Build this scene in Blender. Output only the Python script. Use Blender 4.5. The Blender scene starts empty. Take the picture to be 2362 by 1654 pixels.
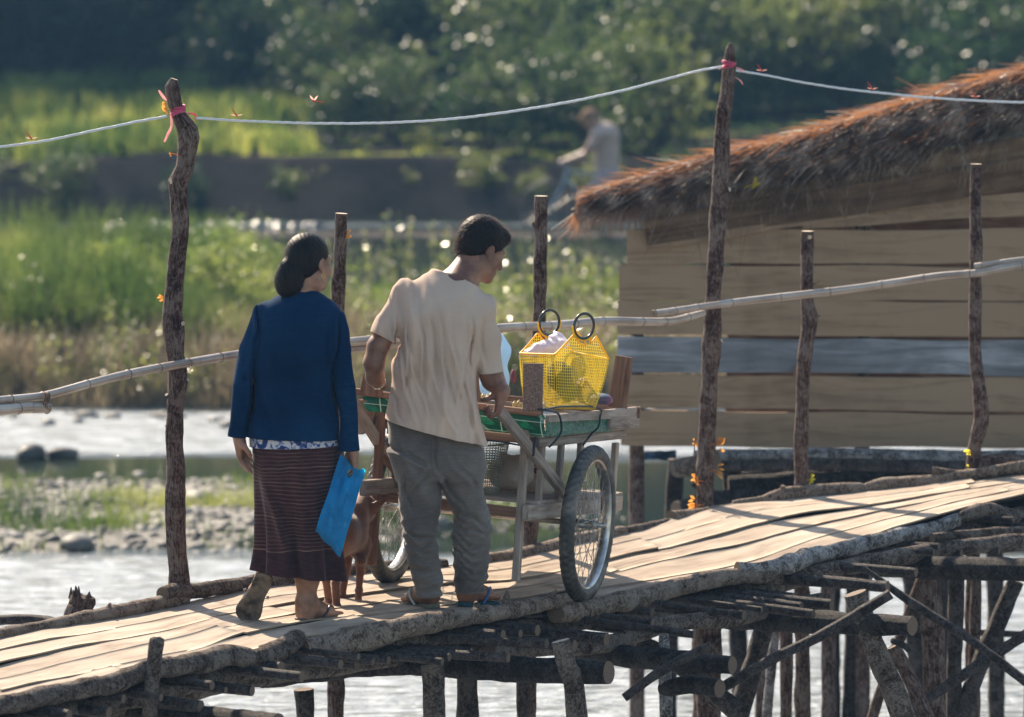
import bpy, bmesh, math, random
import numpy as np
from mathutils import Vector, Matrix, noise
random.seed(7); RNG = np.random.default_rng(11)
sin, cos, pi = math.sin, math.cos, math.pi
scene = bpy.context.scene
col = scene.collection
# ------------------------------------------------------------------ camera model
ZC, FP, PITCH = 4.6, 11460.0, math.radians(6.0)
CP, SP = cos(PITCH), sin(PITCH)
def ray(u, v):
    dx = (u-1181.0)/FP; dy = -(v-827.0)/FP
    return Vector((dx, CP+dy*SP, -SP+dy*CP))
def P(u, v, Y):
    """world point on the sight line through photo position (u, v) at distance Y"""
    d = ray(u, v); t = Y/d.y
    return Vector((d.x*t, Y, ZC+d.z*t))
def PZ(u, v, z):
    d = ray(u, v); t = (z-ZC)/d.z
    return Vector((d.x*t, d.y*t, z))
def pxm(Y): return FP/Y
cam_d = bpy.data.cameras.new('camera'); cam = bpy.data.objects.new('camera', cam_d); col.objects.link(cam)
cam.location = (0, 0, ZC); cam.rotation_euler = (pi/2-PITCH, 0, 0)
cam_d.sensor_width = 36; cam_d.lens = 36*FP/2362*0.9999; cam_d.clip_end = 2000; cam_d.clip_start = .5
cam_d.dof.use_dof = True; cam_d.dof.focus_distance = 20.15; cam_d.dof.aperture_fstop = 3.1
scene.camera = cam
# ------------------------------------------------------------------ mesh helpers
WLOC = {}
def setp(o, label=None, cat=None, group=None, kind=None):
    if label: o['label'] = label
    if cat: o['category'] = cat
    if group: o['group'] = group
    if kind: o['kind'] = kind
    return o
def mk(name, V, Fc, mat, parent=None, uv=None, smooth=True, mats=None, midx=None):
    V = np.asarray(V, dtype=np.float64).reshape(-1, 3)
    c = np.array([(V[:, 0].min()+V[:, 0].max())/2, (V[:, 1].min()+V[:, 1].max())/2, V[:, 2].min()])
    me = bpy.data.meshes.new(name)
    if isinstance(Fc, np.ndarray):
        nf, k = Fc.shape
        me.vertices.add(len(V)); me.vertices.foreach_set('co', (V-c).astype(np.float32).ravel())
        me.loops.add(nf*k); me.loops.foreach_set('vertex_index', Fc.astype(np.int32).ravel())
        me.polygons.add(nf); me.polygons.foreach_set('loop_start', np.arange(0, nf*k, k, dtype=np.int32))
        me.polygons.foreach_set('loop_total', np.full(nf, k, dtype=np.int32))
        me.update(calc_edges=True)
    else:
        me.from_pydata((V-c).tolist(), [], Fc)
    if uv is not None:
        l = me.uv_layers.new(name='UVMap'); l.data.foreach_set('uv', np.asarray(uv, dtype=np.float32).ravel())
    me.polygons.foreach_set('use_smooth', np.full(len(me.polygons), bool(smooth)))
    for m in (mats or [mat]): me.materials.append(m)
    if midx is not None: me.polygons.foreach_set('material_index', np.asarray(midx, dtype=np.int32))
    me.update()
    o = bpy.data.objects.new(name, me); col.objects.link(o)
    pl = Vector((0, 0, 0))
    if parent is not None:
        o.parent = parent; pl = WLOC[parent.name]
    o.location = Vector(c.tolist())-pl; WLOC[o.name] = Vector(c.tolist())
    return o
def empty(name, loc, label, cat, group=None, kind=None):
    o = bpy.data.objects.new(name, None); col.objects.link(o); o.location = Vector(loc); WLOC[o.name] = Vector(loc)
    o.empty_display_size = .2
    return setp(o, label, cat, group, kind)
def sn(p, s, seed=0.0):
    return noise.noise(Vector((p[0]*s+seed, p[1]*s-seed*1.7, p[2]*s+seed*.6)))
def catmull(pts, step):
    pts = [np.array(p, float) for p in pts]
    if len(pts) == 2:
        n = max(2, int(np.linalg.norm((pts[1]-pts[0])[:3])/step)+1)
        return [pts[0]+(pts[1]-pts[0])*i/(n-1) for i in range(n)]
    out = []
    ext = [2*pts[0]-pts[1]]+pts+[2*pts[-1]-pts[-2]]
    for i in range(1, len(ext)-2):
        p0, p1, p2, p3 = ext[i-1:i+3]
        n = max(1, int(np.linalg.norm((p2-p1)[:3])/step))
        for j in range(n):
            t = j/n
            out.append(.5*((2*p1)+(-p0+p2)*t+(2*p0-5*p1+4*p2-p3)*t*t+(-p0+3*p1-3*p2+p3)*t**3))
    out.append(pts[-1]); return out
class MB:
    def __init__(s): s.V = []; s.F = []; s.U = []; s.M = []; s.mi = 0
    def face(s, idx, uv=None):
        s.F.append(tuple(idx)); s.U += (uv or [(0, 0)]*len(idx)); s.M.append(s.mi)
    def tube(s, pts, r=None, n=12, step=None, rough=0, rs=14, cap=True, ring=0, seed=None, flat=1.0, bamboo=0, taper_tip=False, capmi=None, wob=0):
        """pts: list of (x,y,z) or (x,y,z,r)"""
        seed = random.random()*50 if seed is None else seed
        pts = [tuple(p)+((r,) if len(p) == 3 else ()) for p in pts]
        q = catmull(pts, step) if step else [np.array(p, float) for p in pts]
        base = len(s.V); prev = None; L = 0; N = len(q)
        nodes = []; 
        if bamboo:
            a = random.random()*bamboo
            while a < 30: nodes.append(a); a += bamboo*random.uniform(.8, 1.2)
        for i in range(N):
            p = Vector(q[i][:3]); rr = q[i][3]
            a = Vector(q[max(i-1, 0)][:3]); b = Vector(q[min(i+1, N-1)][:3])
            t = (b-a); t = t.normalized() if t.length > 1e-9 else Vector((0, 0, 1))
            if prev is None:
                x = t.cross(Vector((0, 0, 1)) if abs(t.z) < .9 else Vector((0, 1, 0))).normalized()
            else:
                x = (prev-t*prev.dot(t)).normalized()
            prev = x; y = t.cross(x)
            if i: L += (Vector(q[i][:3])-Vector(q[i-1][:3])).length
            if wob: p = p+x*sn(p, 2.2, seed)*wob+y*sn(p, 2.2, seed+9)*wob
            nb = 0
            if bamboo:
                dmin = min(abs(L-nn) for nn in nodes); nb = .10*math.exp(-(dmin/.006)**2)-.02*math.exp(-((dmin-.012)/.006)**2)
            for k in range(n):
                an = 2*pi*k/n; d = x*cos(an)+y*sin(an)*flat
                k2 = 1+nb
                if rough:
                    pp = p+d*rr
                    k2 += rough*(sn(pp, rs, seed)*1.2+.6*sn(pp, rs*2.7, seed+3))
                if ring:
                    k2 += ring*max(0, sn((L*1.0, an*.03, 0), 26, seed)+.25*sn((L, cos(an)*.1, sin(an)*.1), 60, seed))
                s.V.append(p+d*rr*k2)
        for i in range(N-1):
            v0 = i/(N-1)*max(L, .01); v1 = (i+1)/(N-1)*max(L, .01)
            for k in range(n):
                k1 = (k+1) % n; a0 = base+i*n
                s.face((a0+k, a0+k1, a0+n+k1, a0+n+k), [(k/n, v0), ((k+1)/n, v0), ((k+1)/n, v1), (k/n, v1)])
        if bamboo:
            Ls = [0]
            for i in range(1, N): Ls.append(Ls[-1]+float(np.linalg.norm(q[i][:3]-q[i-1][:3])))
            for nn in nodes:
                if nn < Ls[-1]-.01:
                    i = min(N-2, int(np.searchsorted(Ls, nn))); a0 = base+i*n; c = sum((Vector(s.V[a0+k]) for k in range(n)), Vector())/n; m0 = s.mi; s.mi = 1
                    s.tube([c+(Vector(s.V[a0+k % n])-c)*1.03 for k in range(n+1)], .0016, n=4, cap=False); s.mi = m0
        if cap:
            mi0 = s.mi
            if capmi is not None: s.mi = capmi
            for e, off in ((0, 0), (N-1, (N-1)*n)):
                c = sum((Vector(s.V[base+off+k]) for k in range(n)), Vector())/n
                ci = len(s.V); s.V.append(c); cb = len(s.V)
                for k in range(n): s.V.append(Vector(s.V[base+off+k]))
                for k in range(n):
                    k1 = (k+1) % n
                    s.face((cb+k1, cb+k, ci) if e == 0 else (cb+k, cb+k1, ci), [(.5+.5*cos(6.283*k1/n), .5+.5*sin(6.283*k1/n)), (.5+.5*cos(6.283*k/n), .5+.5*sin(6.283*k/n)), (.5, .5)])
            s.mi = mi0
        return s
    def beam(s, p, q, side, w, h, w2=None, h2=None, bev=.12, rag=0):
        """board from p to q; `side` = direction of width w; h = other thickness; small chamfers"""
        p = Vector(p); q = Vector(q); t = (q-p).normalized(); sd = Vector(side); sd = (sd-t*sd.dot(t)).normalized(); up = t.cross(sd)
        w2 = w if w2 is None else w2; h2 = h if h2 is None else h2
        b = bev*min(w, h); base = len(s.V); L = (q-p).length
        for c, ww, hh, e in ((p, w, h, -1), (p+t*b, w, h, 0), (q-t*b, w2, h2, 0), (q, w2, h2, 1)):
            k = b if e == 0 else b*2
            cx, cy = ww/2, hh/2
            if e != 0: cx -= b; cy -= b
            bb = b
            for sx, sy in ((-cx+bb, -cy), (cx-bb, -cy), (cx, -cy+bb), (cx, cy-bb), (cx-bb, cy), (-cx+bb, cy), (-cx, cy-bb), (-cx, -cy+bb)):
                j = (random.random()-.5)*rag
                s.V.append(c+sd*(sx+j*.4)+up*(sy+j*.4)+(t*j*2 if e != 0 else Vector()))
        rs = [0, b, L-b, L]; per = [0, w, w+.001, w+h, w+h+.001, 2*w+h, 2*w+h+.001, 2*w+2*h, 2*w+2*h+.001]; o = random.random()*3
        for i in range(3):
            for k in range(8):
                k1 = (k+1) % 8; a = base+i*8
                s.face((a+k, a+k1, a+8+k1, a+8+k), [(per[k]+o, rs[i]+o), (per[k+1]+o, rs[i]+o), (per[k+1]+o, rs[i+1]+o), (per[k]+o, rs[i+1]+o)])
        s.face([base+k for k in range(7, -1, -1)], [(o+.01*k, o) for k in range(8)])
        s.face([base+24+k for k in range(8)], [(o+.01*k, o) for k in range(8)])
        return s
    def grid(s, G, flip=False, uvs=(1, 1)):
        """G[i][j] points -> quads"""
        base = len(s.V); a = len(G); b = len(G[0])
        for r in G: s.V += [Vector(p) for p in r]
        for i in range(a-1):
            for j in range(b-1):
                q = (base+i*b+j, base+i*b+j+1, base+(i+1)*b+j+1, base+(i+1)*b+j)
                uv = [(j/(b-1)*uvs[0], i/(a-1)*uvs[1]), ((j+1)/(b-1)*uvs[0], i/(a-1)*uvs[1]), ((j+1)/(b-1)*uvs[0], (i+1)/(a-1)*uvs[1]), (j/(b-1)*uvs[0], (i+1)/(a-1)*uvs[1])]
                if flip: q = q[::-1]; uv = uv[::-1]
                s.face(q, uv)
        return s
    def ell(s, c, r, R=None, n=10, m=7, rough=0, rs=20):
        base = len(s.V); c = Vector(c); seed = random.random()*40
        for i in range(m+1):
            th = pi*i/m
            for j in range(n):
                ph = 2*pi*j/n; d = Vector((sin(th)*cos(ph)*r[0], sin(th)*sin(ph)*r[1], cos(th)*r[2]))
                if R is not None: d = R@d
                k = 1+rough*sn(c+d, rs, seed) if rough else 1
                s.V.append(c+d*k)
        for i in range(m):
            for j in range(n):
                j1 = (j+1) % n
                s.face((base+i*n+j, base+(i+1)*n+j, base+(i+1)*n+j1, base+i*n+j1), [(j/n, i/m)]*4)
        return s
    def build(s, name, mat, parent=None, smooth=True, mats=None):
        return mk(name, [tuple(v) for v in s.V], s.F, mat, parent, uv=s.U, smooth=smooth, mats=mats, midx=s.M if mats else None)
def solidify(o, t, off=0):
    m = o.modifiers.new('s', 'SOLIDIFY'); m.thickness = t; m.offset = off; return o
# ------------------------------------------------------------------ materials
def N(nt, typ, **kw):
    n = nt.nodes.new(typ)
    for k, v in kw.items():
        if k.startswith('i_'):
            n.inputs[int(k[2:])].default_value = v
        else: setattr(n, k, v)
    return n
def lk(nt, a, b): nt.links.new(a, b)
def ramp(nt, fac, stops, interp='LINEAR'):
    r = nt.nodes.new('ShaderNodeValToRGB'); e = r.color_ramp.elements; r.color_ramp.interpolation = interp
    while len(e) < len(stops): e.new(.5)
    for i, (p, c) in enumerate(stops):
        e[i].position = p; e[i].color = (c[0], c[1], c[2], 1) if hasattr(c, '__len__') else (c, c, c, 1)
    lk(nt, fac, r.inputs[0]); return r.outputs[0]
def mixc(nt, f, a, b, mode='MIX'):
    m = nt.nodes.new('ShaderNodeMix'); m.data_type = 'RGBA'; m.blend_type = mode
    for s, x in ((0, f), (6, a), (7, b)):
        if hasattr(x, 'is_linked') or hasattr(x, 'links'): lk(nt, x, m.inputs[s])
        elif s == 0: m.inputs[0].default_value = x
        else: m.inputs[s].default_value = (x[0], x[1], x[2], 1)
    return m.outputs[2]
def math_(nt, op, a, b=0.0, c=None):
    m = nt.nodes.new('ShaderNodeMath'); m.operation = op
    for i, x in enumerate((a, b) if c is None else (a, b, c)):
        if hasattr(x, 'links'): lk(nt, x, m.inputs[i])
        else: m.inputs[i].default_value = x
    return m.outputs[0]
def coords(nt, kind='Object', scale=(1, 1, 1), rot=(0, 0, 0), world=False):
    if world:
        g = nt.nodes.new('ShaderNodeNewGeometry'); src = g.outputs['Position']
    else:
        g = nt.nodes.new('ShaderNodeTexCoord'); src = g.outputs[kind]
    m = nt.nodes.new('ShaderNodeMapping'); m.inputs['Scale'].default_value = scale; m.inputs['Rotation'].default_value = rot
    lk(nt, src, m.inputs[0]); return m.outputs[0]
def nz(nt, vec, scale, detail=4, rough=.55, dist=0):
    n = nt.nodes.new('ShaderNodeTexNoise'); n.inputs['Scale'].default_value = scale; n.inputs['Detail'].default_value = detail
    n.inputs['Roughness'].default_value = rough; n.inputs['Distortion'].default_value = dist
    lk(nt, vec, n.inputs['Vector']); return n.outputs['Fac']
def start(name):
    m = bpy.data.materials.new(name); m.use_nodes = True; nt = m.node_tree
    return m, nt, nt.nodes['Principled BSDF'], nt.nodes['Material Output']
def bump(nt, b, h, strength, dist=.01, prev=None):
    n = nt.nodes.new('ShaderNodeBump'); n.inputs['Strength'].default_value = strength; n.inputs['Distance'].default_value = dist
    lk(nt, h, n.inputs['Height'])
    if prev is not None: lk(nt, prev, n.inputs['Normal'])
    lk(nt, n.outputs[0], b.inputs['Normal']); return n.outputs[0]
def transl(nt, b, out, colr, fac):
    t = nt.nodes.new('ShaderNodeBsdfTranslucent'); mx = nt.nodes.new('ShaderNodeMixShader'); mx.inputs[0].default_value = fac
    if hasattr(colr, 'links'): lk(nt, colr, t.inputs[0])
    else: t.inputs[0].default_value = (*colr, 1)
    lk(nt, b.outputs[0], mx.inputs[1]); lk(nt, t.outputs[0], mx.inputs[2]); lk(nt, mx.outputs[0], out.inputs[0])
def pm(name, stops, scale=8, stretch=(1, 1, 1), kind='Object', detail=5, rough=.8, spec=.3, bmp=0, bscale=None, bdist=.004, tr=0, trc=None, dist=0, world=False, rot=(0, 0, 0), rndo=0, metal=0, sheen=0):
    m, nt, b, out = start(name)
    v = coords(nt, kind, stretch, rot, world); f = nz(nt, v, scale, detail, .6, dist)
    if rndo:
        oi = nt.nodes.new('ShaderNodeObjectInfo'); f = math_(nt, 'ADD', f, math_(nt, 'MULTIPLY', math_(nt, 'SUBTRACT', oi.outputs['Random'], .5), rndo))
    c = ramp(nt, f, stops) if len(stops) > 1 else None
    if c is None: b.inputs['Base Color'].default_value = (*stops[0][1], 1); c = stops[0][1]
    else: lk(nt, c, b.inputs['Base Color'])
    b.inputs['Roughness'].default_value = rough; b.inputs['Specular IOR Level'].default_value = spec; b.inputs['Metallic'].default_value = metal
    if sheen: b.inputs['Sheen Weight'].default_value = sheen
    if bmp:
        f2 = nz(nt, v, bscale or scale*3, 6, .65); bump(nt, b, f2, bmp, bdist)
    if tr: transl(nt, b, out, trc if trc is not None else c, tr)
    return m
# ------------------------------------------------------------------ implicit-surface modelling
class Sdf:
    def __init__(s, lo, hi, h):
        s.lo = np.array(lo, float); s.h = h; n = np.ceil((np.array(hi)-s.lo)/h).astype(int)+1
        s.n = n; s.F = np.full(n, .08, np.float32)
        s.ax = [s.lo[i]+h*np.arange(n[i]) for i in range(3)]
    def apply(s, fn, lo, hi, k=.01, op='u'):
        pad = k+.03
        i0 = np.clip(((np.array(lo)-pad-s.lo)/s.h).astype(int), 0, s.n); i1 = np.clip(((np.array(hi)+pad-s.lo)/s.h).astype(int)+2, 0, s.n)
        if (i1 <= i0).any(): return
        X = s.ax[0][i0[0]:i1[0], None, None]; Y = s.ax[1][None, i0[1]:i1[1], None]; Z = s.ax[2][None, None, i0[2]:i1[2]]
        d = fn(X, Y, Z).astype(np.float32); sl = tuple(slice(i0[i], i1[i]) for i in range(3)); a = s.F[sl]
        if op == 'u':
            h = np.maximum(k-np.abs(a-d), 0)/k; s.F[sl] = np.minimum(a, d)-h*h*k/4
        elif op == 's':
            d = -d; h = np.maximum(k-np.abs(a-d), 0)/k; s.F[sl] = np.maximum(a, d)+h*h*k/4
        elif op == '+': s.F[sl] = a+d
    def comp(s, c, k=None, op='u'): s.apply(c.fn, c.lo, c.hi, c.k if k is None else k, op)
    def mesh(s):
        F = s.F; n = np.array(F.shape)-1
        S = F < 0
        c = S[:-1, :-1, :-1].astype(np.int8)
        tot = np.zeros(n, np.int8)
        for i in (0, 1):
            for j in (0, 1):
                for k in (0, 1): tot += S[i:i+n[0], j:j+n[1], k:k+n[2]]
        act = (tot > 0) & (tot < 8); idx = np.argwhere(act); ids = -np.ones(n, np.int64); ids[act] = np.arange(len(idx))
        acc = np.zeros((len(idx), 3)); cnt = np.zeros(len(idx))
        cr = [(i, j, k) for i in (0, 1) for j in (0, 1) for k in (0, 1)]
        val = {q: F[idx[:, 0]+q[0], idx[:, 1]+q[1], idx[:, 2]+q[2]].astype(float) for q in cr}
        for q in cr:
            for a in range(3):
                if q[a] == 0:
                    r = list(q); r[a] = 1; r = tuple(r); A, B = val[q], val[r]; m = (A < 0) != (B < 0)
                    t = np.where(m, A/np.where(A-B == 0, 1, A-B), 0)
                    p = np.array(q, float)[None, :].repeat(len(idx), 0); p[:, a] += t
                    acc[m] += p[m]; cnt[m] += 1
        V = s.lo+s.h*(idx+acc/cnt[:, None])
        Q = []
        for a in range(3):
            b, c2 = (a+1) % 3, (a+2) % 3
            sl0 = [slice(1, -1)]*3; sl0[a] = slice(0, -1); sl1 = list(sl0); sl1[a] = slice(1, None)
            A = S[tuple(sl0)]; B = S[tuple(sl1)]
            e = np.argwhere(A != B); off = np.ones(3, int); off[a] = 0; g = e+off
            ins = A[e[:, 0], e[:, 1], e[:, 2]]
            def cell(db, dc):
                w = g.copy(); w[:, b] -= db; w[:, c2] -= dc; return ids[w[:, 0], w[:, 1], w[:, 2]]
            q = np.stack([cell(1, 1), cell(0, 1), cell(0, 0), cell(1, 0)], 1)
            q[~ins] = q[~ins][:, ::-1]; Q.append(q)
        return V, np.concatenate(Q)
class Cmp:
    def __init__(s, fn, lo, hi, k): s.fn, s.lo, s.hi, s.k = fn, lo, hi, k
def cone(a, b, ra, rb, k=.015):
    a = np.array(a, float)[:3]; b = np.array(b, float)[:3]; ba = b-a; L = max(float(ba@ba), 1e-9)
    def fn(X, Y, Z):
        px, py, pz = X-a[0], Y-a[1], Z-a[2]; h = np.clip((px*ba[0]+py*ba[1]+pz*ba[2])/L, 0, 1)
        return np.sqrt((px-h*ba[0])**2+(py-h*ba[1])**2+(pz-h*ba[2])**2)-(ra+(rb-ra)*h)
    r = max(ra, rb); return Cmp(fn, np.minimum(a, b)-r, np.maximum(a, b)+r, k)
def ell(c, r, R=None, k=.015):
    c = np.array(c, float)[:3]; r = np.array(r, float); M = np.array(R.to_3x3().transposed()) if R is not None else np.eye(3)
    def fn(X, Y, Z):
        x, y, z = X-c[0], Y-c[1], Z-c[2]
        q = [M[i, 0]*x+M[i, 1]*y+M[i, 2]*z for i in range(3)]
        k0 = np.sqrt(sum((q[i]/r[i])**2 for i in range(3))); k1 = np.sqrt(sum((q[i]/r[i]**2)**2 for i in range(3)))+1e-6
        return k0*(k0-1)/k1
    m = max(r); return Cmp(fn, c-m, c+m, k)
def loft(rows, n=2.3, k=.02):
    """rows: (z, cx, cy, rx, ry) -- smooth stack of rounded cross-sections"""
    rows = sorted(rows); R = np.array(rows, float); zz = np.linspace(R[0, 0], R[-1, 0], 120)
    T = [np.interp(zz, R[:, 0], R[:, i]) for i in range(1, 5)]
    ker = np.ones(9)/9
    T = [np.convolve(np.pad(t, 4, 'edge'), ker, 'valid') for t in T]
    def fn(X, Y, Z):
        cx, cy, rx, ry = [np.interp(Z, zz, t) for t in T]
        ax = np.abs(X-cx)/rx; ay = np.abs(Y-cy)/ry
        q = (ax**n+ay**n)**(1/n); d = (q-1)*np.minimum(rx, ry)
        dz = np.maximum(R[0, 0]-Z, Z-R[-1, 0])
        return np.where(dz > 0, np.sqrt(np.maximum(d, 0)**2+dz**2)+np.minimum(d, 0)*0, np.maximum(d, dz))
    lo = np.array([(R[:, 1]-R[:, 3]).min(), (R[:, 2]-R[:, 4]).min(), R[0, 0]]); hi = np.array([(R[:, 1]+R[:, 3]).max(), (R[:, 2]+R[:, 4]).max(), R[-1, 0]])
    return Cmp(fn, lo, hi, k)
def clip_groups(V, Q, comps, cuts):
    """comps: list of component lists; each vertex belongs to the nearest component; cuts[i]: list of (co, no) planes, what lies on the no side goes"""
    me = bmesh.new(); vs = [me.verts.new(v) for v in V]
    for q in Q:
        try: me.faces.new([vs[i] for i in q])
        except ValueError: pass
    me.verts.index_update()
    D = np.stack([np.min([c.fn(V[:, 0], V[:, 1], V[:, 2]) for c in cl], 0) for cl in comps], 1)
    g = D.argmin(1); lay = me.faces.layers.int.new('g')
    for f in me.faces:
        f[lay] = int(g[f.verts[0].index])
    for i, cl in enumerate(cuts):
        for co, no in cl:
            fs = [f for f in me.faces if f[lay] == i]
            geom = list({*fs, *[e for f in fs for e in f.edges], *[v for f in fs for v in f.verts]})
            bmesh.ops.bisect_plane(me, geom=geom, plane_co=co, plane_no=no, clear_outer=True, dist=1e-5)
    bmesh.ops.delete(me, geom=[v for v in me.verts if not v.link_faces], context='VERTS')
    me.verts.index_update()
    VV = np.array([v.co[:] for v in me.verts]); FF = [tuple(v.index for v in f.verts) for f in me.faces]
    me.free(); return VV, FF
def rim_loops(V, F_):
    E = {}
    for f in F_:
        for i in range(len(f)):
            a, b = int(f[i]), int(f[(i+1) % len(f)]); k = (min(a, b), max(a, b)); E[k] = E.get(k, 0)+1
    nb = {}
    for (a, b), c in E.items():
        if c == 1: nb.setdefault(a, []).append(b); nb.setdefault(b, []).append(a)
    out = []; seen = set()
    for s0 in nb:
        if s0 in seen: continue
        lp = [s0]; seen.add(s0); cur = s0
        while True:
            nx = [x for x in nb[cur] if x not in seen]
            if not nx: break
            cur = nx[0]; seen.add(cur); lp.append(cur)
        if len(lp) > 12: out.append(np.array([V[i] for i in lp]))
    return out
def smooth_loop(P_, it=6, keep=2):
    for _ in range(it): P_ = .5*P_+.25*(np.roll(P_, 1, 0)+np.roll(P_, -1, 0))
    return P_[::keep]
def frame(fwd, up=(0, 0, 1)):
    y = Vector(fwd).normalized(); x = y.cross(Vector(up)).normalized(); z = x.cross(y)
    return Matrix((x, y, z)).transposed()
HAZE_D = 0.0005
# ================================================================== light, sky
SUN_AZ, SUN_EL = math.radians(-29), math.radians(38)      # azimuth from +Y, negative = towards -X
world = bpy.data.worlds.new('World'); scene.world = world; world.use_nodes = True
wn = world.node_tree; sky = wn.nodes.new('ShaderNodeTexSky'); sky.sky_type = 'NISHITA'; sky.sun_disc = False
sky.sun_elevation = SUN_EL; sky.sun_rotation = SUN_AZ; sky.dust_density = 1.2; sky.air_density = 1.5
lk(wn, sky.outputs[0], wn.nodes['Background'].inputs[0]); wn.nodes['Background'].inputs[1].default_value = .092
sd = bpy.data.lights.new('sun', 'SUN'); sd.energy = 5.0; sd.angle = math.radians(.5); sd.color = (1, .85, .66)
sun = bpy.data.objects.new('sun', sd); col.objects.link(sun)
S_DIR = Vector((sin(SUN_AZ)*cos(SUN_EL), cos(SUN_AZ)*cos(SUN_EL), sin(SUN_EL)))
sun.rotation_euler = S_DIR.to_track_quat('Z', 'Y').to_euler(); sun.location = S_DIR*60
vs = scene.view_settings; vs.view_transform = 'Standard'; vs.look = 'None'; vs.gamma = 1; vs.exposure = 1.25
scene.cycles.max_bounces = 7; scene.cycles.transparent_max_bounces = 12; scene.cycles.volume_bounces = 0
scene.cycles.use_denoising = True; scene.cycles.sample_clamp_indirect = 6; scene.cycles.caustics_reflective = False; scene.cycles.caustics_refractive = False
# ================================================================== materials
M = {}
def bark(name, dark, mid, light, bs=1.0, rough=.9, seed=0, uvx=1.0, uvs=None):
    m, nt, b, out = start(name)
    o = coords(nt, 'Object'); u = coords(nt, 'UV', uvs or (3*uvx, 16, 1), (0, 0, 0))
    f1 = nz(nt, o, 13, 7, .7, .6); f2 = nz(nt, u, 4.5, 7, .75, 1.6); f = math_(nt, 'ADD', math_(nt, 'MULTIPLY', f1, .42), math_(nt, 'MULTIPLY', f2, .58))
    c = ramp(nt, f, [(.42, dark), (.49, mid), (.565, light), (.64, mid)])
    sp = nz(nt, o, 60, 3); c = mixc(nt, math_(nt, 'MULTIPLY', ramp(nt, sp, [(.55, 0.), (.62, 1.)]), .35), c, light)
    lk(nt, c, b.inputs['Base Color']); b.inputs['Roughness'].default_value = rough; b.inputs['Specular IOR Level'].default_value = .13
    h = math_(nt, 'ADD', f2, math_(nt, 'MULTIPLY', nz(nt, o, 70, 5, .7), .5)); bump(nt, b, h, 1.0*bs, .022)
    return m
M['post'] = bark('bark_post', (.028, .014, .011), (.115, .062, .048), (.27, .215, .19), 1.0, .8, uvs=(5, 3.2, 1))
M['log'] = bark('bark_log', (.06, .040, .030), (.27, .20, .155), (.46, .38, .32), 1.1)
M['logd'] = bark('bark_log_dark', (.03, .02, .016), (.15, .11, .09), (.34, .285, .245), 1.1)
M['birch'] = bark('bark_pale', (.04, .03, .027), (.19, .165, .155), (.60, .58, .58), 1.0)
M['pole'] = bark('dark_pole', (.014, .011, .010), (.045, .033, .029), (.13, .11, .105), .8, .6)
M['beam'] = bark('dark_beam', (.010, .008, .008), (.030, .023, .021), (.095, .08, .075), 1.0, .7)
M['cut'] = pm('cut_end', [(.3, (.06, .035, .025)), (.6, (.17, .12, .085))], 14, (1, 1, 1), 'UV', bmp=.4)
M['cutp'] = pm('cut_end_pale', [(.3, (.34, .25, .18)), (.6, (.55, .45, .35))], 14, (1, 1, 1), 'UV', bmp=.4)
def plankmat(name, a, b_, c, sx=2.0, rough=.8, bs=.5, rnd=.12, gs=5, flip=False):
    """sawn or split wood, grain along v of the UV map"""
    m, nt, b, out = start(name)
    u = coords(nt, 'UV', (26*gs/5, sx, 1)); f = nz(nt, u, 1.6, 6, .62, 1.0); big = nz(nt, coords(nt, 'Object'), 3.0, 3)
    oi = nt.nodes.new('ShaderNodeObjectInfo'); r = math_(nt, 'MULTIPLY', math_(nt, 'SUBTRACT', oi.outputs['Random'], .5), rnd)
    ff = math_(nt, 'ADD', math_(nt, 'ADD', math_(nt, 'MULTIPLY', f, .65), math_(nt, 'MULTIPLY', big, .35)), r)
    cc = ramp(nt, ff, [(.33, a), (.5, b_), (.66, c)])
    lk(nt, cc, b.inputs['Base Color']); b.inputs['Roughness'].default_value = rough; b.inputs['Specular IOR Level'].default_value = .12
    bump(nt, b, math_(nt, 'ADD', f, math_(nt, 'MULTIPLY', nz(nt, coords(nt, 'Object'), 90, 4), .25)), bs, .004)
    return m
M['deck'] = plankmat('split_bamboo_deck', (.16, .115, .085), (.335, .265, .205), (.43, .355, .285), 1.6, .75, .45, .08, 1.6)
M['timber'] = plankmat('weathered_timber', (.13, .10, .085), (.28, .225, .19), (.40, .345, .30), 2.0, .8, .5)
M['timberb'] = plankmat('brown_timber', (.08, .042, .028), (.19, .105, .07), (.30, .19, .135), 2.0, .75, .5)
M['hutwood'] = plankmat('hut_board', (.06, .036, .022), (.155, .10, .062), (.27, .19, .125), .9, .8, .6, .36, 2.6)
M['hutgrey'] = plankmat('hut_board_grey', (.09, .09, .095), (.18, .185, .20), (.33, .34, .37), 1.0, .8, .4, .1, 3)
m, nt, b, out = start('bamboo'); M['bamboo'] = m
u = coords(nt, 'UV', (7, .9, 1)); f = nz(nt, u, 2.2, 5, .6, .5); o_ = coords(nt, 'Object'); f2 = nz(nt, o_, 6, 4)
c = ramp(nt, math_(nt, 'ADD', math_(nt, 'MULTIPLY', f, .6), math_(nt, 'MULTIPLY', f2, .4)), [(.35, (.11, .07, .048)), (.47, (.30, .24, .20)), (.62, (.46, .41, .37))])
lk(nt, c, b.inputs['Base Color']); b.inputs['Roughness'].default_value = .42; b.inputs['Specular IOR Level'].default_value = .5
bump(nt, b, f, .25, .003)
M['nodering'] = pm('bamboo_ring', [(.4, (.09, .05, .035)), (.6, (.2, .14, .1))], 30)
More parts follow.
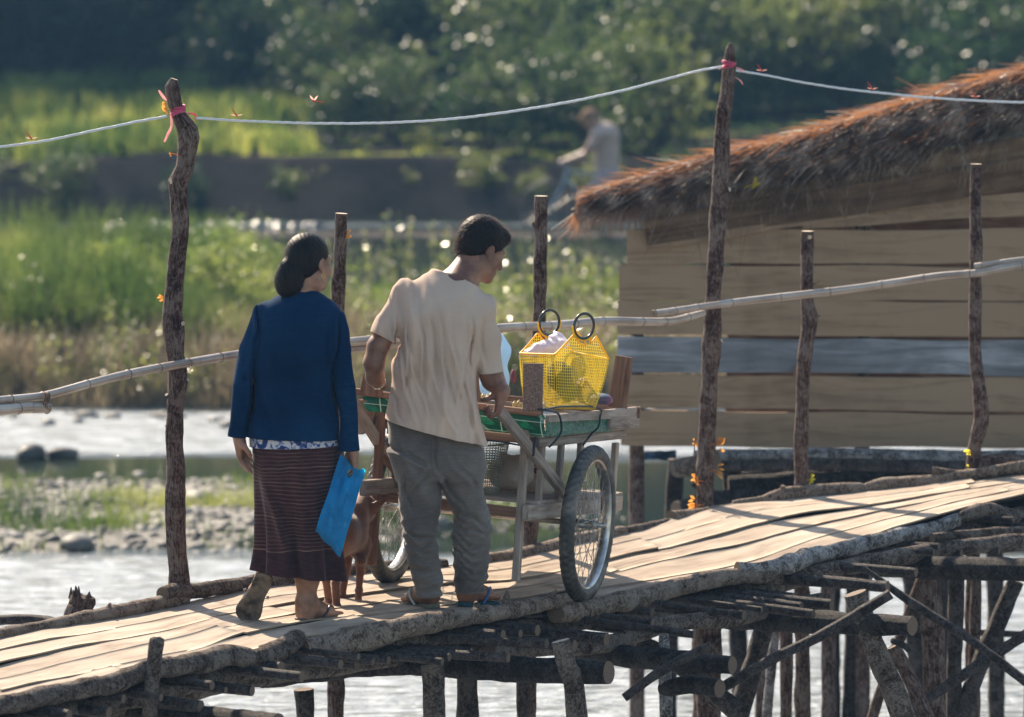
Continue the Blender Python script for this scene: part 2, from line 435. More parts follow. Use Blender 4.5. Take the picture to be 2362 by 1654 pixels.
# ================================================================== deck surface
def itp(tab): 
    a = np.array(tab, float); return lambda u: float(np.interp(u, a[:, 0], a[:, 1]))
near_v = itp([(-1500, 2080), (-700, 1830), (-200, 1680), (45, 1618), (185, 1588), (440, 1530), (580, 1500), (690, 1468), (900, 1440), (1100, 1412), (1230, 1402), (1347, 1391), (1500, 1365), (1780, 1318), (1900, 1270), (2060, 1215), (2200, 1175), (2320, 1150), (2500, 1110), (3400, 960)])
near_z = itp([(-1500, 1.44), (45, 1.46), (500, 1.462), (760, 1.466), (880, 1.49), (980, 1.507), (1100, 1.495), (1347, 1.42), (1600, 1.425), (1780, 1.45), (1900, 1.48), (2060, 1.54), (2320, 1.62), (2600, 1.68), (3400, 1.78)])
far_v = itp([(-1500, 1830), (-700, 1640), (-200, 1520), (45, 1458), (278, 1421), (444, 1387), (583, 1356), (668, 1347), (789, 1328), (864, 1318), (1021, 1308), (1129, 1298), (1290, 1262), (1371, 1242), (1461, 1226), (1553, 1196), (1687, 1163), (2006, 1132), (2320, 1100), (2700, 1058), (3400, 990)])
far_z = itp([(-1500, 1.46), (45, 1.48), (900, 1.46), (1300, 1.46), (1600, 1.50), (1850, 1.54), (2006, 1.56), (2320, 1.64), (2700, 1.70), (3400, 1.80)])
def near_p(u):
    z = near_z(u); v = near_v(u); return PZ(u, v, z)
def far_p(u):
    z = far_z(u); v = far_v(u); return PZ(u, v, z)
def farY(u): return far_p(u).y
def deck_at(u, v):
    a, b = near_v(u), far_v(u); t = (a-v)/(a-b); z = near_z(u)+(far_z(u)-near_z(u))*t
    return PZ(u, v, z)
def SKF(s): return float(np.interp(s, [1400, 2100], [330, 70]))
def deck_st(s, t, dz=0):
    a = near_p(s); b = far_p(s-SKF(s)); p = a.lerp(b, t)
    # smooth the boards' sag
    p.z += dz+.005*noise.noise(Vector((p.x*1.6, p.y*1.6, 0)))
    return p
bridge = empty('footbridge', (near_p(1100)+far_p(1100))/2-Vector((0, 0, .0)), 'low footbridge of split bamboo boards laid on dark poles and stilts over the river', 'footbridge')
# deck boards: long split-bamboo mats running along the bridge with curled, gaping edges
NL = 5; DU = 22
brk = {}
for L in range(NL):
    s = -1250+random.uniform(0, 350); cuts = [s]
    while s < 3150: s += random.uniform(520, 1050); cuts.append(s)
    brk[L] = cuts
def lane_t(L, s):
    return L/NL+(.042*sn((s/300., L*3.1, 0), 1)+.022*sn((s/110., L*7.7, 2), 1) if 0 < L < NL else 0)
for L in range(NL):
    for ci in range(len(brk[L])-1):
        s0, s1 = brk[L][ci], brk[L][ci+1]; mb = MB(); n = int((s1-s0)/DU)+2; K = 7
        liftA = random.choice([.002, .005, .009, .014]); liftB = random.choice([0, 0, .007]); ph = random.random()*9; tl = random.uniform(0, .014)
        for side in (0, 1):
            G = []
            for i in range(n):
                s = s0+(s1-s0)*i/(n-1); row = []
                ta = lane_t(L, s)-.012; tb = lane_t(L+1, s)+.008
                gapw = max(0, sn((s/260., L*2.3, 5+ph), 1)-.26)*.10
                if L > 0: ta += gapw*1.4
                for k in range(K):
                    q = k/(K-1); t = ta+(tb-ta)*q
                    z = .004*(L % 2)+liftA*(1-q)**2*max(0, sin(pi*i/(n-1)*1.0+.3*ph))+liftB*q**3*abs(sin(i*.11+ph))+tl*(i/(n-1))**6
                    z += .003*sn((s/60., t*14, L), 1)-(0.007 if side else 0)
                    row.append(deck_st(s+6*sn((t*9, L, i*.0), 1), t, z))
                G.append(row)
            Lm = (s1-s0)/560.*1.3
            mb.grid(G, flip=(side == 1), uvs=(.16, Lm))
        a = n*K; ring = [(i*K) for i in range(n)]+[((n-1)*K+k) for k in range(1, K)]+[(i*K+K-1) for i in range(n-2, -1, -1)]+[k for k in range(K-2, 0, -1)]
        for i in range(len(ring)):
            i1 = (i+1) % len(ring); mb.face((ring[i1], ring[i], ring[i]+a, ring[i1]+a), [(.01, .01)]*4)
        o = mb.build('deck_board', M['deck'], bridge, smooth=True)
        for p_ in o.data.polygons[-len(ring):]: p_.use_smooth = False
# cross poles under the deck
sheet_G = [[deck_st(s, t, -.016) for t in (0.02, .25, .5, .75, .98)] for s in range(-1250, 3200, 40)]  # dark sheet added below the boards so bright water stays hidden in gaps
mb = MB(); mb.grid(sheet_G, uvs=(1, 60)); o = mb.build('dark_gap_sheet', pm('dark_gap_sheet', [(.4, (.02, .015, .012)), (.6, (.06, .045, .035))], 8, (1, 1, 1), 'UV', bmp=.6), bridge); solidify(o, .008)
def deck_z(p):
    dy = p.y; r = Vector((p.x, p.y, p.z-ZC)); f_ = r.y*CP-r.z*SP; u = 1181+FP*r.x/f_; v = 827-FP*(r.y*SP+r.z*CP)/f_; a_, b_ = near_v(u), far_v(u); t = (a_-v)/(a_-b_)
    return near_z(u)+(far_z(u)-near_z(u))*min(max(t, 0), 1), t
def under_ends(a, d):
    L = 1.25; best = a
    while L > .4:
        b = a-d*L; b.z = a.z; z, t = deck_z(b); b.z = z; z, t = deck_z(b)
        if t < .96: break
        L -= .03
    b.z = z-.004; drop = 0
    for f in (.2, .4, .6, .8):
        m_ = a.lerp(b, f); z, t = deck_z(m_); drop = max(drop, m_.z-z)
    a = a-Vector((0, 0, drop+.006)); b = b-Vector((0, 0, drop+.006)); dd = (a-b).normalized(); dd.z = min(dd.z, .0); return a, b, dd
def hdir(s):
    a, b = near_p(s-60), near_p(s+60); d = b-a; d.z = 0; return d.normalized()
s = -900; npole = 0
while s < 3000:
    a = near_p(s); d = Vector((.88, -.47, 0)).normalized(); a, b, d = under_ends(a, d)
    over = random.choice([.12, .2, .28, .34, .40, .46, .55]) if 500 < s < 1900 else random.uniform(.05, .35)
    if s < 650: over *= .5
    r = random.uniform(.014, .030); dz = -.018-r-random.choice([0, .01, .035, .06])
    p0 = b+Vector((0, 0, dz)); p1 = a+d*over+Vector((0, 0, dz-random.uniform(0, .02)))
    mb = MB(); mb.tube([(*p0, r), (*p0.lerp(p1, .6), r*.98), (*p1, r*.9)], n=9, step=.06, rough=.13, rs=16, capmi=1, bamboo=.3 if random.random() < .5 else 0)
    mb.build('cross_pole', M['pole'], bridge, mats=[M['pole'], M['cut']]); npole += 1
    s += random.uniform(30, 52)
def pix_log(pts, **kw):
    """pts (u, v, Y, r)"""
    return [(*P(u, v, Y), r) for u, v, Y, r in pts]
for t_, dz_, r_, mt in ((.08, -.10, .040, 'logd'), (.28, -.105, .036, 'pole'), (.5, -.10, .04, 'pole'), (.72, -.105, .036, 'pole'), (.93, -.095, .04, 'logd')):
    for s0_ in range(-1000, 3000, 700):
        mb = MB(); mb.tube([(*(deck_st(s_, t_+.012*sn((s_*.01, t_*9, 0), 1), dz_-.004*sn((s_*.02, t_, 3), 1))), r_*random.uniform(.85, 1.1)) for s_ in np.linspace(s0_-20, s0_+740, 8)], n=10, step=.06, rough=.15, rs=8, capmi=1)
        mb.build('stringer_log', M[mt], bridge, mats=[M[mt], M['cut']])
def blog(name, pts, mat, parent=None, cut='cut', label=None, cat=None, group=None, n=14, rough=.14, rs=9, ring=0, step=.03, bumps=()):
    mb = MB(); q = pix_log(pts); mb.tube(q, n=n, step=step, rough=rough, rs=rs, ring=ring, capmi=1)
    for (u, v, Y, r, du, dv, r2) in bumps:
        a = P(u, v, Y); b = P(u+du, v+dv, Y-.01); mb.tube([(*a, r), (*a.lerp(b, .5), r*.75), (*b, r2)], n=8, step=.01, rough=.2, rs=25, capmi=1)
    o = mb.build(name, mat, parent, mats=[mat, M[cut]])
    return setp(o, label, cat, group)
# edge logs lying on the deck rims (photo pixels; distance from the rim itself)
def nY(u, off=0): return near_p(u).y+off
def fY(u, off=0): return far_p(u).y+off
GF, GN = 'rim logs along the far side of the footbridge deck', 'rim logs along the near side of the footbridge deck'
def flog(pts, label, mat='log', bumps=(), **kw):
    o = blog('edge_log', [(u, v, fY(u, .0), r*1.15) for u, v, r in pts], M[mat], label=label, cat='log', group=GF, ring=.22, bumps=[(b[0], b[1], fY(b[0]), *b[2:]) for b in bumps], **kw); return o
def nlog(pts, label, mat='log', bumps=(), **kw):
    return blog('edge_log', [(u, v, nY(u, -.02), r*1.1) for u, v, r in pts], M[mat], label=label, cat='log', group=GN, ring=.2, rough=.2, n=20, bumps=[(b[0], b[1], nY(b[0], -.02), *b[2:]) for b in bumps], **kw)
flog([(-220, 1500, .024), (45, 1456, .024), (150, 1436, .025), (250, 1416, .026), (350, 1396, .027), (410, 1382, .029), (428, 1380, .026)], 'ringed rim log lying from the lower left picture edge to below the tape-tied tall post', bumps=[(250, 1404, .012, 4, -12, .006)])
flog([(374, 1371, .026), (400, 1366, .031), (450, 1362, .028), (530, 1352, .026), (590, 1341, .025), (668, 1336, .025)], 'thick rim log whose rounded butt end sits at the foot of the tape-tied tall post', 'logd')
flog([(625, 1349, .022), (660, 1346, .024), (668, 1345, .022)], 'short stub of rim log between the walking woman\'s ankles')
flog([(655, 1335, .027), (760, 1323, .027), (870, 1311, .025), (940, 1305, .024), (1030, 1303, .02)], 'rim log passing behind the brown dog and the cart\'s far wheel', 'logd')
flog([(1085, 1300, .03), (1180, 1285, .03), (1260, 1266, .029), (1330, 1246, .028), (1440, 1226, .023)], 'pale rough rim log seen between the man\'s leg and the spoked near wheel')
flog([(1400, 1232, .018), (1470, 1222, .02), (1540, 1206, .019)], 'thin knotty rim log just right of the big near wheel', 'logd')
flog([(1548, 1192, .025), (1600, 1186, .021), (1680, 1172, .017), (1790, 1158, .014)], 'smooth rim log with a dark hollow butt end below the tallest post')
flog([(1690, 1165, .018), (1760, 1154, .02), (1800, 1142, .03), (1870, 1134, .025), (1960, 1128, .027), (1998, 1130, .022)], 'gnarled rim log with a raised knot at the foot of the short knobbed post', bumps=[(1803, 1136, .02, 3, -16, .012)])
flog([(1990, 1131, .022), (2040, 1118, .028), (2140, 1109, .026), (2240, 1094, .024), (2330, 1080, .024), (2450, 1062, .024)], 'long smooth rim log curving up to the right picture edge')
flog([(2150, 1086, .017), (2200, 1092, .015), (2250, 1096, .014)], 'thin broken stick lying behind the long smooth rim log', 'logd')
blog('log', [(2262, 1068, 23.9, .03), (2290, 1062, 23.85, .036), (2380, 1066, 23.8, .038)], M['post'], label='stout reddish log end lying across at the foot of the last post', cat='log', ring=.05)
# near side
nlog([(-160, 1668, .032), (100, 1606, .032), (250, 1578, .033), (330, 1548, .035), (400, 1538, .036), (480, 1522, .038), (545, 1512, .037), (572, 1518, .034)], 'rough rim log from the lower left corner held by the pointed peg', 'logd')
nlog([(560, 1522, .033), (610, 1512, .035), (650, 1496, .036), (680, 1477, .036), (688, 1470, .03)], 'short bent rim log piece ending in a rounded knuckle', 'logd', bumps=[(684, 1480, .03, -4, -14, .024)])
nlog([(694, 1502, .044), (760, 1488, .046), (850, 1470, .046), (950, 1445, .04), (1050, 1426, .034), (1150, 1412, .031), (1240, 1394, .028), (1296, 1383, .022)], 'pale peeling rim log with two thorn-like branch stubs below the man\'s feet', 'log', bumps=[(1166, 1405, .022, 4, -42, .006), (1105, 1412, .02, -8, -24, .008), (1255, 1382, .01, 30, -20, .006)])
nlog([(1282, 1414, .036), (1340, 1408, .036), (1400, 1396, .037), (1500, 1374, .036), (1600, 1344, .034), (1700, 1329, .031), (1780, 1326, .027)], 'thick flaking rim log with a sawn end right under the near wheel')
nlog([(1700, 1309, .02), (1760, 1312, .026), (1800, 1306, .036), (1870, 1284, .034), (1960, 1262, .033), (2060, 1238, .032), (2140, 1222, .03), (2205, 1200, .026)], 'birch-like rim log with pale ringed bark on the rising deck', 'birch')
nlog([(2196, 1200, .022), (2240, 1184, .028), (2275, 1176, .03), (2330, 1190, .03), (2430, 1200, .03)], 'arched dark rim log at the right picture edge', 'logd', bumps=[(2240, 1185, .02, -8, -10, .012)])
# stringers, transverse beams, stilts, braces
def part(name, pts, mat='pole', cut='cut', **kw):
    kw.setdefault('rough', .12)
    return blog(name, pts, M[mat], bridge, cut, **kw)
for pts in ([(-100, 1700, 18.2, .04), (300, 1622, 18.8, .04), (560, 1566, 19.2, .042), (830, 1530, 19.7, .036), (1035, 1500, 20.0, .032), (1150, 1494, 20.1, .03)],
            [(1130, 1502, 19.9, .034), (1250, 1494, 20.1, .036), (1370, 1490, 20.25, .036), (1480, 1462, 20.5, .032), (1560, 1435, 20.7, .028), (1620, 1440, 20.8, .02)],
            [(1500, 1440, 20.5, .03), (1620, 1432, 20.6, .036), (1700, 1424, 20.8, .038), (1790, 1404, 21.0, .034), (1860, 1388, 21.2, .03), (1900, 1378, 21.3, .02)],
            [(1760, 1335, 21.3, .028), (1898, 1318, 21.5, .034), (2042, 1291, 21.7, .038), (2169, 1268, 21.9, .036), (2330, 1252, 22.0, .04), (2480, 1240, 22.2, .04)],
            [(2150, 1240, 21.9, .02), (2300, 1228, 22.1, .024), (2480, 1222, 22.3, .024)]):
    part('stringer_log', pts, 'logd', ring=.08)
for pts in ([(600, 1560, 20.0, .05), (900, 1530, 19.9, .05), (1150, 1542, 19.6, .052), (1404, 1552, 19.35, .05)],
            [(1250, 1475, 20.8, .045), (1400, 1508, 20.4, .046), (1560, 1524, 20.1, .045), (1690, 1534, 19.95, .034)],
            [(1500, 1400, 21.4, .045), (1673, 1424, 21.1, .048), (1880, 1434, 20.8, .05), (2105, 1444, 20.5, .042)],
            [(1800, 1290, 22.6, .045), (2006, 1304, 22.1, .05), (2150, 1309, 21.8, .052), (2360, 1314, 21.5, .052), (2500, 1320, 21.3, .05)],
            [(180, 1640, 19.0, .045), (420, 1652, 18.6, .045), (640, 1672, 18.3, .045)],
            [(1530, 1590, 20.2, .034), (1590, 1580, 20.1, .04), (1660, 1588, 20.0, .036)]):
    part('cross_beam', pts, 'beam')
def stilt(pts, mat='post', cut='cut', **kw): part('stilt', pts, mat, cut, rs=7, **kw)
stilt([(996, 1533, 19.55, .046), (1000, 1580, 19.55, .045), (1004, 1760, 19.6, .045), (1010, 2300, 19.7, .05)], 'logd', 'cutp')
stilt([(1292, 1478, 19.35, .038), (1308, 1540, 19.35, .04), (1330, 1640, 19.4, .042), (1380, 2300, 19.6, .045)], 'logd', 'cutp')
stilt([(1531, 1462, 20.2, .022), (1534, 1540, 20.2, .026), (1538, 1700, 20.2, .03), (1545, 2200, 20.3, .035)], 'birch')
stilt([(1972, 1368, 20.65, .05), (1990, 1420, 20.65, .05), (2030, 1520, 20.65, .05), (2085, 1660, 20.7, .052), (2250, 2150, 20.8, .055)], 'logd')
stilt([(2060, 1490, 20.9, .03), (2110, 1590, 20.9, .034), (2180, 1760, 20.9, .035)], 'post')
stilt([(2143, 1325, 21.9, .045), (2150, 1440, 21.9, .05), (2156, 1600, 21.9, .05), (2165, 2100, 22, .05)], 'post')
stilt([(2207, 1325, 22.6, .036), (2204, 1450, 22.6, .036), (2200, 1590, 22.6, .036), (2200, 2000, 22.6, .036)], 'pole')
stilt([(2252, 1320, 22.9, .026), (2249, 1450, 22.9, .027), (2245, 1600, 22.9, .027), (2243, 1950, 22.9, .03)], 'post')
stilt([(1909, 1350, 24.6, .036), (1911, 1480, 24.6, .038), (1912, 1590, 24.6, .038), (1912, 1800, 24.6, .04)], 'post')
stilt([(1813, 1440, 23.3, .030), (1814, 1520, 23.3, .030), (1814, 1620, 23.3, .030), (1815, 1850, 23.3, .03)], 'post')
stilt([(1853, 1440, 23.0, .026), (1855, 1520, 23.0, .027), (1856, 1620, 23.0, .028), (1857, 1850, 23, .03)], 'post')
stilt([(1766, 1440, 22.2, .044), (1745, 1510, 22.2, .045), (1718, 1600, 22.2, .045), (1640, 1900, 22.2, .05)], 'pole')
stilt([(1790, 1450, 23.4, .022), (1782, 1520, 23.4, .024), (1772, 1620, 23.4, .025), (1760, 1800, 23.4, .025)], 'birch')
stilt([(1640, 1420, 21.6, .055), (1636, 1480, 21.6, .055), (1634, 1600, 21.6, .055), (1630, 2000, 21.6, .055)], 'post')
stilt([(2128, 1330, 22.8, .026), (2106, 1390, 22.8, .026), (2085, 1450, 22.8, .026), (2040, 1570, 22.8, .026), (1980, 1760, 22.8, .026)], 'post')
stilt([(2345, 1340, 22.6, .04), (2300, 1440, 22.6, .042), (2250, 1560, 22.6, .042), (2180, 1760, 22.6, .045)], 'pole')
stilt([(1075, 1540, 20.6, .045), (1078, 1620, 20.6, .045), (1080, 1800, 20.6, .045)], 'pole')
stilt([(1205, 1550, 20.9, .026), (1206, 1620, 20.9, .028), (1208, 1800, 20.9, .03)], 'pole')
stilt([(700, 1590, 20.4, .04), (705, 1660, 20.4, .04), (710, 1900, 20.4, .04)], 'pole')
part('stilt', [(1470, 1480, 20.9, .04), (1560, 1530, 20.9, .04), (1700, 1640, 20.9, .045)], 'pole')
for pts in ([(1655, 1592, 20.45, .021), (1790, 1516, 20.45, .021), (1900, 1462, 20.45, .022), (2055, 1370, 20.45, .022)],
            [(1990, 1308, 21.3, .009), (2110, 1395, 21.2, .020), (2230, 1470, 21.1, .020), (2350, 1560, 21.0, .02), (2420, 1610, 20.9, .02)],
            [(2120, 1625, 21.5, .024), (2200, 1572, 21.5, .024), (2260, 1532, 21.5, .024), (2420, 1430, 21.5, .024)],
            [(1440, 1610, 19.9, .018), (1530, 1545, 19.9, .02), (1640, 1488, 19.9, .018)],
            [(2100, 1450, 23.4, .016), (2230, 1458, 23.4, .016), (2400, 1466, 23.4, .016)],
            [(2060, 1478, 20.6, .014), (2090, 1492, 20.5, .014), (2106, 1512, 20.5, .01)]):
    part('brace', pts, 'pole')
# ================================================================== posts, rails
def post(pts, label, bumps=(), name='fence_post', mat='post', cut='cutp', **kw):
    pts = [(u, v, Y, r*1.17) for u, v, Y, r in pts]; o = blog(name, pts, M[mat], None, cut, label=label, cat='post', group='rough wooden posts standing along the footbridge', rough=.16, rs=9, n=16, step=.025, bumps=bumps, **kw)
    return o
yA = farY(400)+.07
postA = post([(402, 182, yA, .012), (396, 200, yA, .024), (403, 238, yA, .025), (413, 268, yA, .027), (432, 300, yA, .037), (434, 340, yA, .034), (425, 390, yA, .030), (410, 418, yA, .036), (412, 440, yA, .031), (416, 500, yA, .030), (413, 560, yA, .030), (404, 640, yA, .031), (399, 710, yA, .034), (400, 770, yA, .036), (405, 820, yA, .033), (411, 880, yA, .034), (405, 950, yA, .031), (403, 1030, yA, .033), (404, 1120, yA, .035), (406, 1230, yA, .034), (413, 1350, yA, .036), (415, 1500, yA, .036), (420, 2050, yA, .04)],
    'tall crooked post bound with pink tape at its kinked top', bumps=[(404, 416, yA-.02, .02, -10, 2, .014), (425, 303, yA, .02, 10, 0, .01), (384, 728, yA, .016, -5, 0, .012), (418, 746, yA-.01, .016, 4, 0, .01), (424, 880, yA-.01, .010, 10, -4, .008), (388, 916, yA-.01, .012, -4, -6, .008), (386, 983, yA, .01, -4, 0, .006)])
yB = farY(770)+.06
postB = post([(788, 492, yB, .022), (786, 530, yB, .023), (783, 600, yB, .023), (780, 680, yB, .024), (778, 800, yB, .026), (775, 1000, yB, .028), (775, 1350, yB, .03), (775, 2050, yB, .03)], 'plain sawn-off post just behind the woman in the blue jacket')
yC = farY(1235)+.06
postC = post([(1249, 452, yC, .026), (1248, 500, yC, .025), (1247, 600, yC, .025), (1245, 680, yC, .026), (1243, 760, yC, .027), (1238, 900, yC, .027), (1230, 1100, yC, .027), (1222, 1260, yC, .028), (1220, 1500, yC, .03), (1220, 1980, yC, .03)], 'sawn-off post with a thorn stub standing behind the yellow basket', bumps=[(1238, 530, yC, .012, -10, -18, .003)])
yD = farY(1660)+.06
postD = post([(1684, 100, yD, .006), (1684, 112, yD, .02), (1682, 150, yD, .027), (1676, 210, yD, .026), (1666, 300, yD, .03), (1662, 400, yD, .033), (1659, 440, yD, .034), (1655, 520, yD, .033), (1650, 600, yD, .032), (1645, 690, yD, .033), (1644, 760, yD, .036), (1640, 800, yD, .037), (1635, 900, yD, .034), (1630, 1010, yD, .035), (1627, 1100, yD, .037), (1624, 1180, yD, .038), (1622, 1300, yD, .04), (1620, 1900, yD, .04)],
    'tallest post with a pink knot at its tip where both cords meet', bumps=[(1675, 438, yD-.01, .016, 8, -2, .012), (1655, 790, yD-.01, .016, 10, -4, .012), (1630, 795, yD, .014, -8, 0, .01)])
yE = farY(1860)+.06
postE = post([(1863, 533, yE, .024), (1863, 560, yE, .026), (1862, 640, yE, .025), (1862, 700, yE, .027), (1868, 740, yE, .031), (1860, 790, yE, .031), (1853, 850, yE, .027), (1850, 930, yE, .027), (1848, 1010, yE, .029), (1850, 1080, yE, .029), (1850, 1150, yE, .031), (1850, 1300, yE, .03), (1850, 1800, yE, .03)],
    'short knobbed post with a forked twig in front of the hut wall', bumps=[(1866, 545, yE-.022, .012, 2, 2, .011), (1878, 735, yE, .006, 14, -8, .003), (1846, 1010, yE, .012, -6, 0, .008), (1870, 660, yE, .003, 22, -14, .001)])
yF = farY(2245)+.06
postF = post([(2251, 378, yF, .023), (2250, 420, yF, .023), (2250, 500, yF, .023), (2252, 560, yF, .026), (2250, 640, yF, .024), (2250, 730, yF, .026), (2250, 820, yF, .025), (2258, 900, yF, .028), (2264, 960, yF, .034), (2256, 1000, yF, .032), (2247, 1040, yF, .028), (2244, 1090, yF, .03), (2244, 1300, yF, .03), (2244, 1700, yF, .03)],
    'slim bent post nearest the right picture edge', bumps=[(2262, 595, yF, .008, 6, -4, .004)])
yP = nY(350, -.10)
post([(362, 1468, yP, .008), (362, 1474, yP, .022), (357, 1520, yP, .024), (350, 1580, yP, .025), (345, 1640, yP, .025), (330, 1850, yP, .025)], 'pointed wooden peg driven in beside the near rim log at lower left', name='wooden_peg', mat='logd')
yS = farY(180)+.22
mb = MB(); q = pix_log([(170, 1700, yS, .06), (178, 1440, yS, .057), (186, 1400, yS, .056), (190, 1376, yS, .05)]); mb.tube(q, n=20, step=.015, rough=.25, rs=14, capmi=1)
for k in range(26):
    a = random.uniform(0, 6.28); rr = random.uniform(.02, .05); b0 = P(188, 1382, yS)+Vector((cos(a)*rr, sin(a)*rr, 0)); hh = random.uniform(.008, .045)*(1.3 if cos(a) < .2 else .6)
    mb.tube([(*b0, .011), (*(b0+Vector((random.uniform(-.008, .008), 0, hh))), .002)], n=5)
setp(mb.build('tree_stump', M['post'], None, mats=[M['post'], M['post']]), 'broken splintered stump standing in the water at lower left', 'stump')
blog('log', [(-60, 1434, 20.3, .02), (45, 1428, 20.25, .02), (110, 1430, 20.2, .018), (150, 1442, 20.1, .015)], M['pole'], label='thin dark log floating at the left picture edge', cat='log')
# bamboo handrails
def rail(pts, label, r=.0175, nd=.22, openend=False):
    mb = MB(); q = [(*P(u, v, Y), rr) for u, v, Y, rr in pts]; mb.tube(q, n=16, step=.011, bamboo=nd, rough=.03, rs=8, capmi=1)
    o = mb.build('handrail_pole', M['bamboo'], None, mats=[M['bamboo'], M['nodering']])
    # dark binding rings at the joints
    L = 0; 
    return setp(o, label, 'handrail', 'bamboo poles of the footbridge handrail')
g = lambda u: farY(u)-.01
rail([(u, v, g(u), r) for u, v, r in [(-200, 940, .016), (45, 919, .016), (113, 910, .0165), (206, 885, .0175), (300, 862, .018), (411, 841, .0185), (550, 818, .019), (700, 800, .019), (830, 787, .02), (1000, 770, .02), (1152, 757, .020), (1290, 750, .020), (1390, 741, .0195), (1480, 742, .019), (1545, 741, .018), (1590, 731, .017), (1623, 722, .015)]], 'long pale bamboo handrail running behind the two walkers')
rail([(u, v, g(u)-.03, r) for u, v, r in [(1506, 723, .0145), (1560, 716, .015), (1646, 704, .0165), (1740, 692, .018), (1852, 680, .019), (1960, 667, .019), (2057, 653, .0185), (2160, 638, .019), (2263, 629, .019), (2320, 617, .0185), (2460, 596, .018)]], 'rising bamboo handrail in front of the hut wall')
rail([(u, v, g(u)-.02, r) for u, v, r in [(2248, 615, .0165), (2290, 610, .0165), (2330, 604, .0165), (2450, 590, .0165)]], 'short bamboo end tied above the rising handrail at the right edge')
rail([(u, v, g(u)-.02, r) for u, v, r in [(-200, 962, .022), (45, 942, .0215), (80, 941, .0215), (112, 940, .0205)]], 'thick cut bamboo end hanging under the handrail at the left edge')
rail([(u, v, g(u)+.02, r) for u, v, r in [(770, 812, .014), (812, 806, .015), (900, 796, .015), (1000, 787, .015)]], 'thinner bamboo pole doubled below the handrail beside the man\'s elbow')
mb = MB()
for k, du in enumerate((0, 5, 9)):
    c = P(103+du, 925, g(100)-.02); R_ = .034
    mb.tube([c+Vector((.003*sin(a*3), cos(a)*.026, sin(a)*R_)) for a in [2*pi*i/24 for i in range(25)]], .0028, n=5, cap=False)
setp(mb.build('binding_wire', M['nodering'], None), 'dark wire loop binding the two bamboo ends at the left edge', 'wire')
# cords
m_cord = pm('white_cord', [(.3, (.55, .57, .62)), (.7, (.82, .83, .86))], 4, (30, 1, 1), 'UV', rough=.5, bmp=.6, tr=0)
def cord(pts, label):
    mb = MB(); base = [P(u, v, Y) for u, v, Y in pts]; q = catmull([tuple(p) for p in base], .012)
    for ph in (0, 2.09, 4.18):
        out = []
        for i, p in enumerate(q):
            a = i*.42+ph; out.append((p[0], p[1]+.0024*cos(a), p[2]+.0024*sin(a)+.0012*sn(p, 9)))
        mb.tube(out, .0034, n=6)
    return setp(mb.build('cord', m_cord, None), label, 'cord', 'white twisted cords strung between the tall posts')
cord([(-120, 356, yA-.3), (45, 333, yA-.15), (120, 322, yA-.1), (200, 305, yA-.07), (300, 284, yA-.05), (385, 268, yA-.04)], 'white twisted cord leaving the tape-tied post towards the left edge')
cord([(452, 272, yA), (560, 279, yA+.2), (670, 283, yA+.4), (790, 285, yA+.6), (900, 283, yA+.8), (1020, 276, yA+1.0), (1130, 264, yA+1.2), (1240, 248, yA+1.4), (1340, 230, yA+1.6), (1440, 208, yA+1.8), (1540, 182, yD-.15), (1610, 164, yD-.06), (1665, 154, yD-.05)], 'white twisted cord sagging between the two tallest posts above the walkers')
cord([(1698, 162, yD-.05), (1770, 174, yD), (1850, 190, yD+.1), (1950, 205, yD+.2), (2057, 217, yD+.35), (2180, 228, yD+.5), (2320, 235, yD+.65), (2450, 238, yD+.8)], 'white twisted cord passing in front of the thatched roof')
# pink tape on posts (parts of the posts)
m_pink = pm('pink_tape', [(.35, (.50, .03, .12)), (.65, (.80, .16, .30))], 30, (1, 1, 8), 'Object', rough=.35, spec=.5, bmp=.5, tr=.35, trc=(.9, .2, .3))
m_pinkp = pm('pale_pink_tape', [(.4, (.75, .38, .40)), (.7, (.85, .62, .6))], 20, rough=.35, bmp=.3, tr=.5, trc=(.95, .6, .6))
def wrap(parent, u, v, Y, r, n, dv, mat, tilt=0):
    mb = MB()
    for k in range(n):
        c = P(u, v+dv*k, Y); pts = []
        for i in range(21):
            a = 2*pi*i/20; pts.append(c+Vector((cos(a)*r, sin(a)*r, cos(a)*tilt+.003*sin(a*2+k))))
        mb.tube(pts, .0042, n=6, cap=False)
    return mb.build('tape', mat, parent)
wrap(postA, 410, 248, yA, .029, 5, 3.4, m_pink, .008)
wrap(postD, 1681, 142, yD, .029, 2, 4, m_pink, -.003); wrap(postD, 1681, 149, yD, .031, 2, 4, m_pink, .008)
def ribbon(parent, pts, w, mat, name='tape_end'):
    mb = MB(); G = []
    q = catmull([tuple(P(*p)) for p in pts], .006)
    for i, p in enumerate(q):
        f = i/(len(q)-1); ww = w*(1-.5*abs(2*f-1)**3); t = (q[min(i+1, len(q)-1)]-q[max(0, i-1)]); nrm = np.array([t[2], 0, -t[0]]); nrm = nrm/(np.linalg.norm(nrm)+1e-9)
        G.append([p+nrm*ww*(s-.5)+np.array([0, .003*sin(i*.9+s*3), 0]) for s in (0, .33, .66, 1)])
    mb.grid(G); o = mb.build(name, mat, parent); return solidify(o, .0008)
ribbon(postA, [(384, 232, yA-.03), (374, 220, yA-.05), (366, 208, yA-.06)], .011, m_pinkp)
ribbon(postA, [(394, 268, yA-.035), (396, 290, yA-.04), (388, 308, yA-.045), (379, 328, yA-.04)], .011, m_pinkp)
ribbon(postA, [(430, 262, yA-.03), (444, 262, yA-.02), (452, 268, yA), (450, 280, yA)], .007, m_pink)
ribbon(postD, [(1672, 150, yD-.04), (1662, 156, yD-.05), (1658, 160, yD-.05)], .009, m_pinkp)
ribbon(postD, [(1697, 156, yD-.04), (1708, 160, yD-.05), (1716, 164, yD-.05)], .010, m_pinkp)
ribbon(postD, [(1696, 178, yD-.02), (1708, 186, yD-.02), (1714, 196, yD-.01)], .003, m_pinkp)
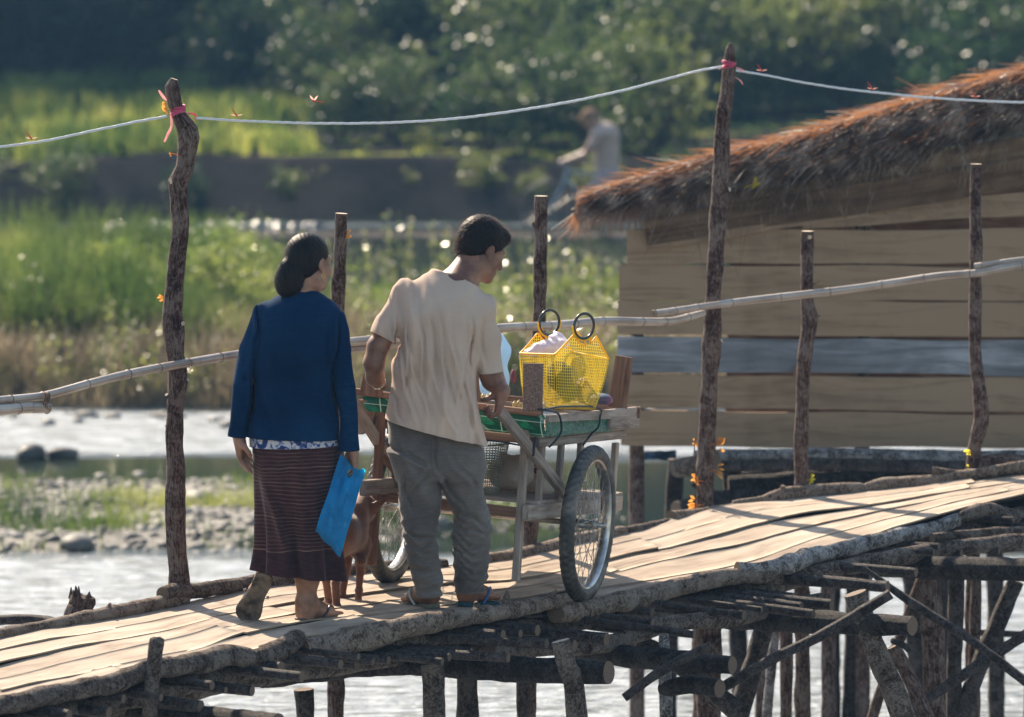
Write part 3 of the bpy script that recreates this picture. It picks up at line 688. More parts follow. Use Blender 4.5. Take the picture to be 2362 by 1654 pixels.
# leaf sprigs on the posts
m_leafo = pm('young_leaf', [(.3, (.34, .12, .03)), (.6, (.42, .24, .05))], 9, rough=.45, tr=.5, trc=(.80, .36, .08), rndo=.3)
def sprig(parent, u, v, Y, n, L, dirx=1, mat=None, name='leaf_sprig', up=.3):
    L = L*.6; n = int(n*1.7); mb = MB(); c = P(u, v, Y); mb.tube([(*(c+Vector((-dirx*.035, .02, -.012))), .0025), (*(c+Vector((-dirx*.012, .004, 0))), .002), (*(c+Vector((dirx*.012, 0, .012*up))), .0012)], n=5)
    for k in range(n):
        a = Vector((dirx*random.uniform(.5, 1), random.uniform(-.4, .3), random.uniform(-.5, 1)*1+up)).normalized(); w = a.cross(Vector((.2, 1, .1))).normalized(); l = L*random.uniform(.6, 1.1)
        st = c+Vector((dirx*.004*k*.3, 0, .006*(k-n/2))); b0 = st+a*l*.35; mb.tube([(*st, .0012), (*b0, .0009)], n=4)
        G = []
        for i in range(6):
            f = i/5; ww = sin(pi*min(1, f*.9+.1))*l*.17; cc = b0+a*l*.75*f+Vector((0, 0, -.12*l*f*f)); G.append([cc-w*ww+Vector((0, -.1*ww, 0)), cc, cc+w*ww+Vector((0, -.1*ww, 0))])
        mb.grid(G)
    return mb.build(name, mat or m_leafo, parent)
sprig(postA, 388, 252, yA-.03, 5, .05, -1); sprig(postA, 380, 690, yA-.02, 3, .05, -1, up=.2); sprig(postA, 396, 355, yA-.03, 2, .02, -1)
sprig(postB, 796, 545, yB-.02, 4, .045, 1, up=.6)
sprig(postD, 1614, 1110, yD-.05, 5, .07, -1, up=.2); sprig(postD, 1612, 1165, yD-.05, 6, .08, -1, up=-.1); sprig(postD, 1650, 1025, yD-.05, 5, .07, 1, up=.3); sprig(postD, 1650, 1085, yD-.05, 5, .06, 1, up=-.1); sprig(postD, 1610, 1025, yD-.02, 3, .04, -1)
m_leafy = pm('yellow_leaf', [(.3, (.45, .42, .03)), (.6, (.6, .45, .05))], 9, rough=.45, tr=.6, trc=(.8, .7, .06))
sprig(postE, 1864, 1108, yE-.03, 6, .05, 1, m_leafy); sprig(postF, 2240, 1045, yF-.03, 4, .05, -1, m_leafy); sprig(postF, 2240, 1082, yF-.03, 3, .04, -1, m_leafy)
mb = MB(); mb.tube([P(1604, 1180, yD-.05), P(1606, 1120, yD-.06), P(1602, 1040, yD-.05), P(1604, 1010, yD-.05)], .003, n=5, step=.02); mb.build('twig', M['post'], postD)
# dragonflies
m_red = pm('red_insect', [(0, (.5, .05, .03))], rough=.4); m_wing = pm('insect_wing', [(0, (.75, .45, .4))], rough=.3, tr=.6, trc=(.9, .5, .4))
def dfly(u, v, Y, label, s=1, air=False):
    c = P(u, v, Y); mb = MB(); h = c+Vector((0, 0, .006))
    t = Vector((-.55, .1, .8)) if not air else Vector((1, 0, -.15))
    mb.tube([(*h, .0032), (*(h+t*.012*s), .003), (*(h+t*.04*s), .0012)], n=6); mb.ell(h-t*.003, (.004, .004, .004)); o = mb.build('dragonfly', m_red, None); setp(o, label, 'dragonfly', 'small red dragonflies at the cords')
    w = MB()
    for sx, sy in ((1, .3), (-1, .3), (1, -.2), (-1, -.25)):
        a = Vector((sx*(.8 if not air else .5), sy, .15 if not air else .7)).normalized(); pr = a.cross(Vector((0, .3, 1))).normalized() if not air else Vector((1, 0, 0))
        w.grid([[h+a*.03*s*f-pr*.0035*s*sin(pi*min(1, f+.15)), h+a*.03*s*f+pr*.0035*s*sin(pi*min(1, f+.15))] for f in (0, .25, .5, .75, .95)])
    w.build('wing', m_wing, o); return o
dfly(72, 323, yA-.13, 'red dragonfly perched on the cord near the left picture edge'); dfly(546, 270, yA+.18, 'red dragonfly perched on the cord just right of the tape-tied post')
dfly(1757, 166, yD, 'red dragonfly perched on the cord just right of the tallest post'); dfly(2012, 208, yD+.3, 'red dragonfly perched on the cord above the middle of the thatched roof'); dfly(2250, 226, yD+.58, 'red dragonfly on the cord touching the thatch near the right edge')
dfly(724, 236, 20.6, 'pale-winged insect flying alone in front of the far trees', 1.1, True)
# ================================================================== river, banks
def plane(name, x0, x1, y0, y1, z, nx, ny, mat, zf=None, kind='structure', label=None):
    xs = np.linspace(x0, x1, nx); ys = np.linspace(y0, y1, ny); X, Y = np.meshgrid(xs, ys)
    Z = np.full_like(X, z) if zf is None else zf(X, Y)
    V = np.stack([X, Y, Z], -1).reshape(-1, 3); i = np.arange(nx-1)[None, :]+nx*np.arange(ny-1)[:, None]
    Q = np.stack([i, i+1, i+nx+1, i+nx], -1).reshape(-1, 4)
    o = mk(name, V, Q, mat); o['kind'] = kind
    if label: o['label'] = label
    return o
def npn(X, Y, s, seed=0):
    r = np.zeros_like(X)
    rg = np.random.default_rng(int(seed*100)+5)
    for k in range(9):
        a = rg.uniform(0, 6.28); f = s*rg.uniform(.5, 2.2); r += np.sin((X*np.cos(a)+Y*np.sin(a))*f*6.28+rg.uniform(0, 6.28))/9*1.6
    return r
# water: riffles are rough, foam and sky glare painted pale; pools are calm
m, nt, b, out = start('river_water')
pos = coords(nt, world=True); sp = nt.nodes.new('ShaderNodeSeparateXYZ'); lk(nt, pos, sp.inputs[0])
wob = nz(nt, coords(nt, world=True, scale=(.25, .9, 1)), 1.3, 3)
yy = math_(nt, 'ADD', sp.outputs[1], math_(nt, 'MULTIPLY', math_(nt, 'SUBTRACT', wob, .5), 1.6))
def band(a0, a1, soft):
    u_ = nt.nodes.new('ShaderNodeMapRange'); u_.inputs[1].default_value = a0-soft; u_.inputs[2].default_value = a0+soft; lk(nt, yy, u_.inputs[0])
    d_ = nt.nodes.new('ShaderNodeMapRange'); d_.inputs[1].default_value = a1-soft; d_.inputs[2].default_value = a1+soft; d_.inputs[3].default_value = 1; d_.inputs[4].default_value = 0; lk(nt, yy, d_.inputs[0])
    return math_(nt, 'MULTIPLY', u_.outputs[0], d_.outputs[0])
# left stretch in front of the gravel bar, whole width nearer than 32 m
b1 = band(12, 31.6, .35); b2 = band(36.9, 39.9, .25); b3 = math_(nt, 'MULTIPLY', band(58.75, 59.15, .12), .45)
rif = math_(nt, 'MINIMUM', math_(nt, 'ADD', math_(nt, 'ADD', b1, b2), b3), 1.0)
st = nz(nt, coords(nt, world=True, scale=(1.2, 5, 1)), 3.0, 5, .65, .5)
foam_glare = math_(nt, 'MULTIPLY', rif, ramp(nt, st, [(.36, 0.), (.60, 1.)]))
cc = mixc(nt, math_(nt, 'MULTIPLY', foam_glare, .85), (.018, .026, .020), (.60, .65, .71)); lk(nt, cc, b.inputs['Base Color'])
rr = math_(nt, 'ADD', math_(nt, 'MULTIPLY', rif, .30), .025); lk(nt, rr, b.inputs['Roughness']); b.inputs['IOR'].default_value = 1.33; b.inputs['Specular IOR Level'].default_value = .6
rp = nz(nt, coords(nt, world=True, scale=(1, 3.2, 1)), 5.5, 4, .6); rp2 = nz(nt, coords(nt, world=True, scale=(.35, 3, 1)), 14, 3, .6)
hh = math_(nt, 'MULTIPLY', math_(nt, 'ADD', rp, math_(nt, 'MULTIPLY', rp2, .45)), math_(nt, 'ADD', math_(nt, 'MULTIPLY', rif, 1.0), .014))
bump(nt, b, hh, 1.0, .09)
M['water'] = m
plane('river', -66, 66, -12, 188, 0, 3, 3, m, label='river water, calm pools between bright riffles')
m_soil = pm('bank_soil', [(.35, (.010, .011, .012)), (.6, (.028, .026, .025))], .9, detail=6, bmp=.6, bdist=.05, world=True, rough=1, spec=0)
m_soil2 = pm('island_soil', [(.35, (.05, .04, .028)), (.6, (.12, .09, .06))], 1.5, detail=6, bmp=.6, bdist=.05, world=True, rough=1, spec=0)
def zbank(X, Y):
    e = 60.2+.5*npn(X, Y*0, .05, 1); t = np.clip((Y-e)/.6, 0, 1); s = t*t*(3-2*t)
    return -.25+s*(.85+.10*npn(X, Y, .12, 2))+.04*npn(X, Y, .6, 3)*s+np.clip((Y-78)/60, 0, 1)*3.5-np.clip((Y-75)/5, 0, 1)*.0
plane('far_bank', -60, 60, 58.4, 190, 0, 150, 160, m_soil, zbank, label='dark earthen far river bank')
def zisl(X, Y):
    yc = 44.6; L = 5.3+.5*npn(X, Y*0, .08, 4); t = np.clip(1-np.abs(Y-yc)/L, 0, 1); s = np.clip(t*3.5, 0, 1)
    xe = np.clip((9-np.abs(X+1.5))/2, 0, 1)
    return -.2+(s*xe)*(.42+.06*npn(X, Y, .3, 5))
plane('river_island', -12, 10, 38.6, 51, 0, 120, 70, m_soil2, zisl, label='low grassy island in the river')
def zbar(X, Y):
    yc = 33.6+.25*npn(X, Y*0, .12, 6); L = 2.25*np.clip((1.35-X)/3.2, 0.12, 1); t = np.clip(1-np.abs(Y-yc)/L, 0, 1)
    return -.12+np.clip(t*2.5, 0, 1)*np.clip((1.3-X)/1.0, 0, 1)*(.17+.04*npn(X, Y, .5, 7))
m_grav = pm('wet_gravel', [(.35, (.05, .045, .035)), (.6, (.17, .155, .13))], 9, detail=6, bmp=.8, bdist=.03, world=True, rough=.6)
plane('gravel_bar', -8, 1.6, 31, 36.4, 0, 120, 60, m_grav, zbar, label='gravel bar between the pools')
def zsp(X, Y):
    return -.06+.09*np.clip(1-np.abs(Y-57.6-.2*npn(X, Y*0, .1, 8))/.9, 0, 1)*np.clip((np.abs(X-1)<14)*1.0, 0, 1)
plane('sand_spit', -14, 16, 56.4, 58.9, 0, 90, 14, pm('wet_sand', [(.3, (.05, .045, .042)), (.7, (.11, .095, .085))], 3, world=True, rough=1, spec=0, bmp=.3), zsp, label='pale wet sand spit below the far bank')
# cobbles
def icoverts():
    bm = bmesh.new(); bmesh.ops.create_icosphere(bm, subdivisions=2, radius=1); V = np.array([v.co[:] for v in bm.verts]); Fq = np.array([[v.index for v in f.verts] for f in bm.faces]); bm.free(); return V, Fq
IV, IF = icoverts()
m_stone = pm('river_stone', [(.36, (.04, .037, .034)), (.5, (.12, .112, .10)), (.64, (.28, .26, .235))], 2.2, detail=5, rough=.6, spec=.25, bmp=.3, bscale=25, world=True)
def stones(pts, name, label, kind=None, **k):
    Vs = []; Fs = []; n0 = 0
    for (x, y, z, r) in pts:
        d = 1+.22*npn(IV[:, :1], IV[:, 1:2], .25, random.random()*50)[:, 0][:, None]; a = random.uniform(0, 6.28)
        v = IV*d*np.array([r*random.uniform(.9, 1.5), r*random.uniform(.7, 1.1), r*random.uniform(.45, .7)])
        v = v@np.array([[cos(a), sin(a), 0], [-sin(a), cos(a), 0], [0, 0, 1]]); Vs.append(v+np.array([x, y, z])); Fs.append(IF+n0); n0 += len(IV)
    o = mk(name, np.concatenate(Vs), np.concatenate(Fs), m_stone); setp(o, label, k.get('cat'), k.get('group'), kind); return o
pts = []
for i in range(4200):
    x = random.uniform(-4.6, 1.3); y = random.uniform(31.4, 36.0); zz_ = float(zbar(np.array([x]), np.array([y]))[0])
    if zz_ < -.05: 
        if random.random() > .10 or zz_ < -.115: continue
    pts.append((x, y, max(zz_, -.01), random.choice([.012, .018, .022, .03, .042])*random.uniform(.7, 1.2)))
for i in range(110):
    x = random.uniform(-4.6, 6); y = 39.2+random.gauss(0, .25); pts.append((x, y, .0, random.uniform(.03, .09)))
stones(pts, 'cobbles', 'grey river cobbles strewn over the gravel bar', 'stuff')
for (u, v, r, lab) in [(70, 1052, .13, 'dark wet boulder in the pool at the left picture edge'), (145, 1050, .10, 'small dark boulder second from the left edge in the bright riffle'), (455, 1160, .13, 'flat boulder at the water edge just right of the tall post'), (545, 1170, .12, 'rounded boulder beside the woman\'s hand at the pool edge'), (235, 1205, .10, 'dark boulder in the middle of the gravel bar'), (180, 1258, .13, 'low dark boulder at the near edge of the gravel bar'), (1005, 1215, .13, 'boulder seen between the man\'s legs')]:
    p = PZ(u, v, .02); stones([(p.x, p.y, .03, r)], 'boulder', lab, cat='boulder', group='boulders in the shallow river')
m_glint = pm('glint_stone', [(.4, (.05, .05, .05)), (.6, (.12, .12, .12))], 3, rough=.26, spec=1.0, world=True, metal=.5)  # glossy half-metal stones added to make the shimmer of the far channel
_pm = m_stone; m_stone = m_glint; _p = []
for i in range(26):
    q = PZ(random.uniform(240, 820), 521+random.uniform(-2, 3), .0); _p.append((q.x, q.y, 0, random.uniform(.06, .10)))
stones(_p, 'glint_stones', 'row of small glossy stones added as water glints in the channel beyond the island', 'stuff'); m_stone = _pm
# ---------------------------------------------------------------- grass and reeds
def grass(name, label, n, region, hfun, w, mat, lean=.35, seg=4, seed=1, kind='stuff', zf=None, clump=0.0):
    rg = np.random.default_rng(seed); x0, x1, y0, y1 = region
    X = rg.uniform(x0, x1, n); Y = rg.uniform(y0, y1, n)
    if clump:
        cx = rg.uniform(x0, x1, int(n*clump)); cy = rg.uniform(y0, y1, int(n*clump)); j = rg.integers(0, len(cx), n); X = cx[j]+rg.normal(0, .07, n); Y = cy[j]+rg.normal(0, .07, n)
    H = hfun(X, Y, rg); k = H > .03; X, Y, H = X[k], Y[k], H[k]; n = len(X)
    Z = zf(X, Y) if zf else np.zeros(n); k = Z > -.03; X, Y, H, Z = X[k], Y[k], H[k], Z[k]; n = len(X)
    a = rg.uniform(0, 2*pi, n); ln = rg.uniform(.05, lean, n)*H; fa = rg.uniform(0, pi, n); W = w*rg.uniform(.6, 1.3, n)
    V = np.zeros((n, seg+1, 2, 3))
    for i in range(seg+1):
        t = i/seg; cx = X+np.cos(a)*ln*t**1.8; cy = Y+np.sin(a)*ln*t**1.8; cz = Z+H*(t-.12*t**3*(ln/H)*2)
        ww = W*(1-t)**.6*.5 if i < seg else W*.04
        for s_, sg in ((0, -1), (1, 1)):
            V[:, i, s_, 0] = cx+sg*np.cos(fa)*ww; V[:, i, s_, 1] = cy+sg*np.sin(fa)*ww; V[:, i, s_, 2] = cz
    b0 = (np.arange(n)*(seg+1)*2)[:, None]; Q = []
    for i in range(seg): Q.append(np.concatenate([b0+2*i, b0+2*i+1, b0+2*i+3, b0+2*i+2], 1))
    o = mk(name, V.reshape(-1, 3), np.concatenate(Q), mat); return setp(o, label, kind=kind)
def leafmat(name, stops, trc, tr=.45, sc=1.2, rough=.4, zmix=None, spec=.5):
    m, nt, b, out = start(name); v = coords(nt, world=True, scale=(1, 1, 1)); f = nz(nt, v, sc, 4, .7)
    hi = nz(nt, v, 22, 2); f = math_(nt, 'ADD', math_(nt, 'MULTIPLY', f, .7), math_(nt, 'MULTIPLY', hi, .3)); c = ramp(nt, f, stops)
    tc = ramp(nt, f, trc)
    if zmix:
        s_ = nt.nodes.new('ShaderNodeSeparateXYZ'); lk(nt, v, s_.inputs[0]); mr = nt.nodes.new('ShaderNodeMapRange'); mr.inputs[1].default_value = zmix[0]; mr.inputs[2].default_value = zmix[1]
        lk(nt, s_.outputs[zmix[4] if len(zmix) > 4 else 2], mr.inputs[0]); ff = math_(nt, 'MULTIPLY', mr.outputs[0], 1.0); c = mixc(nt, ff, zmix[2], c); tc = mixc(nt, ff, zmix[3], tc)
    lk(nt, c, b.inputs['Base Color']); b.inputs['Roughness'].default_value = rough; b.inputs['Specular IOR Level'].default_value = spec
    transl(nt, b, out, tc, tr); return m
# near rim of the island: dry brown growth; further back green reed grass (depends on the distance from the water edge)
m_gr = leafmat('reed_grass', [(.35, (.02, .04, .012)), (.5, (.06, .09, .025)), (.65, (.17, .17, .06))], [(.40, (.015, .04, .012)), (.5, (.11, .17, .035)), (.60, (.36, .38, .11))], .5, .55, .55, spec=.2)
m_dry = leafmat('dry_grass', [(.35, (.06, .055, .03)), (.5, (.17, .13, .09)), (.65, (.30, .25, .18))], [(.36, (.09, .11, .035)), (.5, (.26, .20, .12)), (.64, (.42, .36, .22))], .4, 1.6)
def hgreen(X, Y, rg):
    base = .54+.30*npn(X, Y, .22, 11)+.28*np.clip((-X-2.4)/1.3, 0, 1)-.34*np.clip((X+2.9)/.9, 0, 1)
    return np.clip(base, .12, 1.3)*np.where(X > -2.1, .75, 1)*rg.uniform(.55, 1.1, len(X))
grass('reed_grass', 'tall backlit green grass covering the river island', 62000, (-9.0, 4.0, 41.3, 48.5), hgreen, .015, m_gr, .45, 4, 3, zf=zisl, clump=.03)
grass('dry_grass', 'dry brown grass along the near rim of the island', 39000, (-9.0, 4.0, 39.7, 42.6), lambda X, Y, rg: np.clip(.24+.12*npn(X, Y, .5, 12)+(Y-39.7)*.09, .08, .6)*rg.uniform(.4, 1.2, len(X)), .011, m_dry, .8, 3, 4, zf=zisl, clump=.05)
grass('bar_grass', 'short green grass growing on the gravel bar', 24000, (-4.8, 1.0, 31.7, 34.8), lambda X, Y, rg: (npn(X, Y, .55, 13)+.25 > rg.uniform(0, 1, len(X)))*rg.uniform(.04, .15, len(X)), .009, m_gr, .8, 3, 5, zf=zbar)
m_grfar = leafmat('far_grass', [(.35, (.03, .08, .012)), (.6, (.10, .18, .03))], [(.43, (.01, .035, .012)), (.5, (.12, .18, .035)), (.58, (.46, .46, .10))], .55, .45)
grass('bank_grass', 'sunlit grass on the far bank', 36000, (-9, 9, 61.6, 79), lambda X, Y, rg: np.where(X < -2.9+.8*npn(X, Y, .1, 14), 1, .12)*np.clip(.42+.18*npn(X, Y, .16, 15), .12, .9)*rg.uniform(.5, 1.1, len(X)), .03, m_grfar, .6, 3, 6, zf=zbank, clump=.06)
# leafy weeds: stalks with leaves and glossy seed heads standing above the grass
m_weed = leafmat('weed_leaf', [(.35, (.05, .08, .02)), (.6, (.14, .16, .05))], [(.36, (.16, .26, .04)), (.62, (.5, .5, .14))], .5, 2.5, .22, spec=.8)
m_seed = leafmat('seed_head', [(.35, (.25, .20, .15)), (.6, (.45, .40, .32))], [(.36, (.5, .42, .3)), (.62, (.75, .7, .55))], .4, 2.5, .3, spec=.45)
def weed(h, seed, big=1.0):
    random.seed(seed); mb = MB()
    for st_ in range(random.randint(3, 6)):
        a = random.uniform(0, 6.28); b0 = Vector((cos(a)*.05, sin(a)*.05, -.05)); tp = b0+Vector((random.uniform(-.25, .25)*h, random.uniform(-.2, .2)*h, h*random.uniform(.6, 1)))
        mb.mi = 0; mb.tube([(*b0, .006), (*b0.lerp(tp, .5), .004), (*tp, .002)], n=4)
        nl = int(26*h*big)
        for k in range(nl):
            f = random.uniform(.2, 1); c = b0.lerp(tp, f); d = Vector((random.uniform(-1, 1), random.uniform(-1, 1), random.uniform(-.3, .8))).normalized(); w = d.cross(Vector((random.uniform(-1, 1), random.uniform(-1, 1), 1))).normalized(); l = random.uniform(.03, .075)*big
            mb.mi = 0 if random.random() < .75 else 1; i0 = len(mb.V); mb.V += [c, c+d*l*.5+w*l*.22, c+d*l, c+d*l*.5-w*l*.22]; mb.face((i0, i0+1, i0+2, i0+3))
    return mb
wp = []
protos = []
for k in range(5):
    o = weed([.95, .8, 1.1, .7, .9][k], 100+k).build('weed', m_weed, None, smooth=False, mats=[m_weed, m_seed]); protos.append(o)
random.seed(21)
GW = 'leafy weeds standing on the grassy river island'
WL = ['tall leafy weed with pale seed heads rising above the island grass']
spots = []
for i in range(150):
    u = random.uniform(40, 1420); v = random.uniform(620, 920)
    p = PZ(u, v+30, .2); spots.append((p.x, min(max(p.y, 40.2), 48.5), random.uniform(.5, 1.0)*(1.25 if u > 1000 else 1)))
spots += [(-1.10+.0, 47.0, 1.15), (-1.4, 46.5, 1.0), (-.35, 46.8, .95), (.75, 46.0, 1.1), (.9, 45.0, 1.15), (.6, 44.0, 1.0), (1.05, 43.5, 1.1)]
for i, (x, y, s_) in enumerate(spots):
    o = protos[i % 5] if i < 5 else protos[i % 5].copy()
    if i >= 5: col.objects.link(o)
    o.location = (x, y, float(zisl(np.array([x]), np.array([y]))[0])); o.rotation_euler = (0, 0, random.uniform(0, 6)); s2 = s_*.85; o.scale = (s2, s2, s2)
    setp(o, WL[0], 'weed', GW)
# ---------------------------------------------------------------- trees and shrubs of the far bank
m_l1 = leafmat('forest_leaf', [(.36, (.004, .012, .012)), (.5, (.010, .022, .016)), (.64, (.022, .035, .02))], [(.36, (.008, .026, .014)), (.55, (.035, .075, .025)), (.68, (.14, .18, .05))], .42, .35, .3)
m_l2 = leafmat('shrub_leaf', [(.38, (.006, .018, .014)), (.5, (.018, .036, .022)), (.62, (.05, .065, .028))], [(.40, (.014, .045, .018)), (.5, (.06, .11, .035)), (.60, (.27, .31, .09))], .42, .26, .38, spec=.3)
m_l3 = leafmat('island_leaf', [(.38, (.03, .05, .012)), (.5, (.08, .11, .03)), (.62, (.16, .17, .05))], [(.40, (.06, .12, .02)), (.5, (.22, .30, .06)), (.60, (.48, .48, .14))], .5, .6, .4, spec=.35)
m_trunk = bark('far_trunk', (.03, .022, .018), (.07, .055, .045), (.13, .11, .09))
def leaves(rg, C, R, n, size, squash=1.0, hollow=.35):
    """n leaf quads in clumps on an uneven ellipsoidal crown"""
    nc = max(8, n//45); d = rg.normal(size=(nc, 3)); d /= np.linalg.norm(d, axis=1)[:, None]; rad = rg.uniform(hollow, 1, nc)**.5
    cc = C+d*rad[:, None]*R*rg.uniform(.75, 1.15, (nc, 1)); j = rg.integers(0, nc, n); cs = rg.uniform(.1, .2, nc)*float(np.mean(R))*squash
    P0 = cc[j]+rg.normal(size=(n, 3))*cs[j][:, None]*np.array([1, 1, .7])
    a = rg.normal(size=(n, 3)); a /= np.linalg.norm(a, axis=1)[:, None]; b_ = np.cross(a, rg.normal(size=(n, 3))); b_ /= np.linalg.norm(b_, axis=1)[:, None]
    s = size*rg.uniform(.5, 1.3, n)[:, None]
    V = np.stack([P0-a*s, P0+b_*s*.5, P0+a*s, P0-b_*s*.5], 1).reshape(-1, 3); Q = np.arange(4*n).reshape(-1, 4); return V, Q
def make_tree(kind, seed, lm=None):
    rg = np.random.default_rng(seed); random.seed(seed)
    root = empty(kind, (0, 0, 0), 'x', 'tree')
    H = rg.uniform(7.5, 10) if kind == 'tree' else rg.uniform(1.7, 2.6); mb = MB()
    if kind == 'tree':
        mb.tube([(0, 0, -.3, .22), (.1, .1, H*.3, .17), (-.1, 0, H*.6, .11), (.1, .1, H*.85, .04)], n=9, step=.3, rough=.1, rs=2)
        for k in range(9):
            z = H*rg.uniform(.12, .7); a = rg.uniform(0, 6.28); l = rg.uniform(1.0, 2.4); mb.tube([(0, 0, z, .07), (cos(a)*l*.5, sin(a)*l*.5, z+l*.25, .045), (cos(a)*l, sin(a)*l, z+l*.45, .015)], n=6)
        V, Q = leaves(rg, np.array([0, 0, H*.56]), np.array([2.6, 2.6, H*.52]), 9000, .11, 1.0, .1)
    else:
        for k in range(9):
            a = rg.uniform(0, 6.28); l = rg.uniform(.4, .9)*H; mb.tube([(0, 0, -.2, .03), (cos(a)*l*.35, sin(a)*l*.35, l*.6, .018), (cos(a)*l*.6, sin(a)*l*.6, l, .006)], n=5)
        V, Q = leaves(rg, np.array([0, 0, H*.52]), np.array([H*.55, H*.5, H*.52]), 3800, .055, 1.0, .1)
    mb.build('trunk' if kind == 'tree' else 'stem', m_trunk, root)
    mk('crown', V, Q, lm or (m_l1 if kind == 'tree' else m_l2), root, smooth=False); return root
def copy_tree(o, parent=None):
    c = o.copy(); col.objects.link(c); c.parent = parent
    for ch in o.children: copy_tree(ch, c)
    return c
trees = [make_tree('tree', 300+k) for k in range(3)]; shr = [make_tree('shrub', 400+k) for k in range(4)]
used = set(); rr_ = random.Random(5)
def place(protos_, k, x, y, s, label, cat, group):
    o = protos_[k % len(protos_)]
    if o.name in used: o = copy_tree(o)
    else: used.add(o.name)
    used.add(o.name)
    o.location = (x, y, float(zbank(np.array([x]), np.array([y]))[0])); o.rotation_euler = (0, 0, rr_.uniform(0, 6.28)); o.scale = (s, s, s); setp(o, label, cat, group); return o
for i in range(34):
    row = i % 3; x = -17+34*((i//3)+.5*(row % 2)+rr_.uniform(-.2, .2))/11.3; y = 84+row*4.5+rr_.uniform(-1, 1)
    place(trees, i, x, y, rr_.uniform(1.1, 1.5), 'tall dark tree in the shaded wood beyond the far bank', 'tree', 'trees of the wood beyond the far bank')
SPT = []
for i in range(15): SPT.append((-8.5+17.5*i/14+rr_.uniform(-.4, .4), 79.5+rr_.uniform(-1, 1.5), rr_.uniform(1.0, 1.5)))
# sunlit bushes nearer the water, centre and right of centre
for u, v, s in [(560, 330, .95), (640, 300, 1.0), (740, 330, .9), (850, 300, 1.15), (960, 330, 1.05), (1060, 300, 1.1), (1180, 320, 1.2), (1290, 300, 1.2), (1390, 310, 1.2), (1480, 290, 1.2), (1570, 300, 1.15), (1680, 320, 1.0), (1800, 330, 1.1), (1950, 320, 1.1), (2100, 320, 1.1), (2260, 320, 1.1), (1120, 400, .7), (1230, 390, .75), (900, 410, .6), (1500, 380, .9), (780, 400, .6), (1350, 400, .8)]:
    p = P(u, v, 1); Y = {True: 70.5, False: 64.5}[v < 350]+rr_.uniform(-2.5, 3.5); q = P(u, v, Y); SPT.append((q.x, Y, s*.95))
for i, (x, y, s) in enumerate(SPT):
    place(shr, i, x, y, s, 'bushy green shrub growing on the far bank before the wood', 'shrub', 'shrubs on the far bank')
isl = [make_tree('shrub', 450+k, m_l3) for k in range(3)]
for k, o in enumerate(isl):
    o.location = (-4.2+.8*k, 43.2+k, .1); o.scale = (.42, .42, .42); setp(o, 'yellow-green leafy bush among the grass of the river island', 'bush', 'leafy bushes on the river island')
for i in range(30):
    x = rr_.uniform(-5, 1.6); y = rr_.uniform(41.5, 48); o = copy_tree(isl[i % 3]); s_ = rr_.uniform(.22, .46)*(1 if x < -2.4 else .55)
    o.location = (x, y, .1); o.rotation_euler = (0, 0, rr_.uniform(0, 6)); o.scale = (s_, s_, s_); setp(o, 'yellow-green leafy bush among the grass of the river island', 'bush', 'leafy bushes on the river island')
for i in range(13):
    x = [-4.6, -3.9, -3.3, -2.5, -4.3, -1.6, -.9, -.2, .4, -3.0, 1.0, -2.0, .1][i]; y = [44, 46.3, 43.6, 45.5, 42.3, 44.5, 46, 44.8, 45.8, 47, 44.6, 43, 43.4][i]; o = copy_tree(shr[i % 4]); s_ = rr_.uniform(.28, .48)*(1 if x < -2.4 else .5)
    o.location = (x, y, .1); o.rotation_euler = (0, 0, rr_.uniform(0, 6)); o.scale = (s_, s_, s_); setp(o, 'low dark green bush among the grass of the river island', 'bush', 'bushes on the river island')
for i in range(16):
    u = 20+i*150+rr_.uniform(-50, 50); q = P(u, 430, 60.6+rr_.uniform(-.3, .5)); o = copy_tree(shr[i % 4]); s_ = rr_.uniform(.22, .42)
    o.location = (q.x, q.y, .05); o.rotation_euler = (0, 0, rr_.uniform(0, 6)); o.scale = (s_, s_, s_); setp(o, 'small scrubby bush clinging to the dark far river bank', 'bush', 'scrubby bushes on the face of the far bank')
random.seed(31)
# ================================================================== hut beyond the bridge
YH = 25.5
hut = empty('hut', P(1900, 1100, YH), 'open-sided board hut with a shaggy thatched roof standing on stilts beyond the bridge', 'hut')
def hb(name, u0, v0, u1, v1, wpx, Y=YH, mat='hutwood', t=.025, taper=1.0, lab=None, grid=True):
    """board: centre line (u0,v0)-(u1,v1), width in photo px; edges uneven"""
    a = P(u0, v0, Y); b_ = P(u1, v1, Y); w = wpx/pxm(Y); n = max(4, int((b_-a).length/.06)); d = (b_-a).normalized(); up = Vector((-d.z, 0, d.x)); s0 = random.random()*40
    mb = MB(); rows = []
    for yy_, fl in ((-t/2, False), (t/2, True)):
        G = []
        for i in range(n+1):
            f = i/n; c = a.lerp(b_, f); ww = w*(1+(taper-1)*f)
            e0 = .012*sn((c.x*2, s0, 0), 1); e1 = .012*sn((c.x*2, s0+9, 0), 1); bow = .006*sn((c.x, s0, 5), 1.2)
            G.append([c+up*(-ww/2+e0)+Vector((0, yy_+bow, 0)), c+Vector((0, yy_+bow-.002, 0)), c+up*(ww/2+e1)+Vector((0, yy_+bow, 0))])
        mb.grid(G, flip=not fl, uvs=(w*.7, (b_-a).length))
    m_ = (n+1)*3; ring = [i*3 for i in range(n+1)]+[n*3+1]+[i*3+2 for i in range(n, -1, -1)]+[1]
    for i in range(len(ring)):
        j = (i+1) % len(ring); mb.face((ring[i], ring[j], ring[j]+m_, ring[i]+m_), [(.02, .02)]*4)
    o = mb.build(name, M[mat], hut, smooth=False); 
    if lab: o['label'] = lab
    return o
R_ = 2520
hb('wall_board', 1446, 569, R_, 566, 79); hb('wall_board', 1428, 652, R_, 655, 80, YH+.006); hb('wall_board', 1424, 731, R_, 739, 77)
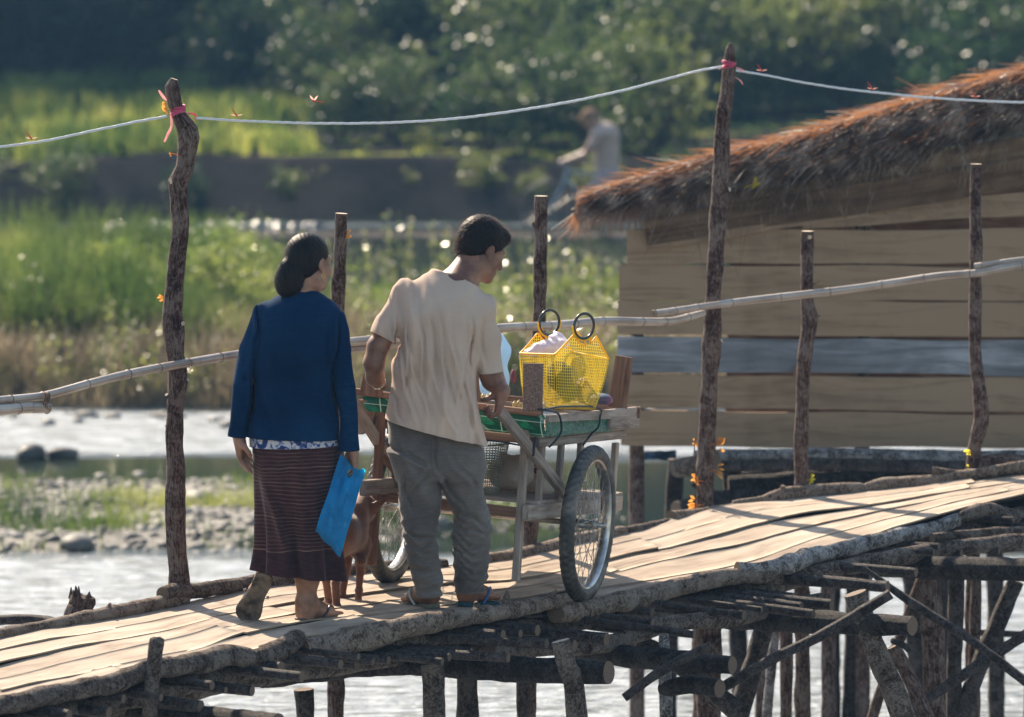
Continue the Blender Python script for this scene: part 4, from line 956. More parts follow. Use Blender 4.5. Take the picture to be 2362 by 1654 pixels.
hb('wall_board', 1424, 817, R_, 828, 80, YH+.01, 'hutgrey', lab='grey weathered wall board'); hb('wall_board', 1442, 903, R_, 912, 76); hb('wall_board', 1432, 987, R_, 996, 80, YH+.006)
# sloping gable boards under the thatch
hb('gable_board', 1488, 534, R_, 372, 66, YH-.04, taper=1.1); hb('gable_board', 1500, 560, 2000, 482, 30, YH-.035, taper=.9)
hb('gable_board', 1700, 470, R_, 330, 80, YH-.015, taper=1.1); hb('gable_board', 1850, 500, R_, 462, 52, YH-.02)
hb('backing_board', 1560, 540, R_, 520, 90, YH+1.0, 'timberb'); hb('backing_board', 1680, 700, R_, 720, 620, YH+.9, 'timberb')  # wide backing panel added behind the wall so its gaps show dark
mb = MB(); mb.tube(pix_log([(1843, 845, YH-.06, .03), (1843, 870, YH-.06, .03)]), n=8); mb.build('peg', M['timberb'], hut)
for u, Y in ((1470, YH+.06), (1990, YH+.06), (2400, YH+.06)):
    part_ = MB(); part_.tube(pix_log([(u, 560 if u < 1900 else 300, Y, .035), (u-2, 1100, Y, .04), (u, 1800, Y, .04)]), n=10, step=.1, rough=.1); part_.build('post', M['post'], hut)
# thatch: a thick ragged verge sloping down to the left
top = itp([(1300, 486), (1340, 455), (1381, 428), (1450, 408), (1540, 385), (1646, 347), (1780, 318), (1920, 280), (2050, 240), (2130, 212), (2230, 186), (2318, 162), (2520, 110)])
bot = itp([(1300, 500), (1381, 478), (1450, 480), (1560, 470), (1719, 446), (1830, 430), (1943, 410), (2100, 378), (2318, 316), (2520, 270)])
mb = MB(); G1 = []; us = np.linspace(1318, 2500, 60)
for i, u in enumerate(us):
    a = top(u)+16; c = bot(u)-14; row = []
    for k in range(14):
        an = 2*pi*k/13; row.append(P(u, (a+c)/2-(a-c)/2*0-(c-a)/2*sin(an), YH+.55-.62*cos(an)))
    G1.append(row)
mb.grid(G1, uvs=(2, 6)); 
m_core = pm('thatch_core', [(.35, (.02, .013, .010)), (.6, (.07, .045, .03))], 3, (1, 1, 6), 'UV', bmp=.8)
mb.build('roof_core', m_core, hut)
m_th = pm('thatch_straw', [(.36, (.04, .026, .02)), (.5, (.16, .11, .08)), (.62, (.40, .34, .29))], 9, (1, 1, 1), 'Object', detail=6, rough=.5, tr=.24, trc=(.60, .26, .10), spec=.5)
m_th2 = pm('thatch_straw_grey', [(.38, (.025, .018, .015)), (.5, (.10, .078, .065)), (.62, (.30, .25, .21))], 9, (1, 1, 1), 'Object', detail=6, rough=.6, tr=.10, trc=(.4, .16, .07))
def straws(n, fn, mat, name, w=.006, seg=3):
    V = []; F = []
    for k in range(n):
        p, d, L, cur = fn(); d = d.normalized(); sd_ = d.cross(Vector((random.uniform(-1, 1), random.uniform(-1, 1), random.uniform(-1, 1)))).normalized()*w*random.uniform(.5, 1.2)/2; i0 = len(V)
        for i in range(seg+1):
            t = i/seg; c = p+d*L*t+cur*t*t*L; s_ = sd_*(1-.8*t); V += [tuple(c-s_), tuple(c+s_)]
        for i in range(seg): F.append((i0+2*i, i0+2*i+1, i0+2*i+3, i0+2*i+2))
    return mk(name, V, np.array(F), mat, hut)
slope = (P(1400, 420, YH)-P(2300, 165, YH)).normalized()
def f_top():
    u = 1352+1160*random.random()**.9; p = P(u, top(u)+random.uniform(4, 22), YH+random.uniform(-.1, 1.2)); d = slope+Vector((random.gauss(0, .15), random.gauss(-.2, .5), random.gauss(.0, .20)))
    return p, d, min(random.uniform(.06, .26), max(.03, (u-1325)/449)), Vector((0, 0, random.uniform(-.3, .05)))
def f_front():
    u = 1345+1180*random.random(); f = random.random(); p = P(u, top(u)+12+(bot(u)-top(u)-22)*f, YH-.04-.10*sin(pi*f)); d = slope+Vector((random.gauss(0, .3), random.gauss(-.2, .25), random.gauss(-.12, .22)))
    return p, d, min(random.uniform(.05, .22), max(.03, (u-1325)/449)), Vector((0, 0, random.uniform(-.4, .05)))
def f_hang():
    u = 1330+820*random.random()**1.3; p = P(u, bot(u)-random.uniform(0, 16), YH-.06+random.uniform(-.04, .3)); d = Vector((random.gauss(-.35, .4), random.gauss(-.1, .2), -1))
    return p, d, random.uniform(.03, .15)*(1.0 if u < 1560 else .55), Vector((random.uniform(-.5, .5), 0, -.2))
def f_long():
    u = random.uniform(1500, 2400); p = P(u, bot(u)-random.uniform(10, 60), YH-.12); d = Vector((random.gauss(-.1, .5), -.1, -1)); return p, d, random.uniform(.15, .45), Vector((random.uniform(-.4, .4), 0, -.1))
def f_tip():
    u = random.uniform(1345, 1420); p = P(u+20, (top(u)+bot(u))/2+random.uniform(-15, 12), YH+random.uniform(-.1, .9)); d = Vector((-1, random.gauss(0, .3), random.gauss(-.5, .3))); return p, d, random.uniform(.03, .11), Vector((0, 0, -.5))
straws(5200, f_top, m_th, 'thatch_ridge', .009); straws(3600, f_front, m_th2, 'thatch_verge', .009); straws(2000, f_hang, m_th, 'thatch_fringe', .006); straws(170, f_long, m_th2, 'loose_straw', .006, 5); straws(500, f_tip, m_th, 'thatch_tip', .006)
sprg = sprig(hut, 1735, 428, YH-.2, 4, .07, 1, m_leafy)
mb = MB()
# platform and clutter under the hut
def hp(name, pts, mat='post', **kw): return blog(name, pts, M[mat], hut, 'cut', n=10, step=.05, **kw)
for k, (v, dY) in enumerate(((1046, -.1), (1056, .3), (1070, -.25), (1092, .1))):
    hp('floor_pole', [(1600+30*k, v+6, YH+dY, .03), (1900, v, YH+dY-.05, .03), (2200, v+8, YH+dY, .035), (2520, v+4, YH+dY, .035)], 'birch' if k == 0 else 'pole', ring=.1)
hp('floor_beam', [(1560, 1082, YH-.1, .05), (1650, 1062, YH-.3, .05)], 'logd'); hp('floor_beam', [(1680, 1120, YH-.1, .05), (2000, 1112, YH-.1, .06), (2500, 1130, YH-.1, .06)], 'beam')
hp('floor_beam', [(1560, 1180, YH-.5, .05), (1700, 1150, YH-.3, .05), (1900, 1168, YH-.1, .05)], 'beam'); hp('floor_beam', [(1600, 1230, YH-.2, .05), (2100, 1200, YH, .05)], 'beam')
for u, l in ((1560, -20), (1680, 30), (1770, -10), (1915, 4), (1990, -30), (2080, 40), (2170, 0), (2290, 10), (2400, -20)):
    hp('stilt', [(u, 1060, YH+.1, .045), (u+l*.4, 1200, YH+.1, .045), (u+l, 1700, YH+.1, .045)], random.choice(['pole', 'post', 'beam']))
for a_ in ([(1560, 1240, 0), (1760, 1100, .2)], [(1930, 1080, 0), (2100, 1190, 0)], [(2000, 1190, .3), (2210, 1090, .3)], [(1600, 1110, -.2), (1760, 1220, -.2)], [(1740, 1190, .5), (1800, 1120, .5)]):
    hp('brace', [(u, v, YH+d, .03) for u, v, d in a_], 'pole')
m_tarp = pm('blue_tarp', [(.4, (.02, .05, .10)), (.6, (.05, .10, .17))], 5, rough=.4, bmp=.6)
for (u0, u1, v0, v1, Y) in ((1700, 1790, 1120, 1200, YH+.4), (1960, 2060, 1110, 1190, YH+.5), (1460, 1560, 1040, 1062, YH+.6)):
    mb = MB(); mb.grid([[P(u0+(u1-u0)*i/8, v0+(v1-v0)*j/6+4*sn((i, j, u0), .6), Y+.08*sn((i, j, 3), .5)) for j in range(7)] for i in range(9)]); solidify(mb.build('tarp', m_tarp, hut), .004)
# haze
m, nt, b, out = start('haze'); nt.nodes.remove(b)
vol = nt.nodes.new('ShaderNodeVolumePrincipled'); vol.inputs['Color'].default_value = (.26, .56, 1.0, 1); vol.inputs['Density'].default_value = HAZE_D; vol.inputs['Anisotropy'].default_value = .25
lk(nt, vol.outputs[0], out.inputs['Volume'])
V = [(x, y, z) for x in (-70, 70) for y in (-16, 194) for z in (-2.5, 17.5)]
hz = mk('haze', V, [(0, 1, 3, 2), (4, 6, 7, 5), (0, 4, 5, 1), (2, 3, 7, 6), (0, 2, 6, 4), (1, 5, 7, 3)], m, smooth=False); hz['kind'] = 'stuff'
# ================================================================== hand cart
RW = .33
Rc = PZ(1347, 1389, 1.42); Lc = P(901, 1345, 0+Rc.y+.26)
a_ = (Rc-Lc).normalized(); h0 = Vector((0, 0, 1)).cross(a_).normalized(); n0 = a_.cross(h0); phi = math.radians(4)
hx, hy, hz_ = a_, (h0*cos(phi)-n0*sin(phi)), None; hz_ = hx.cross(hy)
AX = (Rc+Lc)/2+n0*RW; HW = (Rc-Lc).length/2
def CL(x, y, z): return AX+hx*x+hy*y+hz_*z
def loc(p): d = p-AX; return Vector((d.dot(hx), d.dot(hy), d.dot(hz_)))
def C(u, v, ax, val):
    d = ray(u, v); o = Vector((0, 0, ZC)); nn = (hx, hy, hz_)[ax]; t = (val-(o-AX).dot(nn))/d.dot(nn); return o+d*t
print('CART wheels', Rc, Lc, 'half', HW)
cart = empty('hand_cart', (Rc+Lc)/2, 'wooden two-wheeled hand cart with green woven sides pushed by the man', 'cart')
XR, YR = .317, -.45
FW = 0.80
def bm_(name, p, q, side, w, h, mat='timber', **kw):
    mb = MB(); mb.beam(p, q, side, w, h, **kw); return mb.build(name, M[mat], cart, smooth=False)
X, Y_, Z_ = hx, hy, hz_
px = 1/560.
# rear frame
pa, pb = C(812, 902, 1, -.475), C(1246, 954, 1, -.475); bm_('rear_bar', pa, pb, Z_, .026, .03, 'timberb')
ztop = loc(pb).z
bm_('rear_beam', C(838, 973, 1, -.44), C(1206, 1013, 1, -.44), Z_, .034, .03, 'timberb'); zlow = loc(C(1206, 1013, 1, -.44)).z
bm_('leg', C(1213, 992, 1, -.462), C(1190, 1341, 1, -.50), X, .030, .036); bm_('leg', C(880, 950, 1, -.462), C(857, 1304, 1, -.50), X, .036, .036, 'timberb')
bm_('corner_block', C(826, 942, 1, -.468), C(868, 946, 1, -.468), Z_, .075, .02, 'timberb')
bm_('lower_rear_beam', C(850, 1142, 1, -.44), C(1212, 1184, 1, -.44), Z_, .040, .03, 'timberb')
# right and left lower rails with end grain blocks
for sgn, (ua, va, ub, vb) in ((1, (1212, 1183, 1428, 1160)), (-1, (838, 1132, 1048, 1112))):
    p, q = C(ua, va-(6 if sgn < 0 else 0), 0, XR*sgn), C(ub, vb-(6 if sgn < 0 else 0), 0, XR*sgn); bm_('lower_rail', p, q, Z_, .064, .034); zs = loc(p).z
    lr = (loc(p), loc(q))
    if sgn == 1: lrR = lr
p0, q0 = lrR; 
sp_, sq_ = C(1238, 1021, 0, XR), C(1438, 1001, 0, XR); bm_('upper_rail', sp_, sq_, Z_, .038, .03)
zr0, zr1 = loc(sp_).z, loc(sq_).z; yr0, yr1 = loc(sp_).y, loc(sq_).y
bm_('upper_rail', CL(-XR, yr0, zr0), CL(-XR, yr1, zr1), Z_, .038, .03)
def ylerp(y, a, b): return a[2]+(b[2]-a[2])*(y-a[1])/(b[1]-a[1])
for u in (1247, 1291, 1336, 1416):
    t = C(u, 1022, 0, XR-.002); b_ = C(u, 1165, 0, XR-.002); lt, lb = loc(t), loc(b_); y = (lt.y+lb.y)/2
    for sg in (1, -1):
        bm_('upright', CL(sg*(XR-.004), y, lt.z), CL(sg*(XR-.004), y, lb.z), Y_, .040 if u != 1416 else .05, .022, 'timber' if sg == 1 else 'timberb')
# shelf boards across the lower rails
ys = -.40; k = 0
while ys < p0.y+(q0.y-p0.y)-.03:
    z = ylerp(ys, p0, q0)+.034; w = random.uniform(.10, .16)
    bm_('shelf_board', CL(-XR-.01, ys+w/2, z+random.uniform(0, .006)), CL(XR+.01, ys+w/2, z+random.uniform(0, .006)), Y_, w*.96, .014, 'timber'); ys += w; k += 1
ZSH = ylerp(0, p0, q0)+.042
# tray floor
ys = yr0
while ys < yr1-.04:
    w = random.uniform(.12, .18); bm_('tray_board', CL(-XR-.02, ys+w/2, zr0+(zr1-zr0)*(ys-yr0)/(yr1-yr0)+.027), CL(XR+.02, ys+w/2, zr0+(zr1-zr0)*(ys-yr0)/(yr1-yr0)+.027), Y_, w*.97, .014, 'timber'); ys += w
ZT = (zr0+zr1)/2+.035
# side planks
bm_('side_plank', C(1262, 966, 0, XR+.03), C(1474, 950, 0, XR+.03), Z_, .030, .018, w2=.046); bm_('side_plank', C(1404, 975, 0, XR+.032), C(1472, 974, 0, XR+.032), Z_, .054, .016)
pl0, pl1 = loc(C(1262, 966, 0, XR+.03)), loc(C(1474, 950, 0, XR+.03))
bm_('side_plank', CL(-XR-.03, pl0.y, pl0.z), CL(-XR-.03, pl1.y, pl1.z), Z_, .046, .018)
bm_('front_plank', CL(-XR-.05, pl1.y-.05, pl1.z), CL(XR+.05, pl1.y-.05, pl1.z), Z_, .05, .018, 'timberb')
bm_('tray_batten', C(1256, 944, 0, XR-.10), C(1400, 958, 0, XR-.16), Z_, .014, .03, 'timber') 
bm_('tray_batten', C(1110, 930, 1, -.30), C(1206, 936, 1, -.30), Z_, .026, .016, 'timber')
# push handles
HA, HB = C(1146, 940, 1, -.80), C(1312, 1150, 0, XR+.05); bm_('handle', HA, HB, X, .030, .046); gR = HA.lerp(HB, .02)
bm_('handle', C(790, 890, 0, -XR-.045), C(930, 1112, 0, -XR-.045), X, .030, .046)
bm_('handle_block', C(826, 958, 1, -.50), C(842, 998, 1, -.50), X, .05, .03, 'timber')
bm_('back_brace', C(870, 1040, 1, -.40), C(1000, 1180, 1, -.40), X, .03, .02, 'timberb')
# stakes standing at the tray corners
bm_('stake', C(1229, 948, 1, -.492), C(1230, 838, 1, -.492), X, .082, .012, 'timberb', w2=.084).data.materials[0] = pm('stake_wood', [(.4, (.13, .085, .07)), (.55, (.19, .135, .115)), (.65, (.27, .21, .185))], 160, detail=3, rough=.75, bmp=.3)
bm_('stake', C(1424, 940, 1, yr1-.12), C(1440, 822, 1, yr1-.12), X, .086, .02, 'timberb', w2=.074)
bm_('stake', C(856, 912, 1, -.492), C(868, 806, 1, -.492), X, .100, .012, 'timberb', w2=.06)
bm_('stake', CL(-XR, yr1-.12, ZT-.02), CL(-XR+.01, yr1-.12, ZT+.19), X, .08, .02, 'timberb')
# green woven cloth round the tray
m, nt, b, out = start('green_woven_plastic'); u = coords(nt, 'UV')
def stripe(rot, sc, lo, hi, off=0):
    mp = nt.nodes.new('ShaderNodeMapping'); mp.inputs['Rotation'].default_value = (0, 0, rot); mp.inputs['Scale'].default_value = (sc, sc, 1); mp.inputs['Location'].default_value = (off, 0, 0); lk(nt, u, mp.inputs[0])
    s_ = nt.nodes.new('ShaderNodeSeparateXYZ'); lk(nt, mp.outputs[0], s_.inputs[0]); fr = math_(nt, 'FRACT', s_.outputs[0]); return math_(nt, 'MULTIPLY', math_(nt, 'GREATER_THAN', fr, lo), math_(nt, 'LESS_THAN', fr, hi))
c0 = ramp(nt, nz(nt, u, 5, 3), [(.4, (.004, .16, .085)), (.6, (.01, .30, .15))])
c1 = mixc(nt, stripe(.75, 1.3, .0, .45), c0, (.003, .10, .05)); c1 = mixc(nt, stripe(-1.57, 2.2, .45, .75, .2), c1, (.004, .13, .07))
c1 = mixc(nt, stripe(.75, 1.3, .52, .545), c1, (.6, .68, .62)); c1 = mixc(nt, stripe(.75, 1.3, .575, .60), c1, (.6, .68, .62)); c1 = mixc(nt, stripe(0, .9, .70, .725, .3), c1, (.55, .65, .6)); c1 = mixc(nt, stripe(-1.57, 2.2, .82, .87, .2), c1, (.55, .65, .6))
lk(nt, c1, b.inputs['Base Color']); b.inputs['Roughness'].default_value = .35; bump(nt, b, nz(nt, u, 8, 5, .6), .6, .01); transl(nt, b, out, c1, .3); M['green'] = m
def cloth(name, TL, TR, BR, BL, mat, nu=50, nv=12, amp=.006, uv=(5, .8), bulge=.0, nrm=None, parent=None, th=.0015):
    G = []; nrm = nrm or -Y_
    for j in range(nv):
        f = j/(nv-1); row = []
        for i in range(nu):
            g_ = i/(nu-1); p = TL.lerp(TR, g_).lerp(BL.lerp(BR, g_), f); s_ = amp*(sn((g_*9, f*1.5, 1), 1.3, 3)+.5*sn((g_*30, f*3, 4), 1, 6))+bulge*sin(pi*f)
            row.append(p+nrm*s_+Vector((0, 0, -.004*abs(sn((g_*7, 0, f), 1.4))*float(f > .9))))
        G.append(row)
    mb = MB(); mb.grid(G, uvs=uv); o = mb.build(name, mat, parent or cart); return solidify(o, th)
cloth('woven_cloth', C(838, 908, 1, -.468), C(1256, 958, 1, -.468), C(1260, 1006, 1, -.462), C(846, 966, 1, -.462), M['green'], bulge=.012)
m_gs = pm('green_plastic_film', [(.38, (.02, .13, .09)), (.5, (.08, .24, .18)), (.62, (.45, .55, .5))], 5, (14, 1, 1), 'UV', rough=.3, bmp=1, bdist=.01, tr=.2, trc=(.05, .3, .2))
cloth('side_cloth', C(1256, 962, 0, XR+.018), C(1415, 955, 0, XR+.018), C(1412, 994, 0, XR+.026), C(1260, 1008, 0, XR+.026), m_gs, 40, 10, .010, uv=(2, 1), nrm=X)
# cords
m_dark = pm('dark_cord', [(0, (.012, .022, .03))], rough=.5)
mb = MB(); mb.tube([C(1258, 944, 1, -.5), C(1300, 938, 0, XR+.04), C(1380, 940, 0, XR+.046), C(1384, 962, 0, XR+.05), C(1380, 985, 0, XR+.05), C(1366, 999, 0, XR+.03), C(1358, 1010, 0, XR+.02), C(1346, 1026, 0, XR+.02)], .0045, n=7, step=.012)
mb.build('tie_cord', m_dark, cart); mb = MB(); mb.tube([C(1240, 944, 1, -.51), C(1262, 946, 0, XR+.05), C(1286, 953, 0, XR+.06), C(1294, 972, 0, XR+.06), C(1294, 998, 0, XR+.06), C(1280, 1018, 0, XR+.05), C(1266, 1032, 0, XR+.03)], .0045, n=7, step=.012)
mb.build('tie_cord', m_dark, cart); mb = MB(); mb.tube([C(1236, 1008, 1, -.485), C(1232, 1030, 1, -.487), C(1230, 1052, 1, -.487)], .006, n=7, step=.012); mb.build('tie_cord', m_dark, cart); mb = MB(); mb.tube([C(1110, 1014, 1, -.47), C(1160, 1020, 1, -.475), C(1204, 1028, 1, -.475)], .004, n=6, step=.02); mb.build('tie_cord', m_dark, cart); mb = MB(); mb.tube([C(834, 1000, 1, -.5), C(858, 990, 1, -.5), C(866, 960, 1, -.49)], .005, n=6, step=.012)
mb.build('tie_cord', m_dark, cart)
# wheels
m, nt, b, out = start('tyre_rubber'); u = coords(nt, 'UV'); s_ = nt.nodes.new('ShaderNodeSeparateXYZ'); lk(nt, u, s_.inputs[0])
dn = nz(nt, coords(nt, 'Object'), 9, 5); c = ramp(nt, dn, [(.4, (.030, .028, .027)), (.55, (.085, .077, .072)), (.7, (.17, .155, .14))]); lk(nt, c, b.inputs['Base Color']); b.inputs['Roughness'].default_value = .6
bump(nt, b, nz(nt, coords(nt, 'Object'), 60, 4), .3, .003); M['rubber'] = m
m_chr = pm('rim_metal', [(.4, (.30, .29, .28)), (.6, (.62, .6, .58))], 12, rough=.32, metal=.85); m_spoke = pm('spoke_metal', [(.4, (.22, .20, .19)), (.6, (.5, .48, .46))], 12, rough=.4, metal=.7)
def wheel(xc, rnd):
    c = CL(xc, 0, 0); w = empty('wheel', c, None, None); w.parent = cart; w.location = c-WLOC[cart.name]
    TR_, tr_ = RW-.034, .034
    mb = MB(); NS, NC = 232, 22; G = []
    for i in range(NS+1):
        a = 2*pi*i/NS; row = []
        for k in range(NC+1):
            t = 2*pi*k/NC; cx, cr = sin(t), cos(t); rr = tr_
            # tread blocks: three rows of lugs over the outer third, cross grooves alternate
            if cr > .45:
                rr += .001; row_id = 0 if abs(cx) < .38 else 1
                if (i+row_id*2) % 4 == 0: rr -= .012
                if .30 < abs(cx) < .50: rr -= .011
            elif cr > .0 and i % 4 == 0: rr -= .007
            xx = cx*rr*.95; r_ = TR_+cr*rr*1.0
            row.append(c+X*xx+Y_*(sin(a)*r_)+Z_*(cos(a)*r_))
        G.append(row)
    mb.grid(G, uvs=(1, 20)); mb.build('tyre', M['rubber'], w)
    mb = MB(); prof = [(-.021, -.018), (-.023, -.030), (-.014, -.034), (0, -.040), (.014, -.034), (.023, -.030), (.021, -.018), (.017, -.026), (-.017, -.026), (-.021, -.018)]; G = []
    for i in range(97):
        a = 2*pi*i/96; G.append([c+X*x_+Y_*(sin(a)*(TR_+r_))+Z_*(cos(a)*(TR_+r_)) for x_, r_ in prof])
    mb.grid(G); mb.build('rim', m_chr, w)
    mb = MB(); mb.tube([c-X*.05, c-X*.045, c-X*.045, c+X*.045, c+X*.045, c+X*.05], .019, n=16)
    for sx in (-1, 1): mb.tube([(*(c+X*sx*.032), .030), (*(c+X*sx*.036), .030)], n=18); mb.tube([(*(c+X*sx*.045), .012), (*(c+X*sx*.085), .009)], n=10)
    mb.build('hub', m_chr, w)
    mb = MB()
    for k in range(36):
        a = 2*pi*k/36; sx = 1 if k % 2 else -1; da = (1 if (k//2) % 2 else -1)*1.15; h_ = c+X*sx*.034+Y_*sin(a+da)*.028+Z_*cos(a+da)*.028; r_ = c+Y_*sin(a)*(TR_-.036)+Z_*cos(a)*(TR_-.036)
        mb.tube([h_, r_], .0016, n=5, cap=False)
    mb.build('spokes', m_spoke, w)
    return w
wheel(HW, 0); wheel(-HW, 1)
bm = MB(); bm.tube([CL(-HW+.04, 0, 0), CL(HW-.04, 0, 0)], .012, n=10); bm.build('axle', m_chr, cart)
for sg in (1, -1):
    y = 0; z = ylerp(0, p0, q0)
    bm_('axle_bracket', CL(sg*(XR+.02), 0, z), CL(sg*(HW-.055), 0, 0), Y_, .05, .02, 'timberb'); bm_('axle_bracket', CL(sg*(HW+.07), .02, .0), CL(sg*(HW+.07), .0, .0)+Z_*.03, Y_, .04, .006, 'timber')
# ------------------------------------------------------------------ load on the cart
m_yel = pm('yellow_plastic_mesh', [(.4, (.70, .56, .06)), (.6, (.84, .70, .12))], 8, rough=.38, tr=.5, trc=(1.0, .84, .16)); m_yel2 = pm('yellow_trim', [(0, (.85, .54, .03))], rough=.35, tr=.35, trc=(1, .66, .06)); m_blk = pm('black_plastic', [(0, (.012, .012, .014))], rough=.25, spec=.6)
def mesh_panel(mb, pf, top, nu, nv, w):
    """woven strips on the surface pf(s, t) below the curve t = top(s)"""
    def strip(A, B, n, wid, horizontal):
        G = []
        for i in range(n+1):
            f = i/n; s = A[0]+(B[0]-A[0])*f; t = A[1]+(B[1]-A[1])*f; p = pf(s, t)
            d = (pf(s, t+.01)-pf(s, t-.01)) if horizontal else (pf(s+.01, t)-pf(s-.01, t)); d = d.normalized()*wid/2; G.append([p-d, p+d])
        mb.grid(G)
    for i in range(nu+1):
        s = i/nu; tt = top(s)
        if tt > .02: strip((s, 0), (s, tt), max(3, int(tt*16)), w, False)
    for j in range(nv*2):
        t = j/nv; segs = []; cur = None
        for i in range(61):
            s = i/60
            if top(s) >= t-1e-6:
                if cur is None: cur = s
                e = s
            elif cur is not None: segs.append((cur, e)); cur = None
        if cur is not None: segs.append((cur, e))
        for a, b_ in segs:
            if b_-a > .02: strip((a, t), (b_, t), max(2, int((b_-a)*16)), w, True)
bY = 20.62
def bil(BL, BR, TR, TL, bul=None):
    def f(s, t):
        p = BL.lerp(BR, s).lerp(TL.lerp(TR, s), t)
        if bul is not None: p = p+bul*(sin(pi*min(max(s, 0), 1))*.5+.5*sin(pi*min(max(t, 0), 1)))
        return p
    return f
fBL, fBR, fTR, fTL = P(1281, 942, bY-.02), P(1372, 944, bY+.12), P(1405, 828, bY+.16), P(1279, 818, bY-.02)
sd_ = Vector((-.64, .77, 0))
sBL, sTL = P(1208, 928, bY+.16), P(1199, 815, bY+.15)
bBR, bTR = P(1312, 920, bY+.30), P(1322, 812, bY+.31)
basket = empty('yellow_basket', P(1300, 942, bY+.14), 'open yellow plastic mesh basket with two black ring handles standing on the cart', 'basket')
rc2, rc1 = P(1347, 752, bY+.055), P(1267, 744, bY+.215)
fv = Vector((.78, .60, .02)).normalized()
def tcurve(cs, hp_, hw):
    def f(s):
        d = abs(s-cs)
        if d < hw*.62: return 1+hp_-.30
        return 1+(hp_-.0)*max(0, 1-(d-hw*.3)/(.60))**1.35
    return f
def arch(cs, hp_):
    # concave shoulders rising to the ring
    def f(s):
        d = (cs-s)/cs if s < cs else (s-cs)/(1-cs)
        if d < .36: return min(1.40, 1.5-.27*math.sqrt(max(0, 1-(d/.36)**2)))
        return 1+.42*((1-d)/.64)**1.15
    return f
tf, tb = arch(.483, .66), arch(.545, .62)
front = bil(fBL, fBR, fTR, fTL, Vector((.012, -.014, 0))); side = bil(sBL, fBL, fTL, sTL, Vector((-.006, -.008, 0))); back = bil(sBL, bBR, bTR, sTL); rs_ = bil(fBR, bBR, bTR, fTR)
mb = MB(); mesh_panel(mb, front, tf, 28, 18, .0030); mesh_panel(mb, back, tb, 28, 18, .0030)
o = mb.build('mesh_wall', m_yel, basket); solidify(o, .0012)
mb = MB(); mesh_panel(mb, side, lambda s: 1.0, 15, 18, .0034); mesh_panel(mb, rs_, lambda s: 1.0, 15, 18, .0034); mesh_panel(mb, bil(sBL, fBL, fBR, bBR), lambda s: 1.0, 14, 14, .005)
o = mb.build('mesh_wall', m_yel, basket); solidify(o, .0012)
def ring(c, name, R1=.0525, r=.0062):
    nrm = fv.cross(Vector((0, 0, 1))).normalized(); up = Vector((0, 0, 1)); mb = MB()
    mb.tube([c+fv*cos(a)*R1+up*sin(a)*R1 for a in [2*pi*i/40 for i in range(41)]], r, n=10, cap=False); return mb.build(name, m_blk, basket)
ring(rc2, 'ring_handle'); ring(rc1, 'ring_handle')
def rimtube(pf, tp, c):
    mb = MB(); pts = [pf(s, tp(s)) for s in np.linspace(0, 1, 41)]
    lo_ = [p for p in pts]; up = Vector((0, 0, 1))
    k = int(41*.0)
    d_ = [abs((p-c).length) for p in pts]
    iL = max(i for i in range(41) if i/40 < .55 and (pts[i]-c).length > .066); iR = min(i for i in range(41) if i/40 > .55 and (pts[i]-c).length > .066)
    a0 = math.atan2((pts[iL]-c).dot(up), (pts[iL]-c).dot(fv)); a1 = math.atan2((pts[iR]-c).dot(up), (pts[iR]-c).dot(fv))
    if a0 > 0: a0 -= 2*pi
    arc = [c+fv*cos(a)*.061+up*sin(a)*.061 for a in np.linspace(a0, a1, 22)]
    mb.tube([*pts[:iL+1], c+fv*cos(a0+pi*0-.9)*.0-(fv*.058)+up*.004], .0042, n=7, cap=True); mb.tube([c+fv*.058+up*.004, *pts[iR:]], .0042, n=7); mb.tube([c+fv*cos(a)*.0600+up*sin(a)*.0600 for a in np.linspace(-pi*1.02, .06, 24)], .0046, n=7)
    return mb.build('rim_trim', m_yel2, basket)
rimtube(front, tf, rc2); rimtube(back, tb, rc1)
mb = MB(); mb.tube([side(s, 1) for s in np.linspace(0, 1, 12)], .0045, n=7); mb.tube([rs_(s, 1) for s in np.linspace(0, 1, 12)], .0045, n=7); mb.build('rim_trim', m_yel2, basket)
def blob(name, fnlist, h, mat, label, cat, fold=0, fs=30, parent=None, group=None):
    lo = np.min([c.lo for c in fnlist], 0)-.03; hi = np.max([c.hi for c in fnlist], 0)+.03; S = Sdf(lo, hi, h)
    for c in fnlist: S.comp(c)
    if fold:
        def fn(X_, Y__, Z__): return fold*(np.abs(np.sin(X_*fs+3*np.sin(Z__*fs*.5)+Y__*fs*.6))+.6*np.abs(np.sin(Z__*fs*1.3+2*np.sin(X_*fs*.7)+Y__*fs)))-fold*.8
        S.apply(fn, lo, hi, .01, '+')
    V, Q = S.mesh(); o = mk(name, V, Q, mat, parent); return setp(o, label, cat, group)
m_wp = pm('white_plastic_bag', [(.35, (.50, .44, .52)), (.55, (.72, .69, .76)), (.7, (.80, .78, .82))], 14, rough=.3, bmp=.8, bdist=.01, bscale=30, tr=.4, trc=(.85, .78, .9), spec=.6)
blob('plastic_bag', [ell(P(1262, 800, bY+.14), (.060, .05, .028), k=.03), ell(P(1285, 782, bY+.17), (.035, .035, .03), k=.03), ell(P(1225, 812, bY+.15), (.03, .04, .018), k=.03), ell(P(1300, 792, bY+.13), (.03, .03, .022), k=.02)], .0035, m_wp, 'crumpled white plastic bag lying in the top of the yellow basket', 'plastic bag', .004, 55)
m_gb = pm('green_bundle', [(.4, (.05, .08, .03)), (.6, (.12, .15, .06))], 10, rough=.6, bmp=.6); m_cb = pm('brown_parcel', [(.4, (.25, .14, .09)), (.6, (.42, .28, .20))], 10, rough=.6, bmp=.5)
blob('leaf_bundle', [ell(P(1290, 868, bY+.12), (.055, .05, .065), k=.03), ell(P(1312, 905, bY+.12), (.04, .04, .04), k=.03)], .005, m_gb, 'dull green bundle showing through the wall of the yellow basket', 'bundle', .003, 40)
